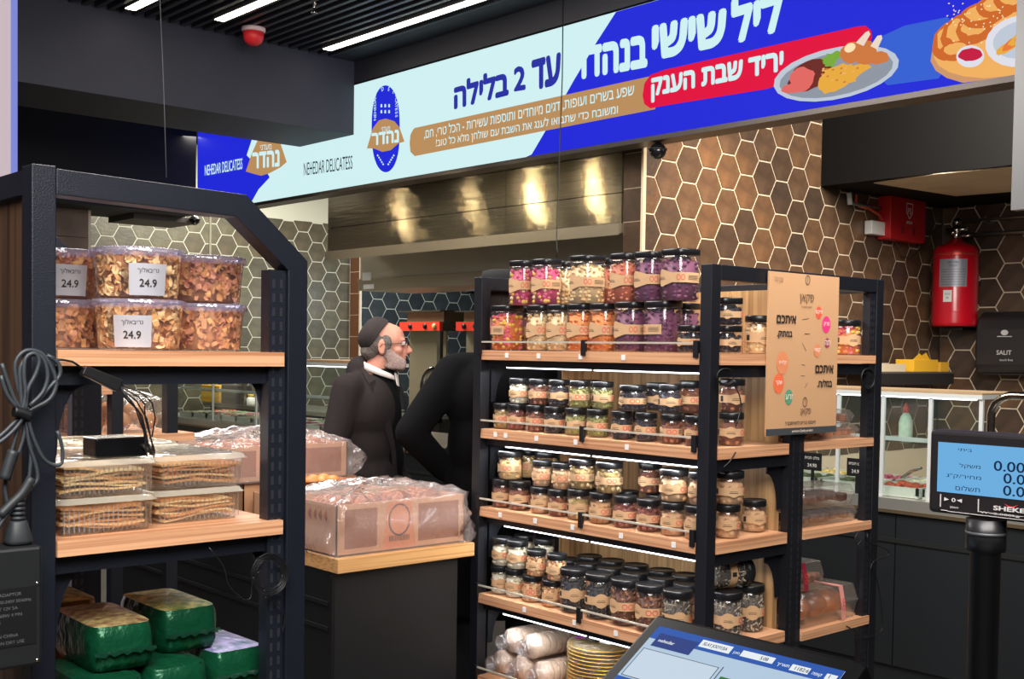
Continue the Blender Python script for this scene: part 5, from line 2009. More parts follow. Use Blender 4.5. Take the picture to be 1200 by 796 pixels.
# ================================================================== the service counter
XC = 5.16
cb_ = M('counter charcoal', (27, 30, 33), .45, noise=.08, nscale=2)
cnt = thing('service_counter', 'long dark service counter with steel edge below the glass cases', 'counter', (XC, 6, 0))
yA, yB = 1.6, 11.4
B(XC + .03, XC + .9, yA, yB, 0, .86).build('counter_body', cb_, cnt)
y = yA
while y < yB - .2:
    e2 = min(y + 1.4, yB)
    B(XC + .012, XC + .03, y + .003, e2 - .003, .72, .855).build('upper_panel', cb_, cnt)
    B(XC + .012, XC + .03, y + .003, e2 - .003, .10, .700).build('lower_panel', cb_, cnt)
    y = e2
B(XC + .004, XC + .012, yA, yB, .700, .722).build('groove_rail', M('rail charcoal', (48, 50, 50), .35, .4), cnt)
B(XC - .004, XC + .9, yA, yB, .862, .915).build('steel_top', M('counter steel', (188, 186, 178), .32, .7, noise=.05, nscale=4), cnt)
B(XC - .008, XC + .02, yA, yB, .845, .862).build('edge_trim', M('gold edge', (150, 132, 104), .35, .8), cnt)
whs = M('white lit steel', (222, 226, 224), .3, .25)
greent = clear('case glass', (247, 252, 250), .04, .015, hcol=(180, 214, 206))
cols_food = [(216, 206, 176), (190, 80, 50), (96, 130, 60), (226, 190, 110), (140, 80, 60), (206, 196, 150), (170, 60, 90), (90, 96, 60)]


def glass_case(label, y0_, y1_, z1, step, topmat, seed):
    rr = random.Random(seed)
    t = thing('glass_case', label, 'display case', (XC, (y0_ + y1_) / 2, .916), 'glass food cases on the service counter')
    z0_ = .916
    n = max(1, round((y1_ - y0_) / step))
    for k in range(n + 1):
        yy = y0_ + (y1_ - y0_) * k / n
        B(XC + .03, XC + .045, yy - .009, yy + .009, z0_, z1 - .03).build('glass_post', whs, t)
        if k < n:
            y2 = y0_ + (y1_ - y0_) * (k + 1) / n
            B(XC + .036, XC + .041, yy + .01, y2 - .01, z0_ + .01, z1 - .032).build('front_glass', greent, t)
            B(XC + .12, XC + .42, yy + .03, y2 - .03, z0_ + .26, z0_ + .266).build('glass_shelf', greent, t)
    B(XC + .02, XC + .5, y0_ - .01, y1_ + .01, z1 - .028, z1 - .008).build('top_frame', whs, t)
    B(XC + .02, XC + .5, y0_ - .01, y1_ + .01, z1 - .008, z1).build('top_board', topmat, t)
    B(XC + .06, XC + .09, y0_ + .05, y1_ - .05, z1 - .036, z1 - .029).build('case_light', M('case light', (244, 250, 255), emit=5), t)
    B(XC + .10, XC + .125, y0_, y1_, z0_ + .272, z0_ + .292).build('shelf_rail', whs, t)
    # trays of salads set in the well
    yy = y0_ + .04
    k = 0
    while yy < y1_ - .24:
        for (xa_, xb2) in ((XC + .07, XC + .33), (XC + .35, XC + .61)):
            b_ = B(xa_, xb2, yy, yy + .26, z0_ + .001, z0_ + .012)
            for (q0_, q1_, q2_, q3_) in ((xa_, xb2, yy, yy + .012), (xa_, xb2, yy + .248, yy + .26), (xa_, xa_ + .012, yy, yy + .26), (xb2 - .012, xb2, yy, yy + .26)):
                b_.box(q0_, q1_, q2_, q3_, z0_ + .012, z0_ + .05)
            tr_ = b_.build('food_tray', M('tray white', (222, 220, 210), .35), t)
            c_ = cols_food[rr.randrange(8)]
            m = MB()
            for j in range(26):
                m.ball((xa_ + rr.uniform(.03, .23), yy + rr.uniform(.03, .23), z0_ + .03 + rr.uniform(0, .015)), .028, .022, .016, 6, 4)
            stuff(m.build('salad', M('salad %d %d %d' % c_, c_, .5, noise=.25, nscale=60), tr_))
        yy += .285
        k += 1
    return t


bread_b = M('stone top', (176, 148, 112), .5, noise=.1, nscale=14)
case_z = P(1092, 459, X=XC + .03).z
y_r1 = P(1149, 500, X=XC + .03).y
g1 = glass_case('glass food case at right behind the scale display', y_r1, y_r1 + 2.0, case_z, (P(1029, 500, X=XC + .03).y - y_r1) / 2, bread_b, 3)
y_l1 = P(421, 440, X=XC + .03).y
caz = P(380, 425, X=XC + .03).z
g2 = glass_case('far glass food case left of the bearded man', y_l1, y_l1 + 3.2, caz, .8, whs, 4)
# wooden board and cloth on the far case
q = P(418, 422, X=XC + .2)
t = thing('serving_board', 'wooden serving board lying on the far glass case', 'board', (XC + .25, y_l1 + .5, caz))
B(XC + .05, XC + .45, y_l1 + .05, y_l1 + .85, caz + .001, caz + .022).build('board', M('board wood', (170, 130, 92), .6), t, bevel=.006)
# curved steel hand rails
def arch(label, u0, v0, u1, v1, r_, dirn, ln):
    x_ = XC - .005
    p0_, p1_ = P(u0, v0, X=x_), P(u1, v1, X=x_)
    t = thing('steel_rail', label, 'rail', (x_, p0_.y, .916), 'curved steel rails on the counter')
    pts = [(x_ + .02, p0_.y, .917), (x_ + .02, p0_.y, p1_.z - r_)]
    for k in range(1, 9):
        a = pi / 2 * k / 8
        pts.append((x_ + .02, p0_.y + dirn * r_ * (1 - cos(a)), p1_.z - r_ + r_ * sin(a)))
    pts.append((x_ + .02, p0_.y + dirn * ln, p1_.z))
    MB().tube(pts, .019, 12).build('tube', chrome, t)
    MB().lathe([(.035, 0), (.035, .008), (.02, .012)], 16, T=Matrix.Translation((x_ + .02, p0_.y, .9165))).build('flange', chrome, t)
arch('curved chrome rail at right above the scale display', 1158, 520, 1190, 464, .10, -1, .8)
arch('curved chrome rail between the two men', 492, 500, 515, 433, .13, -1, 1.3)
arch('second curved chrome rail just beside the bearded man', 486, 500, 505, 440, .10, -1, 1.2) if False else None
# bottle, tongs and price cards at the right case
pz_ = P(1061, 515, X=XC + .3)
t = thing('soap_bottle', 'green and white squeeze bottle with red cap inside the right case', 'bottle', (XC + .18, pz_.y - .03, .916 + .267))
pb_ = P(1061, 515, X=XC + .18)
t.location = (XC + .22, P(1061, 515, X=XC + .22).y, .916 + .2665)
MB().lathe([(.03, 0), (.034, .01), (.034, .09), (.026, .12), (.013, .14)], 18).build('bottle_body', M('bottle pale green', (150, 190, 150), .3, col2=(220, 226, 214), nscale=16), t, world=False)
MB().lathe([(.014, .14), (.015, .165), (.006, .185), (.0, .19)], 14).build('cap', M('cap red', (206, 60, 54), .4), t, world=False)
for k, (uu, vv, lab) in enumerate(((953, 541, 'black price card on the right case, beside the rack upright'), (1005, 548, 'black price card on the right case, right of the other card'))):
    p = P(uu, vv, X=XC + .02)
    t = thing('price_card', lab, 'price card', (XC + .012, p.y, .916))
    hw = .055
    B(XC + .010, XC + .014, p.y - hw, p.y + hw, p.z - .045, p.z + .045).build('card', blackd, t)
    m = MB()
    put_text_h(m, 'סלט הבית', (XC + .0094, p.y + hw * .8, p.z + .012), (0, -1, 0), (0, 0, 1), .016, 0, 0, False, .09)
    put_text_h(m, '24.90', (XC + .0094, p.y + hw * .5, p.z - .028), (0, -1, 0), (0, 0, 1), .018, 0, 0, False, .06)
    m.build('chalk_text', M('chalk', (226, 226, 220), .7), t)
    B(XC + .014, XC + .02, p.y - .008, p.y + .008, .9165, p.z - .03).build('card_foot', blackd, t)
pt0, pt1 = P(1056, 566, X=XC + .25), P(1077, 541, X=XC + .12)
t = thing('serving_tongs', 'steel serving tongs resting in the right case', 'tongs', tuple(pt0))
for s_ in (-.008, .008):
    a_ = Vector((XC + .30, pt0.y + .02 + s_, .985)); b_ = Vector((XC + .14, pt1.y + s_ * .3, 1.06))
    MB().tube([a_, (a_ + b_) / 2 + Vector((0, 0, .01)), b_], .006, 6).build('tong_arm', chrome, t)

# bench behind the far counter, with a yellow carton and other small things
bn = thing('work_bench', 'steel work bench behind the far glass case', 'bench', (6.5, 10, 0))
B(6.2, 6.9, 8.8, 12.2, .94, .98).build('bench_top', steel, bn)
B(6.25, 6.85, 8.85, 12.1, 0, .94).build('bench_body', blackp, bn)
for (u0, u1, v0, v1, mt, nm, lab, cat) in ((235, 257, 457, 476, M('yellow card', (240, 180, 30), .5), 'yellow_carton', 'bright yellow carton on the far work bench', 'carton'),
                                           (259, 278, 454, 475, M('black carton', (34, 34, 40), .5), 'black_carton', 'black carton beside the yellow one on the far bench', 'carton')):
    a = P(u0, v1, X=6.24); b = P(u1, v0, X=6.24)
    t = thing(nm, lab, cat, (6.3, (a.y + b.y) / 2, .981))
    hgt = (v1 - v0) / 1380 * (a - cam.location).length * .98
    B(6.24, 6.42, b.y + .005, a.y - .005, .9815, .9815 + hgt).build('carton_body', mt, t, bevel=.003)
    B(6.2385, 6.2395, b.y + .03, a.y - .03, .9815 + hgt * .3, .9815 + hgt * .62).build('printed_band', M(nm + ' band', (250, 206, 80) if 'yellow' in nm else (60, 60, 66), .5), t)
a = P(285, 470, X=6.25)
t = thing('steel_support', 'perforated steel upright on the far work bench', 'upright', (6.25, a.y, .981))
mb = B(6.24, 6.27, a.y - .035, a.y + .035, .9815, 1.45)
for k in range(6): mb.lathe([(0, 0), (.011, 0), (.011, .001), (0, .001)], 10, mi=1, T=Matrix.Translation((6.2385, a.y, 1.03 + k * .07)) @ Matrix.Rotation(-pi / 2, 4, 'Y'))
mb.build('upright', [steel, blackd], t)
a = P(294, 476, X=6.3)
t = thing('small_bottle', 'small white bottle with yellow cap on the far bench', 'bottle', (6.3, a.y, .981))
MB().lathe([(.045, .001), (.047, .01), (.047, .07), (.03, .085)], 14).build('bottle_body', white, t, world=False)
MB().lathe([(.032, .085), (.032, .12), (0, .12)], 14).build('cap', M('cap yellow', (236, 190, 60), .4), t, world=False)

# food warmers with red control panels beneath the hood
XWm = 7.4
for k, (u0, u1, lab) in enumerate(((470, 517, 'steel food warmer with red control panel, the one above the bearded man'), (536, 572, 'second steel food warmer with red panel, by the rack'))):
    a = P(u0, 388, X=XWm); b = P(u1, 377, X=XWm)
    t = thing('food_warmer', lab, 'food warmer', (XWm, (a.y + b.y) / 2, .0), 'red fronted food warmers under the hood')
    redm = M('warmer red', (232, 62, 44), .4)
    B(XWm - .02, XWm + .02, b.y, a.y, a.z, b.z).build('control_panel', redm, t)
    B(XWm + .021, XWm + .5, b.y, a.y, a.z, b.z + .0).build('warmer_head', steel, t)
    z7 = P(u0, 366, X=XWm).z
    B(XWm + .05, XWm + .35, b.y + .02, a.y - .04, b.z + .001, z7).build('flue_box', M('warm steel', (140, 128, 104), .4, .6), t)
    B(XWm - .02, XWm + .40, b.y - .01, a.y + .02, z7, z7 + .012).build('top_plate', steel, t)
    L_ = a.y - b.y
    for j, (f_, rr_) in enumerate(((.72, .028), (.35, .028), (.12, .030))):
        c = Vector((XWm - .0205, b.y + L_ * f_, (a.z + b.z) / 2))
        MB().lathe([(rr_, 0), (rr_ * .9, .014), (0, .014)], 16, T=Matrix.Translation(c) @ Matrix.Rotation(-pi / 2, 4, 'Y')).build('knob' if j < 2 else 'dial', blackd if j < 2 else M('dial cream', (220, 190, 130), .4), t)
    B(XWm + .1, XWm + .12, b.y + .04, a.y - .02, 1.0, a.z).build('back_panel', M('warmer back', (150, 142, 120), .4, .5), t)
    B(XWm - .01, XWm + .03, b.y, b.y + .05, .0, a.z).build('steel_leg', steel, t)
    B(XWm - .01, XWm + .5, b.y, a.y, .86, .90).build('work_top', steel, t)
    B(XWm + .0, XWm + .5, b.y + .051, a.y, .0, .86).build('cupboard', steel, t)

# ================================================================== right hand wall things
# wall shelf with yellow cartons
ysf = YA - .30
s0, s1 = P(1032, 440, Y=ysf).x, P(1118, 440, Y=ysf).x
zsh = P(1075, 436, Y=ysf).z
t = thing('wall_shelf', 'dark metal wall shelf holding the yellow cartons', 'shelf', (s0, YA, zsh))
B(s0 - .2, s1, ysf, YA - .001, zsh - .012, zsh).build('shelf_plate', M('shelf grey', (120, 112, 104), .4, .5), t)
B(s0 - .2, s1, ysf, ysf + .02, zsh - .10, zsh - .0125).build('front_apron', M('apron black', (38, 36, 36), .5), t)
for (u0, u1, v0, v1, lab, cl) in ((1071, 1100, 421, 435, 'yellow carton with torn open flap on the wall shelf', (236, 180, 46)), (1102, 1124, 425, 436, 'small yellow carton at the right of the open one', (226, 170, 50)), (1034, 1062, 427, 436, 'flat cream carton at the left of the wall shelf', (214, 196, 166))):
    a, b = P(u0, v1, Y=ysf + .04), P(u1, v0, Y=ysf + .04)
    t = thing('shelf_carton', lab, 'carton', ((a.x + b.x) / 2, ysf + .1, zsh))
    h_ = b.z - a.z
    m = MB().box(a.x, min(b.x, s1 - .004) - .006, ysf + .04, ysf + .2, zsh + .001, zsh + h_)
    m.build('carton_body', M('carton %d' % cl[1], cl, .6), t, bevel=.002)
    if u0 == 1071:
        MB().prism([(a.x, zsh + h_), (a.x + .10, zsh + h_ + .05), (a.x + .13, zsh + h_ + .03), (a.x + .2, zsh + h_ + .055), (a.x + .26, zsh + h_)], 'Y', ysf + .05, ysf + .053).build('open_flap', M('carton 180', cl, .6), t)
# red control box on the back wall
a, b = P(1038, 280, Y=YA - .08), P(1080, 237, Y=YA - .08)
t = thing('fire_control_box', 'red metal fire system control box on the tiled wall', 'control box', (a.x, YA, a.z))
redb = M('box red', (186, 24, 32), .4, .1)
B(a.x, b.x, YA - .12, YA - .004, a.z, b.z).build('box_body', redb, t, bevel=.004)
m = MB()
cx_, cz_ = a.x + (b.x - a.x) * .52, a.z + (b.z - a.z) * .70
shd = [(-.045, .06), (.045, .06), (.045, -.01), (0, -.06), (-.045, -.01)]
for k in range(5):
    p_, q_ = shd[k], shd[(k + 1) % 5]
    d_ = Vector((q_[0] - p_[0], 0, q_[1] - p_[1])); n_ = Vector((-d_.z, 0, d_.x)).normalized() * .004
    A1 = Vector((cx_ + p_[0], YA - .1215, cz_ + p_[1])); B1_ = A1 + d_
    m.add([A1 - n_, B1_ - n_, B1_ + n_, A1 + n_], [(0, 1, 2, 3)])
put_text_h(m, 'FS', (cx_, YA - .1215, cz_ - .02), (1, 0, 0), (0, 0, 1), .045, 0, .02, True)
put_text_h(m, 'BRICH', (cx_, YA - .1215, cz_ - .10), (1, 0, 0), (0, 0, 1), .022, 0, .03, True)
m.build('white_print', white, t)
for dx in (.3, .62):
    B(a.x + (b.x - a.x) * dx, a.x + (b.x - a.x) * dx + .035, YA - .124, YA - .12, a.z + .05, a.z + .11).build('latch', M('dark red', (120, 16, 22), .4), t)
B(P(1019, 270, Y=YA - .05).x, P(1036, 270, Y=YA - .05).x, YA - .07, YA - .004, P(1028, 275, Y=YA - .07).z, P(1028, 259, Y=YA - .07).z).build('junction_box', white, t, bevel=.006)
m = MB().tube([P(1036, 262, Y=YA - .04), P(1030, 252, Y=YA - .04), P(1018, 244, Y=YA - .03), P(1008, 242, Y=YA - .02), P(1003, 236, Y=YA - .02), P(1004, 228, Y=YA - .02)], .012, 8)
m.build('orange_conduit', M('orange conduit', (206, 84, 54), .5), t)
m = MB().tube([P(996, 238, Y=YA - .03), P(1040, 246, Y=YA - .03)], .014, 8)
m.build('steel_pipe', M('pipe steel', (130, 124, 116), .35, .7), t)
m = MB().tube([P(995, 226, Y=YA - .03), P(996, 240, Y=YA - .03)], .02, 8)
m.build('white_fitting', white, t)
m = MB().tube([P(1050, 283, Y=YA - .03), P(1056, 300, Y=YA - .02), P(1066, 302, Y=YA - .03), P(1082, 288, Y=YA - .04), P(1096, 268, Y=YA - .06), P(1106, 262, Y=YA - .10)], .006, 6)
m.build('thin_cable', M('thin cable', (60, 50, 44), .5), t)
# red extinguishing cylinder
xe_ = XB - .24
pc = P(1118, 383, X=xe_)
rT = .178
hT = P(1118, 286, X=xe_).z - pc.z
t = thing('extinguisher_cylinder', 'large red fire suppression cylinder mounted in the wall corner', 'extinguisher', (xe_, pc.y, pc.z))
redc = M('cylinder red', (196, 12, 34), .28, 0, .5, coat=.3)
MB().lathe([(rT * .9, 0), (rT, .01), (rT * 1.0, .03), (rT, hT * .88), (rT * .96, hT * .93), (rT * .82, hT * .97), (rT * .5, hT), (rT * .28, hT + .03), (.03, hT + .04)], 40).build('cylinder_body', redc, t, world=False)
MB().lathe([(rT * 1.006, hT * .845), (rT * 1.012, hT * .85), (rT * 1.012, hT * .87), (rT * 1.006, hT * .875)], 40, cap=False).build('strap', M('strap red steel', (206, 70, 60), .3, .5), t, world=False)
MB().lathe([(rT * 1.004, hT * .17), (rT * 1.008, hT * .175), (rT * 1.008, hT * .185), (rT * 1.004, hT * .19)], 40, cap=False).build('lower_seam', redc, t, world=False)


def wrap_label(nm, a0_, a1_, z0_, z1_, mats, lines, par, rr_):
    m = MB(); n = 12; vs = []
    for i in range(n + 1):
        a = a0_ + (a1_ - a0_) * i / n
        vs += [((rr_ + .001) * cos(a), (rr_ + .001) * sin(a), z0_), ((rr_ + .001) * cos(a), (rr_ + .001) * sin(a), z1_)]
    m.add(vs, [(2 * i, 2 * i + 2, 2 * i + 3, 2 * i + 1) for i in range(n)], 0, True)
    for (tx, fz, fh, wf) in lines:
        tv, tf, asp = glyphs(tx, 0)
        W = (a1_ - a0_) * wf
        mid = (a0_ + a1_) / 2
        m.add([((rr_ + .0018) * cos(mid - W / 2 + b_[0] * W), (rr_ + .0018) * sin(mid - W / 2 + b_[0] * W), z0_ + (z1_ - z0_) * (fz + fh * b_[1])) for b_ in tv], tf, 1)
    return m.build(nm, mats, par, world=False)


wrap_label('instruction_label', radians(165), radians(237), hT * .47, hT * .80, [M('label steel', (150, 152, 162), .4, .3), ink],
           [('DRY FIRE', .84, .08, .4), ('SYSTEM', .72, .07, .3)] + [('operating notes and pressure values', .60 - .09 * k, .05, .86) for k in range(7)], t, rT)
wrap_label('inspection_tag', radians(178), radians(200), hT * .29, hT * .43, [white, ink], [('2023', .6, .14, .6), ('OK', .25, .2, .4)], t, rT)
m = MB().lathe([(.03, hT + .04), (.035, hT + .06), (.028, hT + .08), (.04, hT + .10), (.04, hT + .13), (.02, hT + .15), (.028, hT + .17), (.028, hT + .20), (0, hT + .21)], 12)
m.tube([(-.0, .09, hT + .115), (0, -.09, hT + .115)], .018, 8)
m.tube([(0, -.04, hT + .06), (0, -.12, hT + .06)], .014, 8)
m.tube([(-.03, .0, hT + .09), (-.06, .02, hT + .09)], .022, 10)
m.build('valve', chrome, t, world=False)
B(xe_ + rT * .6, XB - .002, pc.y - .1, pc.y + .1, pc.z + hT * .5, pc.z + hT * .56).build('wall_bracket', blackd, t)
B(xe_ - .05, XB - .002, pc.y - .10, pc.y + .1, pc.z - .03, pc.z - .004).build('wall_bracket', blackd, t)
t2 = thing('steel_pipes', 'two thin steel pipes running right from the red cylinder valve', 'pipes', (XB - .1, 4, 2.6))
for (v0, v1, r_) in ((259, 252.5, .012), (276, 271, .018)):
    MB().tube([P(1128, v0, X=XB - .06), P(1260, v1 - 3, X=XB - .06)], r_, 8).build('pipe', M('pipe steel', (130, 124, 116), .35, .7), t2)
for uu in (1155,):
    q = P(uu, 257, X=XB - .06)
    B(XB - .065, XB - .001, q.y - .012, q.y + .012, q.z - .03, q.z + .02).build('pipe_clip', steel, t2)
# paper towel dispenser
a, b = P(1143.5, 437, X=XB - .2), P(1222, 364, X=XB - .2)
t = thing('towel_dispenser', 'black paper towel dispenser on the tiled wall under the red cylinder', 'dispenser', (XB, (a.y + b.y) / 2, a.z))
y0_, y1_ = min(a.y, b.y), max(a.y, b.y)
z0_, z1_ = a.z, b.z
dh = z1_ - z0_
m = MB().prism([(XB - .003, z0_), (XB - .20, z0_), (XB - .23, z0_ + .05), (XB - .23, z0_ + dh * .70), (XB - .20, z0_ + dh * .90), (XB - .12, z1_), (XB - .003, z1_)], 'Y', y0_, y1_)
m.build('cover', M('dispenser black', (36, 35, 37), .3), t, bevel=.02, segs=3)
m = MB()
put_text_h(m, 'SALIT', (XB - .2315, (y0_ + y1_) / 2 + .02, z0_ + dh * .30), (0, -1, 0), (0, 0, 1), .035, 0, .02, True)
put_text_h(m, 'touch free', (XB - .2315, (y0_ + y1_) / 2 + .0, z0_ + dh * .20), (0, -1, 0), (0, 0, 1), .018, 0, 0, True)
cc = Vector((XB - .2315, (y0_ + y1_) / 2 + .02, z0_ + dh * .655))
m.add([cc + Vector((0, .03 * cos(2 * pi * k / 16), .022 * sin(2 * pi * k / 16))) for k in range(16)], [tuple(range(16))])
m.add([cc + Vector((0, s_[0], s_[1])) for s_ in ((-.06, -.034), (.06, -.034), (.06, -.028), (-.06, -.028))], [(0, 1, 2, 3)])
stuff(m.build('white_print', M('dispenser print', (190, 190, 190), .5), t))
MB().box(XB - .19, XB - .06, y0_ + .06, y1_ - .06, z0_ - .012, z0_ - .001).build('paper_slot', blackd, t)

# ================================================================== goods in the right-hand bay of the jar rack
yb2 = Y0 + .10
p = P(995, 414, Y=yb2)
jar('pail', 'pinky', (p.x - .045, yb2 - .02, SR[0]), radians(-100), 'jar of bright fruit sweets alone on the right bay top shelf', 'jars of the right bay')
cake = M('dark cake', (96, 60, 46), .6, col2=(60, 36, 30), nscale=40, bump=.4)
cookie = M('nut cookie', (168, 110, 84), .6, col2=(100, 60, 48), nscale=50, bump=.4)
bunm = M('glazed bun', (190, 110, 52), .35, col2=(110, 54, 26), nscale=14)
pinkl = M('pink label', (226, 150, 140), .6)
redl = M('wine label', (140, 34, 52), .6)


def clam(label, x0, x1, y0, y1, z, h, seed, fill, kind='lumps', lid_h=None, band=None):
    rr = random.Random(seed)
    cx_, cy_ = (x0 + x1) / 2, (y0 + y1) / 2
    hx, hy = (x1 - x0) / 2, (y1 - y0) / 2
    t = thing('pastry_box', label, 'box', (cx_, cy_, z), 'clear pastry boxes in the right bay')
    hb = h * .5
    shell(MB(), [(hx * .88, hy * .88, .015, .001), (hx * .97, hy * .97, .018, hb), (hx, hy, .02, hb + .002)]).build('tray', boxc, t, world=False)
    shell(MB(), [(hx, hy, .02, hb + .003), (hx * .97, hy * .97, .018, hb + .006), (hx * .88, hy * .88, .02, h - .002), (hx * .80, hy * .80, .02, h - .001)], cap0=False, cap1=True).build('lid', boxc, t, world=False)
    n = 0
    if kind == 'buns':
        for k in range(3):
            MB().ball((-hx * .55 + hx * .55 * k, rr.uniform(-.01, .01), h * .44), hx * .30, hy * .72, h * .40, 12, 8).build('bun', fill, t, world=False)
    else:
        for k in range(5):
            for j in range(3):
                MB().box(-.018, .018, -.02, .02, -.014, .014, T=Matrix.Translation((-hx * .68 + hx * .34 * k, -hy * .55 + hy * .55 * j, h * .40 + rr.uniform(-.004, .004))) @ Euler((rr.uniform(-.2, .2), rr.uniform(-.2, .2), rr.uniform(-.4, .4))).to_matrix().to_4x4()).build('cake_piece', fill, t, world=False, bevel=.005)
    if band:
        m = MB()
        bx_ = band[0] * hx
        m.box(bx_, bx_ + .026, -hy * .9, hy * .5, h - .0005, h + .0006)
        m.add([(bx_, -hy * .9, h), (bx_ + .026, -hy * .9, h), (bx_ + .030, -hy * 1.01, hb), (bx_ + .034, -hy * 1.02, h * .05), (bx_ + .008, -hy * 1.02, h * .03), (bx_ + .004, -hy * 1.01, hb)], [(0, 1, 2, 5), (5, 2, 3, 4)])
        m.build('paper_band', band[1], t, world=False)
        m = MB()
        for zc_ in (h * .38, h * .58):
            q, f2 = [], []
            for i in range(14):
                a = 2 * pi * i / 14
                q += [(bx_ + .018 + .009 * cos(a), -hy * 1.02 - .0012, zc_ + .009 * sin(a)), (bx_ + .018 + .006 * cos(a), -hy * 1.02 - .0012, zc_ + .006 * sin(a))]
            for i in range(14):
                j = (i + 1) % 14
                f2.append((2 * i, 2 * j, 2 * j + 1, 2 * i + 1))
            m.add(q, f2)
        m.build('ring_print', redink, t, world=False)
    return t


bxL, bxR = XM1 + .014, min(P(1010, 600, Y=Y0 + .02).x, XE - PW - .045)
print('bxR', bxR, XE)
ky0, ky1 = Y0 + .02, Y0 + .20
clam('low box of nut cookies, bottom one on the second right shelf', bxL + .02, bxR, ky0, ky1, SR[1] + .001, .052, 1, cookie)
clam('low box of nut cookies, top one on the second right shelf', bxL + .05, bxR - .02, ky0 + .01, ky1, SR[1] + .054, .05, 2, cookie)
clam('box of dark cake, bottom one on the third right shelf', bxL, bxR + .0, ky0, ky1, SR[2] + .001, .062, 3, cake)
clam('box of dark cake, top one on the third right shelf', bxL + .005, bxR - .015, ky0, ky1, SR[2] + .064, .075, 4, cake)
clam('box of glazed buns with pink paper band on the lowest right shelf', bxL, bxR + .005, ky0 - .01, ky1, SR[3] + .001, .125, 5, bunm, 'buns', band=(.28, pinkl))
clam('smaller box with wine red label on top of the bun box', bxL, bxL + .17, ky0 + .005, ky1, SR[3] + .127, .10, 6, cookie, 'lumps', band=(-.7, redl))
# small cable hook and lead at the right upright
t = thing('loose_cable', 'thin black cable hanging down the right rack upright', 'cable', (XE, Y0, 1.0))
yy = Y0 - .008
for L_ in ([(1010, 632), (1004, 640), (1003, 628), (1012, 622), (1018, 634), (1030, 640), (1040, 645), (1040, 652), (1024, 658), (1020, 668)],
           [(1016, 625), (1022, 660), (1030, 690), (1034, 730), (1030, 742), (1010, 748), (1002, 740), (992, 734)],
           [(1000, 742), (1006, 755), (1006, 775)]):
    cable(L_, .0022, blackd, 'cable', t, yy)
t = thing('loose_cable', 'coil of thin black cable at the near post of the jar rack', 'cable', (X0, Y0, 1.5))
for k in range(3):
    cable([(850 + 10 * cos(a + k), 442 + (8 + k) * sin(a + k)) for a in range(8)], .0022, blackd, 'cable', t, Y0 - .006 - .003 * k)
cable([(856, 446), (866, 462), (868, 480), (862, 500)], .0022, blackd, 'cable', t, Y0 - .006)
cable([(862, 530), (856, 540), (848, 548)], .0022, blackd, 'cable', t, Y0 - .006)
t = thing('loose_cable', 'coil of thin black cable at the right upright top', 'cable', (XE, Y0, 1.5))
for k in range(4):
    cable([(1017 + 8 * cos(a + k), 444 + (9 + k) * sin(a + k)) for a in range(8)], .0024, blackd, 'cable', t, Y0 - .006 - .003 * k)

# ================================================================== bottom shelf of the jar rack: wafer sleeves and gold plates
z5 = SZ[4]
sl_m = M('wafer', (236, 208, 176), .6, noise=.1, nscale=60)
slf = clear('sleeve film', (250, 248, 250), .10, .14, hcol=(232, 224, 226), rough=.14, bump=1.0, bscale=40)
for k, (uu, lv) in enumerate(((566, 0), (586, 0), (608, 0), (577, 1), (600, 1))):
    p = P(uu, 780 - 20 * lv, X=X0 + .05)
    yv = Y1 - PW - .065 - k * .112 if lv == 0 else Y1 - PW - .065 - .056 - (k - 3) * .112
    r_ = .0525
    zc_ = z5 + r_ + .002 + (lv * .0925)
    lab = 'clear sleeve of round wafers, %s, bottom shelf' % (('leftmost of the lower three', 'middle of the lower three', 'rightmost of the lower three', 'left of the upper two', 'right of the upper two')[k])
    t = thing('wafer_sleeve', lab, 'snack sleeve', (X0 + .2, yv, zc_ - r_), 'clear sleeves of wafers')
    T_ = Matrix.Translation((X0 + .055, yv, zc_)) @ Matrix.Rotation(pi / 2, 4, 'Y')
    for j in range(9):
        MB().lathe([(0, 0), (r_ * .86, 0), (r_ * .88, .004), (r_ * .88, .024), (r_ * .86, .028), (0, .028)], 20, T=Matrix.Translation((X0 + .07 + j * .031, yv, zc_)) @ Matrix.Rotation(pi / 2, 4, 'Y')).build('wafer', sl_m, t)
    prof = [(.012 + .02 * abs(sin(3 * 1.3)), -.045), (.03, -.03), (.006, -.015), (.02, -.004), (r_ * .8, .008), (r_ * .93, .02), (r_ * .91, .10), (r_ * .94, .2), (r_ * .92, .29), (r_ * .6, .31), (.01, .32)]
    m = MB().lathe(prof, 26, T=T_, cap=False)
    rr = random.Random(k)
    m.v = [(a_, b_ + rr.uniform(-.002, .002), c_ + rr.uniform(-.002, .002)) for a_, b_, c_ in m.v]
    m.build('film', slf, t)
gold = M('gold plate', (236, 190, 50), .3, .5)
pg = P(690, 775, X=X0 + .17)
t = thing('gold_plate_pack', 'shrink wrapped stack of round gold plates on the bottom shelf', 'plate pack', (X0 + .19, pg.y, z5))
rg = .130
gy = pg.y - .05
for j in range(14):
    MB().lathe([(0, .002), (rg * .72, .002), (rg * .78, .004), (rg * .97, .012), (rg, .014), (rg * .97, .0155), (rg * .76, .007), (0, .005)], 40, T=Matrix.Translation((X0 + .19, gy, z5 + .001 + j * .0135)), cap=False).build('gold_plate', gold, t)
zt_ = z5 + 14 * .0135 + .012
m = MB()
rr = random.Random(5)
N = 40
prof = [(rg * 1.02, z5 + .003 - z5), (rg * 1.03, .05), (rg * 1.02, .10), (rg * 1.03, .17), (rg * 1.0, zt_ - z5 + .004), (rg * .7, zt_ - z5 + .012), (rg * .3, zt_ - z5 + .008), (.0, zt_ - z5 + .01)]
m.lathe(prof, N, T=Matrix.Translation((X0 + .19, gy, z5)), cap=False)
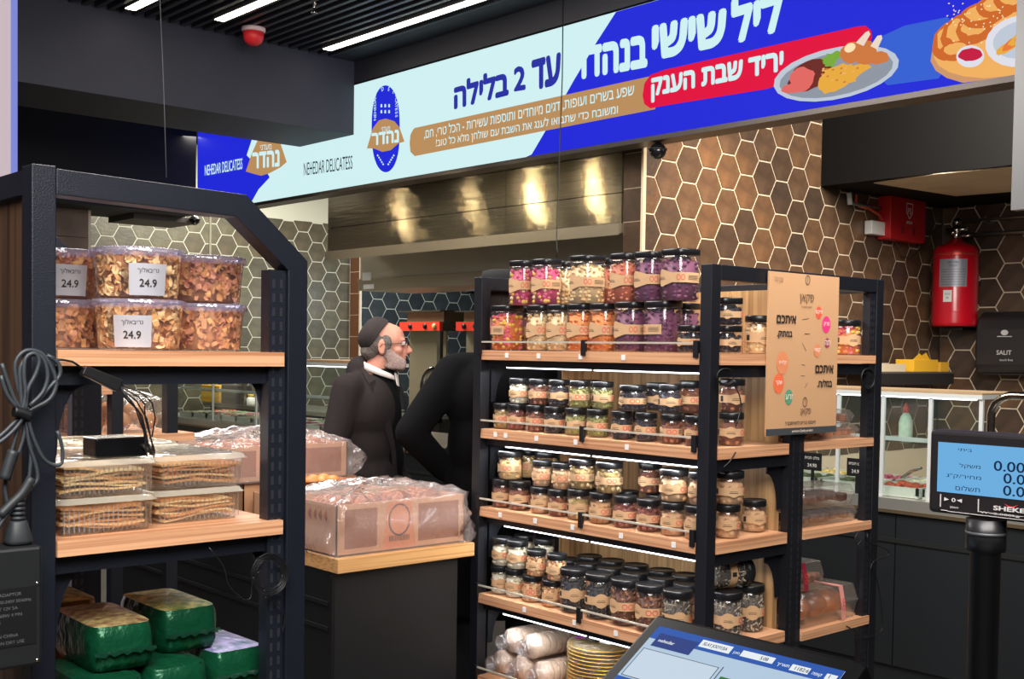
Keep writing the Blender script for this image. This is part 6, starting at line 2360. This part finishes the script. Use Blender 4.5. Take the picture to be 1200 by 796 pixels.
m.v = [(a_ + rr.uniform(-.0025, .0025), b_ + rr.uniform(-.0025, .0025), c_ + rr.uniform(0, .004)) for a_, b_, c_ in m.v]
m.build('shrink_wrap', clear('shrink wrap', (253, 252, 246), .06, .03, hcol=(240, 236, 220), rough=.12, bump=1.0, bscale=60), t)
m = MB()
for (dx, dy, w_, l_, an) in ((-.04, .06, .045, .02, .5), (.0, .0, .04, .03, -.4), (.03, .04, .03, .03, .9)):
    m.box(-w_, w_, -l_, l_, 0, .003, T=Matrix.Translation((X0 + .19 + dx, gy + dy, zt_ + .012)) @ Matrix.Rotation(an, 4, 'Z'))
m.build('purple_print', M('purple print', (126, 50, 130), .4), t)
B(X0 + .12, X0 + .17, gy - .10, gy - .03, zt_ + .014, zt_ + .018).build('white_sticker', white, t)
B(X0 + .10, X0 + .13, gy - .05, gy + .0, zt_ + .016, zt_ + .026).build('black_tag', blackd, t)

# ================================================================== point of sale screen and customer display (nearest things)
XT = 1.28
A = P(770, 716, X=XT); D_ = P(1017, 780, X=XT)
ztop_ = (A.z + D_.z) / 2
yt0, yt1 = D_.y, A.y
print('screen', A, D_)
ex = Vector((0, -1, 0)); W = yt1 - yt0
down = Vector((-.12, 0, -.077)).normalized()
nrm = Vector((-.077, 0, .12)).normalized()
H = .27
o0 = Vector((XT, yt1, ztop_))
pos = thing('touch_screen', 'black touch screen till with a lit blue sales page, bottom right', 'screen', (XT - .1, (yt0 + yt1) / 2, 0))


def fr(a, b, c=0):
    return o0 + ex * (a * W) + down * (b * H) + nrm * c


def slab(mb, a0, a1, b0, b1, c0, c1, mi=0):
    q = [fr(a0, b0, c0), fr(a1, b0, c0), fr(a1, b1, c0), fr(a0, b1, c0), fr(a0, b0, c1), fr(a1, b0, c1), fr(a1, b1, c1), fr(a0, b1, c1)]
    mb.add(q, [(0, 3, 2, 1), (4, 5, 6, 7), (0, 1, 5, 4), (1, 2, 6, 5), (2, 3, 7, 6), (3, 0, 4, 7)], mi)
    return mb


slab(MB(), 0, 1, 0, 1, -.030, 0).build('bezel', M('screen bezel', (8, 8, 9), .3, 0, .2), pos, bevel=.006, segs=3)
slab(MB(), .15, .85, .2, .8, -.06, -.030).build('rear_housing', blackd, pos, bevel=.01)
slab(MB(), .065, .945, .085, .93, .0002, .0008).build('screen', M('page pale blue', (190, 214, 236), emit=.85), pos)
BL = M('page blue', (44, 96, 190), emit=.8); BLd = M('page deep blue', (46, 72, 150), emit=.7); PAL = M('page pale', (206, 222, 238), emit=.9)
WHT = M('page white', (236, 242, 246), emit=.95); GRN = M('page green', (60, 140, 50), emit=.7); GRY = M('page ink', (60, 80, 110), emit=.5)
m = MB()
slab(m, .065, .945, .085, .175, .0009, .0012)
slab(m, .065, .47, .46, .56, .0009, .0012)
m.build('page_bars', BL, pos)
slab(MB(), .10, .30, .13, .225, .0013, .0015).build('page_logo_tab', BLd, pos)
for q_ in ((.31, .46, .105, .155), (.51, .66, .11, .15), (.74, .82, .12, .16), (.89, .935, .125, .16)):
    slab(MB(), *q_, .0016, .0018).build('page_field', WHT, pos)
slab(MB(), .08, .465, .25, .45, .0009, .0011).build('page_panel', PAL, pos)
slab(MB(), .50, .62, .30, .44, .0012, .0015).build('green_button', GRN, pos)
slab(MB(), .63, .74, .30, .44, .0012, .0015).build('blue_button', BLd, pos)
m = MB()
for (tx, a, b, h_, mx) in (('SE.AY JODYUSA', .325, .148, .0075, .04), ('5:08', .60, .143, .006, .012), ('1182:6', .76, .152, .006, .02), ('1', .905, .152, .006, .01)):
    put_text_h(m, tx, fr(a, b, .002), ex, -down, h_, 0, .02, False, mx)
m.build('field_text', GRY, pos)
m = MB()
for (tx, a, b, h_, mx) in (('מחיר', .155, .53, .007, .02), ('כמות', .25, .53, .007, .02), ('סהכ', .34, .53, .007, .02), ('סוכן', .475, .15, .005, .012), ('תאריך', .68, .155, .006, .02), ('קופה', .835, .16, .006, .014), ('שלם', .545, .40, .009, .02), ('nehedar', .12, .19, .006, .03)):
    put_text_h(m, tx, fr(a, b, .002), ex, -down, h_, 0, .02, False, mx)
m.build('bar_text', WHT, pos)
m = MB()
for (a0, a1, b0, b1) in ((.08, .465, .25, .253), (.08, .465, .448, .452), (.463, .466, .25, .45), (.08, .083, .25, .45), (.48, .484, .24, .93)):
    slab(m, a0, a1, b0, b1, .0012, .0014)
m.build('panel_lines', GRY, pos)
# stand and the till counter it stands on
CTZ = .86
cxm = fr(.5, .6, -.05)
B(cxm.x - .03, cxm.x + .03, cxm.y - .05, cxm.y + .05, CTZ + .02, cxm.z).build('stand', blackd, pos, bevel=.004)
B(cxm.x - .10, cxm.x + .10, cxm.y - .11, cxm.y + .11, CTZ + .001, CTZ + .02).build('stand_foot', blackd, pos, bevel=.004)
till = thing('till_counter', 'dark till counter carrying the screen and the display pole', 'counter', (1.35, .6, 0))
B(.85, 1.45, -.6, 1.25, CTZ - .03, CTZ).build('counter_top', M('till top', (44, 42, 42), .4), till)
B(.88, 1.42, -.58, 1.22, 0, CTZ - .031).build('counter_body', blackp, till)
# customer display
XP = 1.26
q = P(1155, 610, X=XP + .03)
disp = thing('scale_display', 'black customer scale display on a round pole with a blue lit screen', 'display', (q.x, q.y, CTZ))
y_a, y_b = P(1088, 560, X=XP).y, None
W2 = .205
y_b = y_a - W2
zt2 = (P(1088, 503, X=XP).z); zb2 = P(1088, 600, X=XP).z
MB().box(XP, XP + .028, y_b, y_a, zb2, zt2).build('housing', M('display housing', (32, 29, 31), .35), disp, bevel=.005, segs=3)
dz = zt2 - zb2


def dp(a, b, k=1):
    return Vector((XP - .0006 * k, y_a - a * W2, zt2 - b * dz))


def dslab(mb, a0, a1, b0, b1, k=1, mi=0):
    p_, q_ = dp(a0, b0, k), dp(a1, b1, k)
    return mb.box(p_.x, XP - .0001, q_.y, p_.y, q_.z, p_.z, mi)


dslab(MB(), .055, .945, .145, .74, 1).build('screen', M('lcd blue', (112, 178, 228), emit=.95), disp)
lk = M('lcd ink', (36, 70, 120), emit=.35)
m = MB()
for (tx, a, b, h_, w_) in (('משקל', .185, .44, .060, .12), ('מחיר/ק"ג', .11, .57, .060, .20), ('תשלום', .165, .70, .058, .14), ('ביתי', .175, .235, .03, .08)):
    vs, fs, asp = glyphs(tx, 0)
    o_ = dp(a, b, 2); put_text(m, tx, o_, Vector((0, -w_ * W2, 0)), Vector((0, 0, h_ * dz)), 0, 0)
for (b, n_, a) in ((.43, '0.005', .40), (.565, '0.00', .455), (.705, '0.00', .455)):
    put_text(m, n_, dp(a - .02, b, 2), Vector((0, -(.215 if n_ == '0.005' else .165) * W2, 0)), Vector((0, 0, .115 * dz)), 0, .02)
put_text(m, 'kg', dp(.61, .425, 2), Vector((0, -.05 * W2, 0)), Vector((0, 0, .05 * dz)), 0, 0)
put_text(m, '₪/kg', dp(.61, .56, 2), Vector((0, -.07 * W2, 0)), Vector((0, 0, .05 * dz)), 0, 0)
put_text(m, '₪', dp(.61, .70, 2), Vector((0, -.04 * W2, 0)), Vector((0, 0, .05 * dz)), 0, 0)
m.build('lcd_text', lk, disp)
m = MB()
gl_ = M('display print', (196, 190, 190), .6)
put_text(m, 'SHEKEL', dp(.385, .885, 2), Vector((0, -.20 * W2, 0)), Vector((0, 0, .05 * dz)), 0, .06)
put_text(m, 'T', dp(.855, .87, 2), Vector((0, -.02 * W2, 0)), Vector((0, 0, .05 * dz)), 0, .04)
put_text(m, '0', dp(.145, .845, 2), Vector((0, -.022 * W2, 0)), Vector((0, 0, .045 * dz)), 0, .04)
put_text(m, 'W=5.000kg  e=1/2g', dp(.31, .945, 2), Vector((0, -.37 * W2, 0)), Vector((0, 0, .028 * dz)), 0, .03)
put_text(m, 'ZERO', dp(.135, .92, 2), Vector((0, -.05 * W2, 0)), Vector((0, 0, .02 * dz)), 0, .03)
put_text(m, 'TARE', dp(.84, .94, 2), Vector((0, -.05 * W2, 0)), Vector((0, 0, .02 * dz)), 0, .03)
for (a0, a1, b0, b1) in ((.075, .08, .77, .92), (.08, .12, .955, .962), (.12, .90, .962, .968), (.295, .30, .78, .93), (.715, .72, .78, .93), (.94, .945, .80, .93), (.30, .72, .925, .928)):
    dslab(m, a0, a1, b0, b1, 1.5)
for (a_, sgn, b_) in ((.115, 1, .822), (.19, -1, .822), (.825, 1, .847), (.905, -1, .847)):
    c = dp(a_, b_, 2)
    m.add([c + Vector((0, .003 * sgn, .0022)), c + Vector((0, -.003 * sgn, 0)), c + Vector((0, .003 * sgn, -.0022))], [(0, 1, 2)])
m.build('print', gl_, disp)
m = MB()
pts = [dp(.44 + .08 * k / 8, .795 + .028 * sin(pi * k / 8), 2) for k in range(9)]
pts2 = [dp(.44 + .08 * k / 8, .795 + .046 * sin(pi * k / 8), 2) for k in range(9)]
m.add(pts + pts2, [(k, k + 1, k + 10, k + 9) for k in range(8)])
m.build('red_arc', M('arc red', (206, 50, 60), .5), disp)
# pole
pc_ = P(1155, 640, X=XP + .014)
T_ = Matrix.Translation((XP + .014, pc_.y, 0))
zc1_ = P(1155, 645, X=XP + .014).z
MB().lathe([(.0215, zc1_), (.0215, zb2 - .002), ], 28, T=T_).build('collar', M('collar black', (30, 30, 32), .35), disp)
MB().lathe([(.0222, zc1_ + .018), (.0222, zc1_ + .0215)], 28, T=T_).build('collar_ring', M('collar grey', (70, 72, 76), .4), disp)
MB().lathe([(.0165, CTZ + .012), (.0165, zc1_), (.0215, zc1_ + .001)], 28, T=T_).build('pole', M('pole black', (34, 35, 38), .4), disp)
MB().lathe([(.06, CTZ + .001), (.06, CTZ + .008), (.02, CTZ + .012)], 28, T=T_).build('foot', blackd, disp)
# ================================================================== people
def capsule(mb, a, b, ra, rb, n=12):
    a, b = Vector(a), Vector(b)
    k = 6
    mb.tube([a + (b - a) * i / k for i in range(k + 1)], ra, n, rs=[ra + (rb - ra) * i / k for i in range(k + 1)])
    mb.ball(a, ra, su=n, sv=8); mb.ball(b, rb, su=n, sv=8)


def fuse(mb, name, mat, parent, vox=.008, smooth=6, fac=.6):
    """turn overlapping volumes into one continuous skin"""
    o = mb.build(name, mat, None, world=False)
    r_ = o.modifiers.new('r', 'REMESH'); r_.mode = 'VOXEL'; r_.voxel_size = vox; r_.use_smooth_shade = True
    s_ = o.modifiers.new('s', 'SMOOTH'); s_.iterations = smooth; s_.factor = fac
    bpy.context.view_layer.update()
    dg = bpy.context.evaluated_depsgraph_get()
    me = bpy.data.meshes.new_from_object(o.evaluated_get(dg))
    me.name = name
    o.modifiers.clear()
    o.data = me
    if not me.materials: me.materials.append(mat)
    o.parent = parent
    return o


def hand(mb, w_, fdir, pdir, s=1.0, curl=.5):
    """palm and five fingers: w_ wrist point, fdir finger direction, pdir palm side"""
    w_, f_, p_ = Vector(w_), Vector(fdir).normalized(), Vector(pdir).normalized()
    side = f_.cross(p_).normalized()
    capsule(mb, w_ + side * .018, w_ + f_ * .08 + side * .026, .017 * s, .016 * s, 8)
    capsule(mb, w_ - side * .012, w_ + f_ * .08 - side * .022, .017 * s, .016 * s, 8)
    capsule(mb, w_, w_ + f_ * .08, .019 * s, .017 * s, 8)
    for k, (o_, L_) in enumerate(((.031, .062), (.011, .075), (-.010, .070), (-.030, .055))):
        p0_ = w_ + f_ * .085 + side * o_
        p1_ = p0_ + (f_ * cos(curl * .5) + p_ * sin(curl * .5)) * L_ * .5
        p2_ = p1_ + (f_ * cos(curl * 1.5) + p_ * sin(curl * 1.5)) * L_ * .3
        p3_ = p2_ + (f_ * cos(curl * 2.4) + p_ * sin(curl * 2.4)) * L_ * .26
        capsule(mb, p0_, p1_, .0092, .0088, 7); capsule(mb, p1_, p2_, .0088, .0082, 7); capsule(mb, p2_, p3_, .0082, .007, 7)
    t0_ = w_ + f_ * .025 + side * .034
    t1_ = t0_ + (f_ * .6 + side * .6 + p_ * .35).normalized() * .034
    t2_ = t1_ + (f_ * .85 + side * .2 + p_ * .4).normalized() * .030
    capsule(mb, w_ + side * .02, t0_, .015, .012, 8); capsule(mb, t0_, t1_, .0115, .010, 7); capsule(mb, t1_, t2_, .010, .008, 7)


skin = M('skin', (204, 142, 120), .5, 0, .4, noise=.06, nscale=40)
hairg = M('grey hair', (112, 104, 98), .8, noise=.35, nscale=140, bump=.8, bscale=240)
beardm = M('grey beard', (178, 152, 144), .85, noise=.22, nscale=130, bump=.9, bscale=230)
coatm = M('dark brown grey coat', (42, 36, 36), .9, 0, .2, noise=.1, nscale=40, bump=.35, bscale=500)
coatb = M('black wool coat', (9, 9, 11), .95, 0, .15, noise=.1, nscale=40, bump=.35, bscale=500)
sweat = M('black jumper', (12, 12, 15), .95, 0, .15, bump=.3, bscale=400)
kipm = M('dark skullcap', (40, 32, 32), .9, bump=.3, bscale=300)
wht = M('shirt white', (226, 214, 206), .7)


def head_volume(mb, hz, tilt=0):
    """head shape about local origin line: +x is forward, z up; hz is the height of the chin..crown centre"""
    c = Vector((0, 0, hz))
    mb.ball(c + Vector((-.012, 0, .030)), .095, .076, .083, 20, 14)          # cranium
    mb.ball(c + Vector((.035, 0, .030)), .056, .064, .070, 16, 12)           # forehead
    mb.ball(c + Vector((.042, 0, -.030)), .046, .055, .062, 16, 12)          # mid face
    mb.ball(c + Vector((.048, 0, -.078)), .036, .042, .034, 14, 10)          # chin
    mb.ball(c + Vector((.012, 0, -.060)), .058, .058, .045, 14, 10)          # jaw
    for s_ in (-1, 1):
        mb.ball(c + Vector((.058, s_ * .038, -.018)), .026, .022, .022, 10, 8)  # cheeks
        mb.ball(c + Vector((.083, s_ * .026, .030)), .013, .024, .008, 10, 8)   # brows
        e = c + Vector((-.008, s_ * .078, -.008))
        for k in range(9):
            a = radians(-70 + k * 38)
            mb.ball(e + Vector((-.004 + .015 * cos(a), s_ * .005, .028 * sin(a))), .0062, .0062, .0062, 8, 6)
        mb.ball(e + Vector((-.004, 0, .0)), .013, .006, .024, 8, 6)
        mb.ball(e + Vector((.0, 0, -.026)), .008, .006, .009, 8, 6)
    capsule(mb, c + Vector((.088, 0, .018)), c + Vector((.116, 0, -.020)), .0095, .0125, 10)   # nose
    mb.ball(c + Vector((.116, 0, -.022)), .0135, .014, .011, 10, 8)
    for s_ in (-1, 1):
        mb.ball(c + Vector((.104, s_ * .012, -.026)), .010, .008, .008, 8, 6)
    mb.ball(c + Vector((.088, 0, -.049)), .013, .022, .0055, 10, 6)
    mb.ball(c + Vector((.086, 0, -.060)), .013, .020, .006, 10, 6)


# ---- bearded man in profile, facing right
px1 = P(450, 500, D=5.62)
p1 = thing('person', 'bearded man in glasses, dark skullcap and dark coat, seen from his right', 'person', (px1.x, px1.y, 0))
Hd = 1.545          # head centre height
body = MB()
tors_rot = -.42     # chest turned a little toward the shelves


def rotz(v, a):
    return Vector((v[0] * cos(a) - v[1] * sin(a), v[0] * sin(a) + v[1] * cos(a), v[2]))


head_volume(body, Hd)
capsule(body, (-.060, 0, 1.38), (-.012, 0, Hd - .05), .060, .055, 14)
T = lambda x, y, z: tuple(Vector(rotz((x, y, z), tors_rot)) + Vector((-.028, 0, 0)))
body.ball(T(-.05, 0, 1.22), .12, .19, .22, 18, 12)
body.ball(T(-.04, 0, 1.02), .13, .17, .18, 18, 12)
body.ball(T(-.04, 0, .90), .13, .18, .14, 18, 12)
for s_ in (-1, 1):
    sh = T(-.05, s_ * .185, 1.365)
    el = T(-.09, s_ * .245, 1.08)
    wr = T(.02, s_ * .235, .86)
    capsule(body, sh, el, .052, .042); capsule(body, el, wr, .040, .028)
    hand(body, wr, rotz((.12, 0, -1), tors_rot), rotz((0, -s_, 0), tors_rot))
    capsule(body, T(-.04, s_ * .09, .86), T(-.02, s_ * .10, .48), .082, .056)
    capsule(body, T(-.02, s_ * .10, .48), T(-.04, s_ * .10, .09), .054, .038)
    capsule(body, T(-.06, s_ * .10, .045), T(.14, s_ * .115, .035), .040, .032)
fuse(body, 'body', skin, p1, .0065, 5)
# eyes
for s_ in (-1, 1):
    MB().ball((.083, s_ * .030, Hd + .014), .0115, su=12, sv=8).build('eye', M('eye white', (226, 220, 214), .3), p1, world=False)
    MB().ball((.0925, s_ * .030, Hd + .014), .0045, su=10, sv=6).build('iris', M('iris brown', (50, 34, 26), .2), p1, world=False)
hb_ = MB()
for s_ in (-1, 1):
    for k in range(22):
        a = k / 21
        hb_.ball((.012 + .068 * a, s_ * (.0655 - .012 * a * a - .004 * (1 - a)), Hd - .028 - .050 * sin(a * 1.5)), .022 + .006 * sin(pi * a), .0085, .030 + .004 * sin(pi * a), 8, 6)
    hb_.ball((.006, s_ * .070, Hd - .008), .010, .007, .026, 8, 6)
    hb_.ball((.040, s_ * .050, Hd - .086), .042, .018, .020, 10, 8)
    hb_.ball((.070, s_ * .036, Hd - .072), .022, .017, .030, 10, 8)
hb_.ball((.062, 0, Hd - .098), .032, .038, .020, 14, 10)
hb_.ball((.084, 0, Hd - .082), .015, .028, .018, 12, 8)
hb_.ball((.098, 0, Hd - .041), .008, .026, .0055, 12, 6)
fuse(hb_, 'beard', beardm, p1, .005, 4)
hh_ = MB()
hh_.ball((-.030, 0, Hd + .020), .084, .0805, .076, 20, 14)
hh_.ball((-.060, 0, Hd - .020), .052, .064, .048, 16, 12)
for s_ in (-1, 1):
    hh_.ball((.004, s_ * .066, Hd + .016), .032, .0135, .040, 10, 8)
    hh_.ball((.002, s_ * .071, Hd - .020), .010, .008, .020, 8, 6)
fuse(hh_, 'hair', hairg, p1, .005, 3)
kp = MB()
prof = [(.0885, -.012), (.0875, .010), (.082, .032), (.066, .053), (.038, .066), (.0, .070)]
kp.lathe(prof, 28, T=Matrix.Translation((-.030, 0, Hd + .040)) @ Matrix.Rotation(radians(-56), 4, 'Y') @ Matrix.Translation((0, 0, .016)), cap=False)
kp.lathe([(r_ - .003, z_ - .002) for r_, z_ in prof], 28, T=Matrix.Translation((-.030, 0, Hd + .040)) @ Matrix.Rotation(radians(-56), 4, 'Y') @ Matrix.Translation((0, 0, .016)), cap=False)
kp.build('skullcap', kipm, p1, world=False)
# glasses
g_ = MB()
for s_ in (-1, 1):
    ring = [(.104 + .0 * k, s_ * .031 + .021 * cos(2 * pi * k / 18), Hd + .012 + .015 * sin(2 * pi * k / 18)) for k in range(19)]
    g_.tube(ring, .0013, 6)
    g_.tube([(.103, s_ * .051, Hd + .018), (.085, s_ * .068, Hd + .016), (.04, s_ * .078, Hd + .012), (-.006, s_ * .084, Hd + .010), (-.02, s_ * .084, Hd - .004)], .0016, 6)
g_.tube([(.105, -.011, Hd + .016), (.112, 0, Hd + .019), (.105, .011, Hd + .016)], .0012, 6)
gl_o = g_.build('glasses', M('spectacle frame', (60, 54, 54), .3, .6), p1, world=False)
lm = MB()
for s_ in (-1, 1):
    lm.add([(.104, s_ * .031 + .0205 * cos(2 * pi * k / 16), Hd + .012 + .0145 * sin(2 * pi * k / 16)) for k in range(16)], [tuple(range(16))])
lm.build('lenses', clear('lens', (250, 250, 252), .10, .0), gl_o, world=False)
# coat
ct = MB()
ct.ball(T(-.055, 0, 1.25), .152, .222, .185, 20, 14)
ct.ball(T(-.06, 0, 1.10), .150, .205, .22, 20, 14)
ct.ball(T(-.05, 0, .93), .160, .210, .22, 20, 14)
ct.ball(T(-.05, 0, .78), .165, .215, .20, 20, 14)
capsule(ct, T(-.06, -.16, 1.362), T(-.06, .16, 1.362), .066, .066)
for s_ in (-1, 1):
    capsule(ct, T(-.055, s_ * .188, 1.352), T(-.095, s_ * .255, 1.08), .074, .060)
    capsule(ct, T(-.095, s_ * .255, 1.08), T(.01, s_ * .245, .885), .060, .048)
capsule(ct, T(-.085, 0, 1.43), T(-.07, 0, 1.36), .075, .10)
# skirt of the coat down to the knee
ct.lathe([(.001, .50), (.19, .50), (.195, .75), (.18, .95), (.001, .96)], 28, T=Matrix.Rotation(tors_rot, 4, 'Z') @ Matrix.Translation((-.04, 0, 0)) @ Matrix.Diagonal((.88, 1.12, 1, 1)))
co = fuse(ct, 'coat', coatm, p1, .008, 16)
# dark jumper front, white collar, lapels
jm = MB()
jm.ball(T(.010, -.01, 1.23), .105, .105, .19, 16, 12)
jm.ball(T(.010, -.01, 1.02), .118, .105, .20, 16, 12)
jm.ball((-.015, -.008, 1.415), .068, .064, .04, 16, 10)
fuse(jm, 'jumper', sweat, p1, .008, 4)


def ribbon(mb, pts, wdir, w_, th=.004):
    pts = [Vector(p) for p in pts]
    vs = []
    for i, p in enumerate(pts):
        wv_ = Vector(wdir[i] if isinstance(wdir, list) else wdir).normalized() * (w_[i] if isinstance(w_, list) else w_)
        vs += [p, p + wv_]
    tdir = (pts[-1] - pts[0]).cross(vs[1] - vs[0]).normalized() * th
    n = len(vs)
    vs += [v + tdir for v in vs]
    fs = []
    for i in range(len(pts) - 1):
        a = 2 * i
        fs += [(a, a + 1, a + 3, a + 2), (n + a, n + a + 2, n + a + 3, n + a + 1), (a, a + 2, n + a + 2, n + a), (a + 1, n + a + 1, n + a + 3, a + 3)]
    fs += [(0, n, n + 1, 1), (n - 2, n - 1, 2 * n - 1, 2 * n - 2)]
    mb.add(vs, fs, 0, False)


cl = MB()
ring = []
for k in range(15):
    a = radians(-165 + k * (330 / 14)) 
    ring.append((a))
# collar: a band round the neck, open at the throat, dipping forward
vs = []
for k in range(21):
    a = radians(25 + 310 * k / 20)
    d_ = Vector((cos(a), sin(a), 0))
    low = .030 * (1 + cos(a)) / 2
    for (r_, z_) in ((.072, 1.440 - low * 1.6), (.068, 1.476 - low * 2.1), (.064, 1.474 - low * 2.1), (.068, 1.438 - low * 1.6)):
        vs.append((-.022 + d_.x * r_ * 1.08, -.004 + d_.y * r_, z_))
fs = []
for k in range(20):
    for j in range(4):
        j2 = (j + 1) % 4
        fs.append((k * 4 + j, k * 4 + j2, k * 4 + 4 + j2, k * 4 + 4 + j))
cl.add(vs, fs, 0, True)
for s_ in (-1, 1):
    b0_ = Vector((.045, s_ * .030, 1.405))
    cl.add([b0_ + Vector((0, 0, .02)), b0_ + Vector((.012, s_ * .014, -.035)), b0_ + Vector((.018, -s_ * .006, -.042)), b0_ + Vector((.012, -s_ * .018, .010)),
            b0_ + Vector((.004, 0, .02)), b0_ + Vector((.016, s_ * .014, -.035)), b0_ + Vector((.022, -s_ * .006, -.042)), b0_ + Vector((.016, -s_ * .018, .010))],
           [(0, 1, 2, 3), (4, 7, 6, 5), (0, 4, 5, 1), (1, 5, 6, 2), (2, 6, 7, 3), (3, 7, 4, 0)])
cl.build('shirt_collar', wht, p1, world=False)
lp = MB()
for s_ in (-1, 1):
    pts = [T(-.040, s_ * .085, 1.448), T(.030, s_ * .105, 1.395), T(.078, s_ * .100, 1.31), T(.100, s_ * .085, 1.21), T(.112, s_ * .055, 1.08), T(.118, s_ * .045, .96), T(.118, s_ * .045, .80)]
    wd = [T(.2, s_ * .6, -.6), T(0, s_ * 1, -.3), T(-.3, s_ * 1, 0), T(-.4, s_ * 1, 0), T(-.5, s_ * 1, 0), T(-.5, s_ * 1, 0), T(-.5, s_ * 1, 0)]
    ribbon(lp, pts, wd, [.02, .050, .062, .045, .02, .015, .012], .006 * s_)
lp.build('lapels', coatm, p1, world=False)
tr = MB()
for s_ in (-1, 1):
    capsule(tr, T(-.04, s_ * .09, .82), T(-.02, s_ * .10, .46), .095, .075)
    capsule(tr, T(-.02, s_ * .10, .46), T(-.04, s_ * .10, .09), .074, .064)
fuse(tr, 'trousers', M('black trousers', (20, 20, 24), .9), p1, .010, 4)
shm = MB()
for s_ in (-1, 1):
    capsule(shm, T(-.07, s_ * .10, .052), T(.16, s_ * .118, .045), .050, .043)
fuse(shm, 'shoes', M('black leather', (18, 18, 18), .35), p1, .010, 3)
face_dir = atan2(-.665, .747) + radians(4)
p1.rotation_euler = (0, 0, face_dir)
p1.scale = (1.045,) * 3

# ---- man in black coat and hat behind the jar rack, seen from behind
q2_ = P(589, 450, D=5.0)
p2 = thing('person', 'man in black hat and black coat from behind, elbow out, partly behind the jar rack', 'person', (q2_.x, q2_.y + .02, 0))
Hd2 = 1.80
S2 = 1.0
b2 = MB()
head_volume(b2, Hd2)
capsule(b2, (-.04, 0, 1.60), (-.012, 0, Hd2 - .05), .062, .056, 14)
b2.ball((-.03, 0, 1.38), .13, .20, .24, 18, 12); b2.ball((-.03, 0, 1.15), .13, .18, .20, 18, 12); b2.ball((-.03, 0, 1.0), .13, .19, .15, 18, 12)
LE = (-.14, .385, 1.26)
for s_ in (-1, 1):
    el = LE if s_ == 1 else (-.10, -.32, 1.24)
    wr = (.03, s_ * .20, 1.08)
    capsule(b2, (-.03, s_ * .205, 1.52), el, .054, .043); capsule(b2, el, wr, .042, .030)
    hand(b2, wr, (.7, -s_ * .3, -.5), (0, -s_, 0))
    capsule(b2, (-.03, s_ * .095, .96), (-.01, s_ * .11, .52), .085, .058)
    capsule(b2, (-.01, s_ * .11, .52), (-.03, s_ * .11, .10), .056, .040)
    capsule(b2, (-.05, s_ * .11, .045), (.15, s_ * .125, .035), .040, .033)
fuse(b2, 'body', skin, p2, .0075, 5)
h2 = MB()
h2.ball((-.030, 0, Hd2 + .018), .086, .082, .076, 20, 14); h2.ball((-.055, 0, Hd2 - .025), .058, .068, .050, 16, 12)
fuse(h2, 'hair', M('dark hair', (44, 34, 30), .8, noise=.3, nscale=120, bump=.7, bscale=200), p2, .006, 3)
MB().lathe([(.150, .052), (.152, .057), (.145, .060), (.092, .062), (.089, .075), (.086, .12), (.080, .142), (.05, .150), (0, .146)], 36, T=Matrix.Translation((-.01, 0, Hd2 - .006)), cap=False).build('hat', M('black felt', (16, 16, 18), .9), p2, world=False)
c2 = MB()
c2.ball((-.04, 0, 1.40), .165, .245, .20, 20, 14); c2.ball((-.04, 0, 1.22), .165, .225, .24, 20, 14); c2.ball((-.03, 0, 1.0), .175, .235, .24, 20, 14)
capsule(c2, (-.04, -.175, 1.525), (-.04, .175, 1.525), .070, .070)
for s_ in (-1, 1):
    el = LE if s_ == 1 else (-.10, -.32, 1.24)
    capsule(c2, (-.035, s_ * .200, 1.505), el, .082, .066); capsule(c2, el, (.0, s_ * .235, 1.10), .066, .056)
c2.lathe([(.001, .48), (.215, .48), (.21, .80), (.20, 1.05), (.001, 1.06)], 28, T=Matrix.Diagonal((.85, 1.12, 1, 1)))
capsule(c2, (-.06, 0, 1.64), (-.05, 0, 1.53), .078, .11)
fuse(c2, 'coat', coatb, p2, .009, 14)
t3 = MB()
for s_ in (-1, 1):
    capsule(t3, (-.02, s_ * .10, .85), (-.01, s_ * .11, .50), .098, .078); capsule(t3, (-.01, s_ * .11, .50), (-.03, s_ * .11, .09), .076, .066)
fuse(t3, 'trousers', M('black trousers', (20, 20, 24), .9), p2, .010, 4)
s3 = MB()
for s_ in (-1, 1):
    capsule(s3, (-.06, s_ * .11, .052), (.17, s_ * .13, .045), .050, .043)
fuse(s3, 'shoes', M('black leather', (18, 18, 18), .35), p2, .010, 3)
p2.rotation_euler = (0, 0, YAW + radians(8))
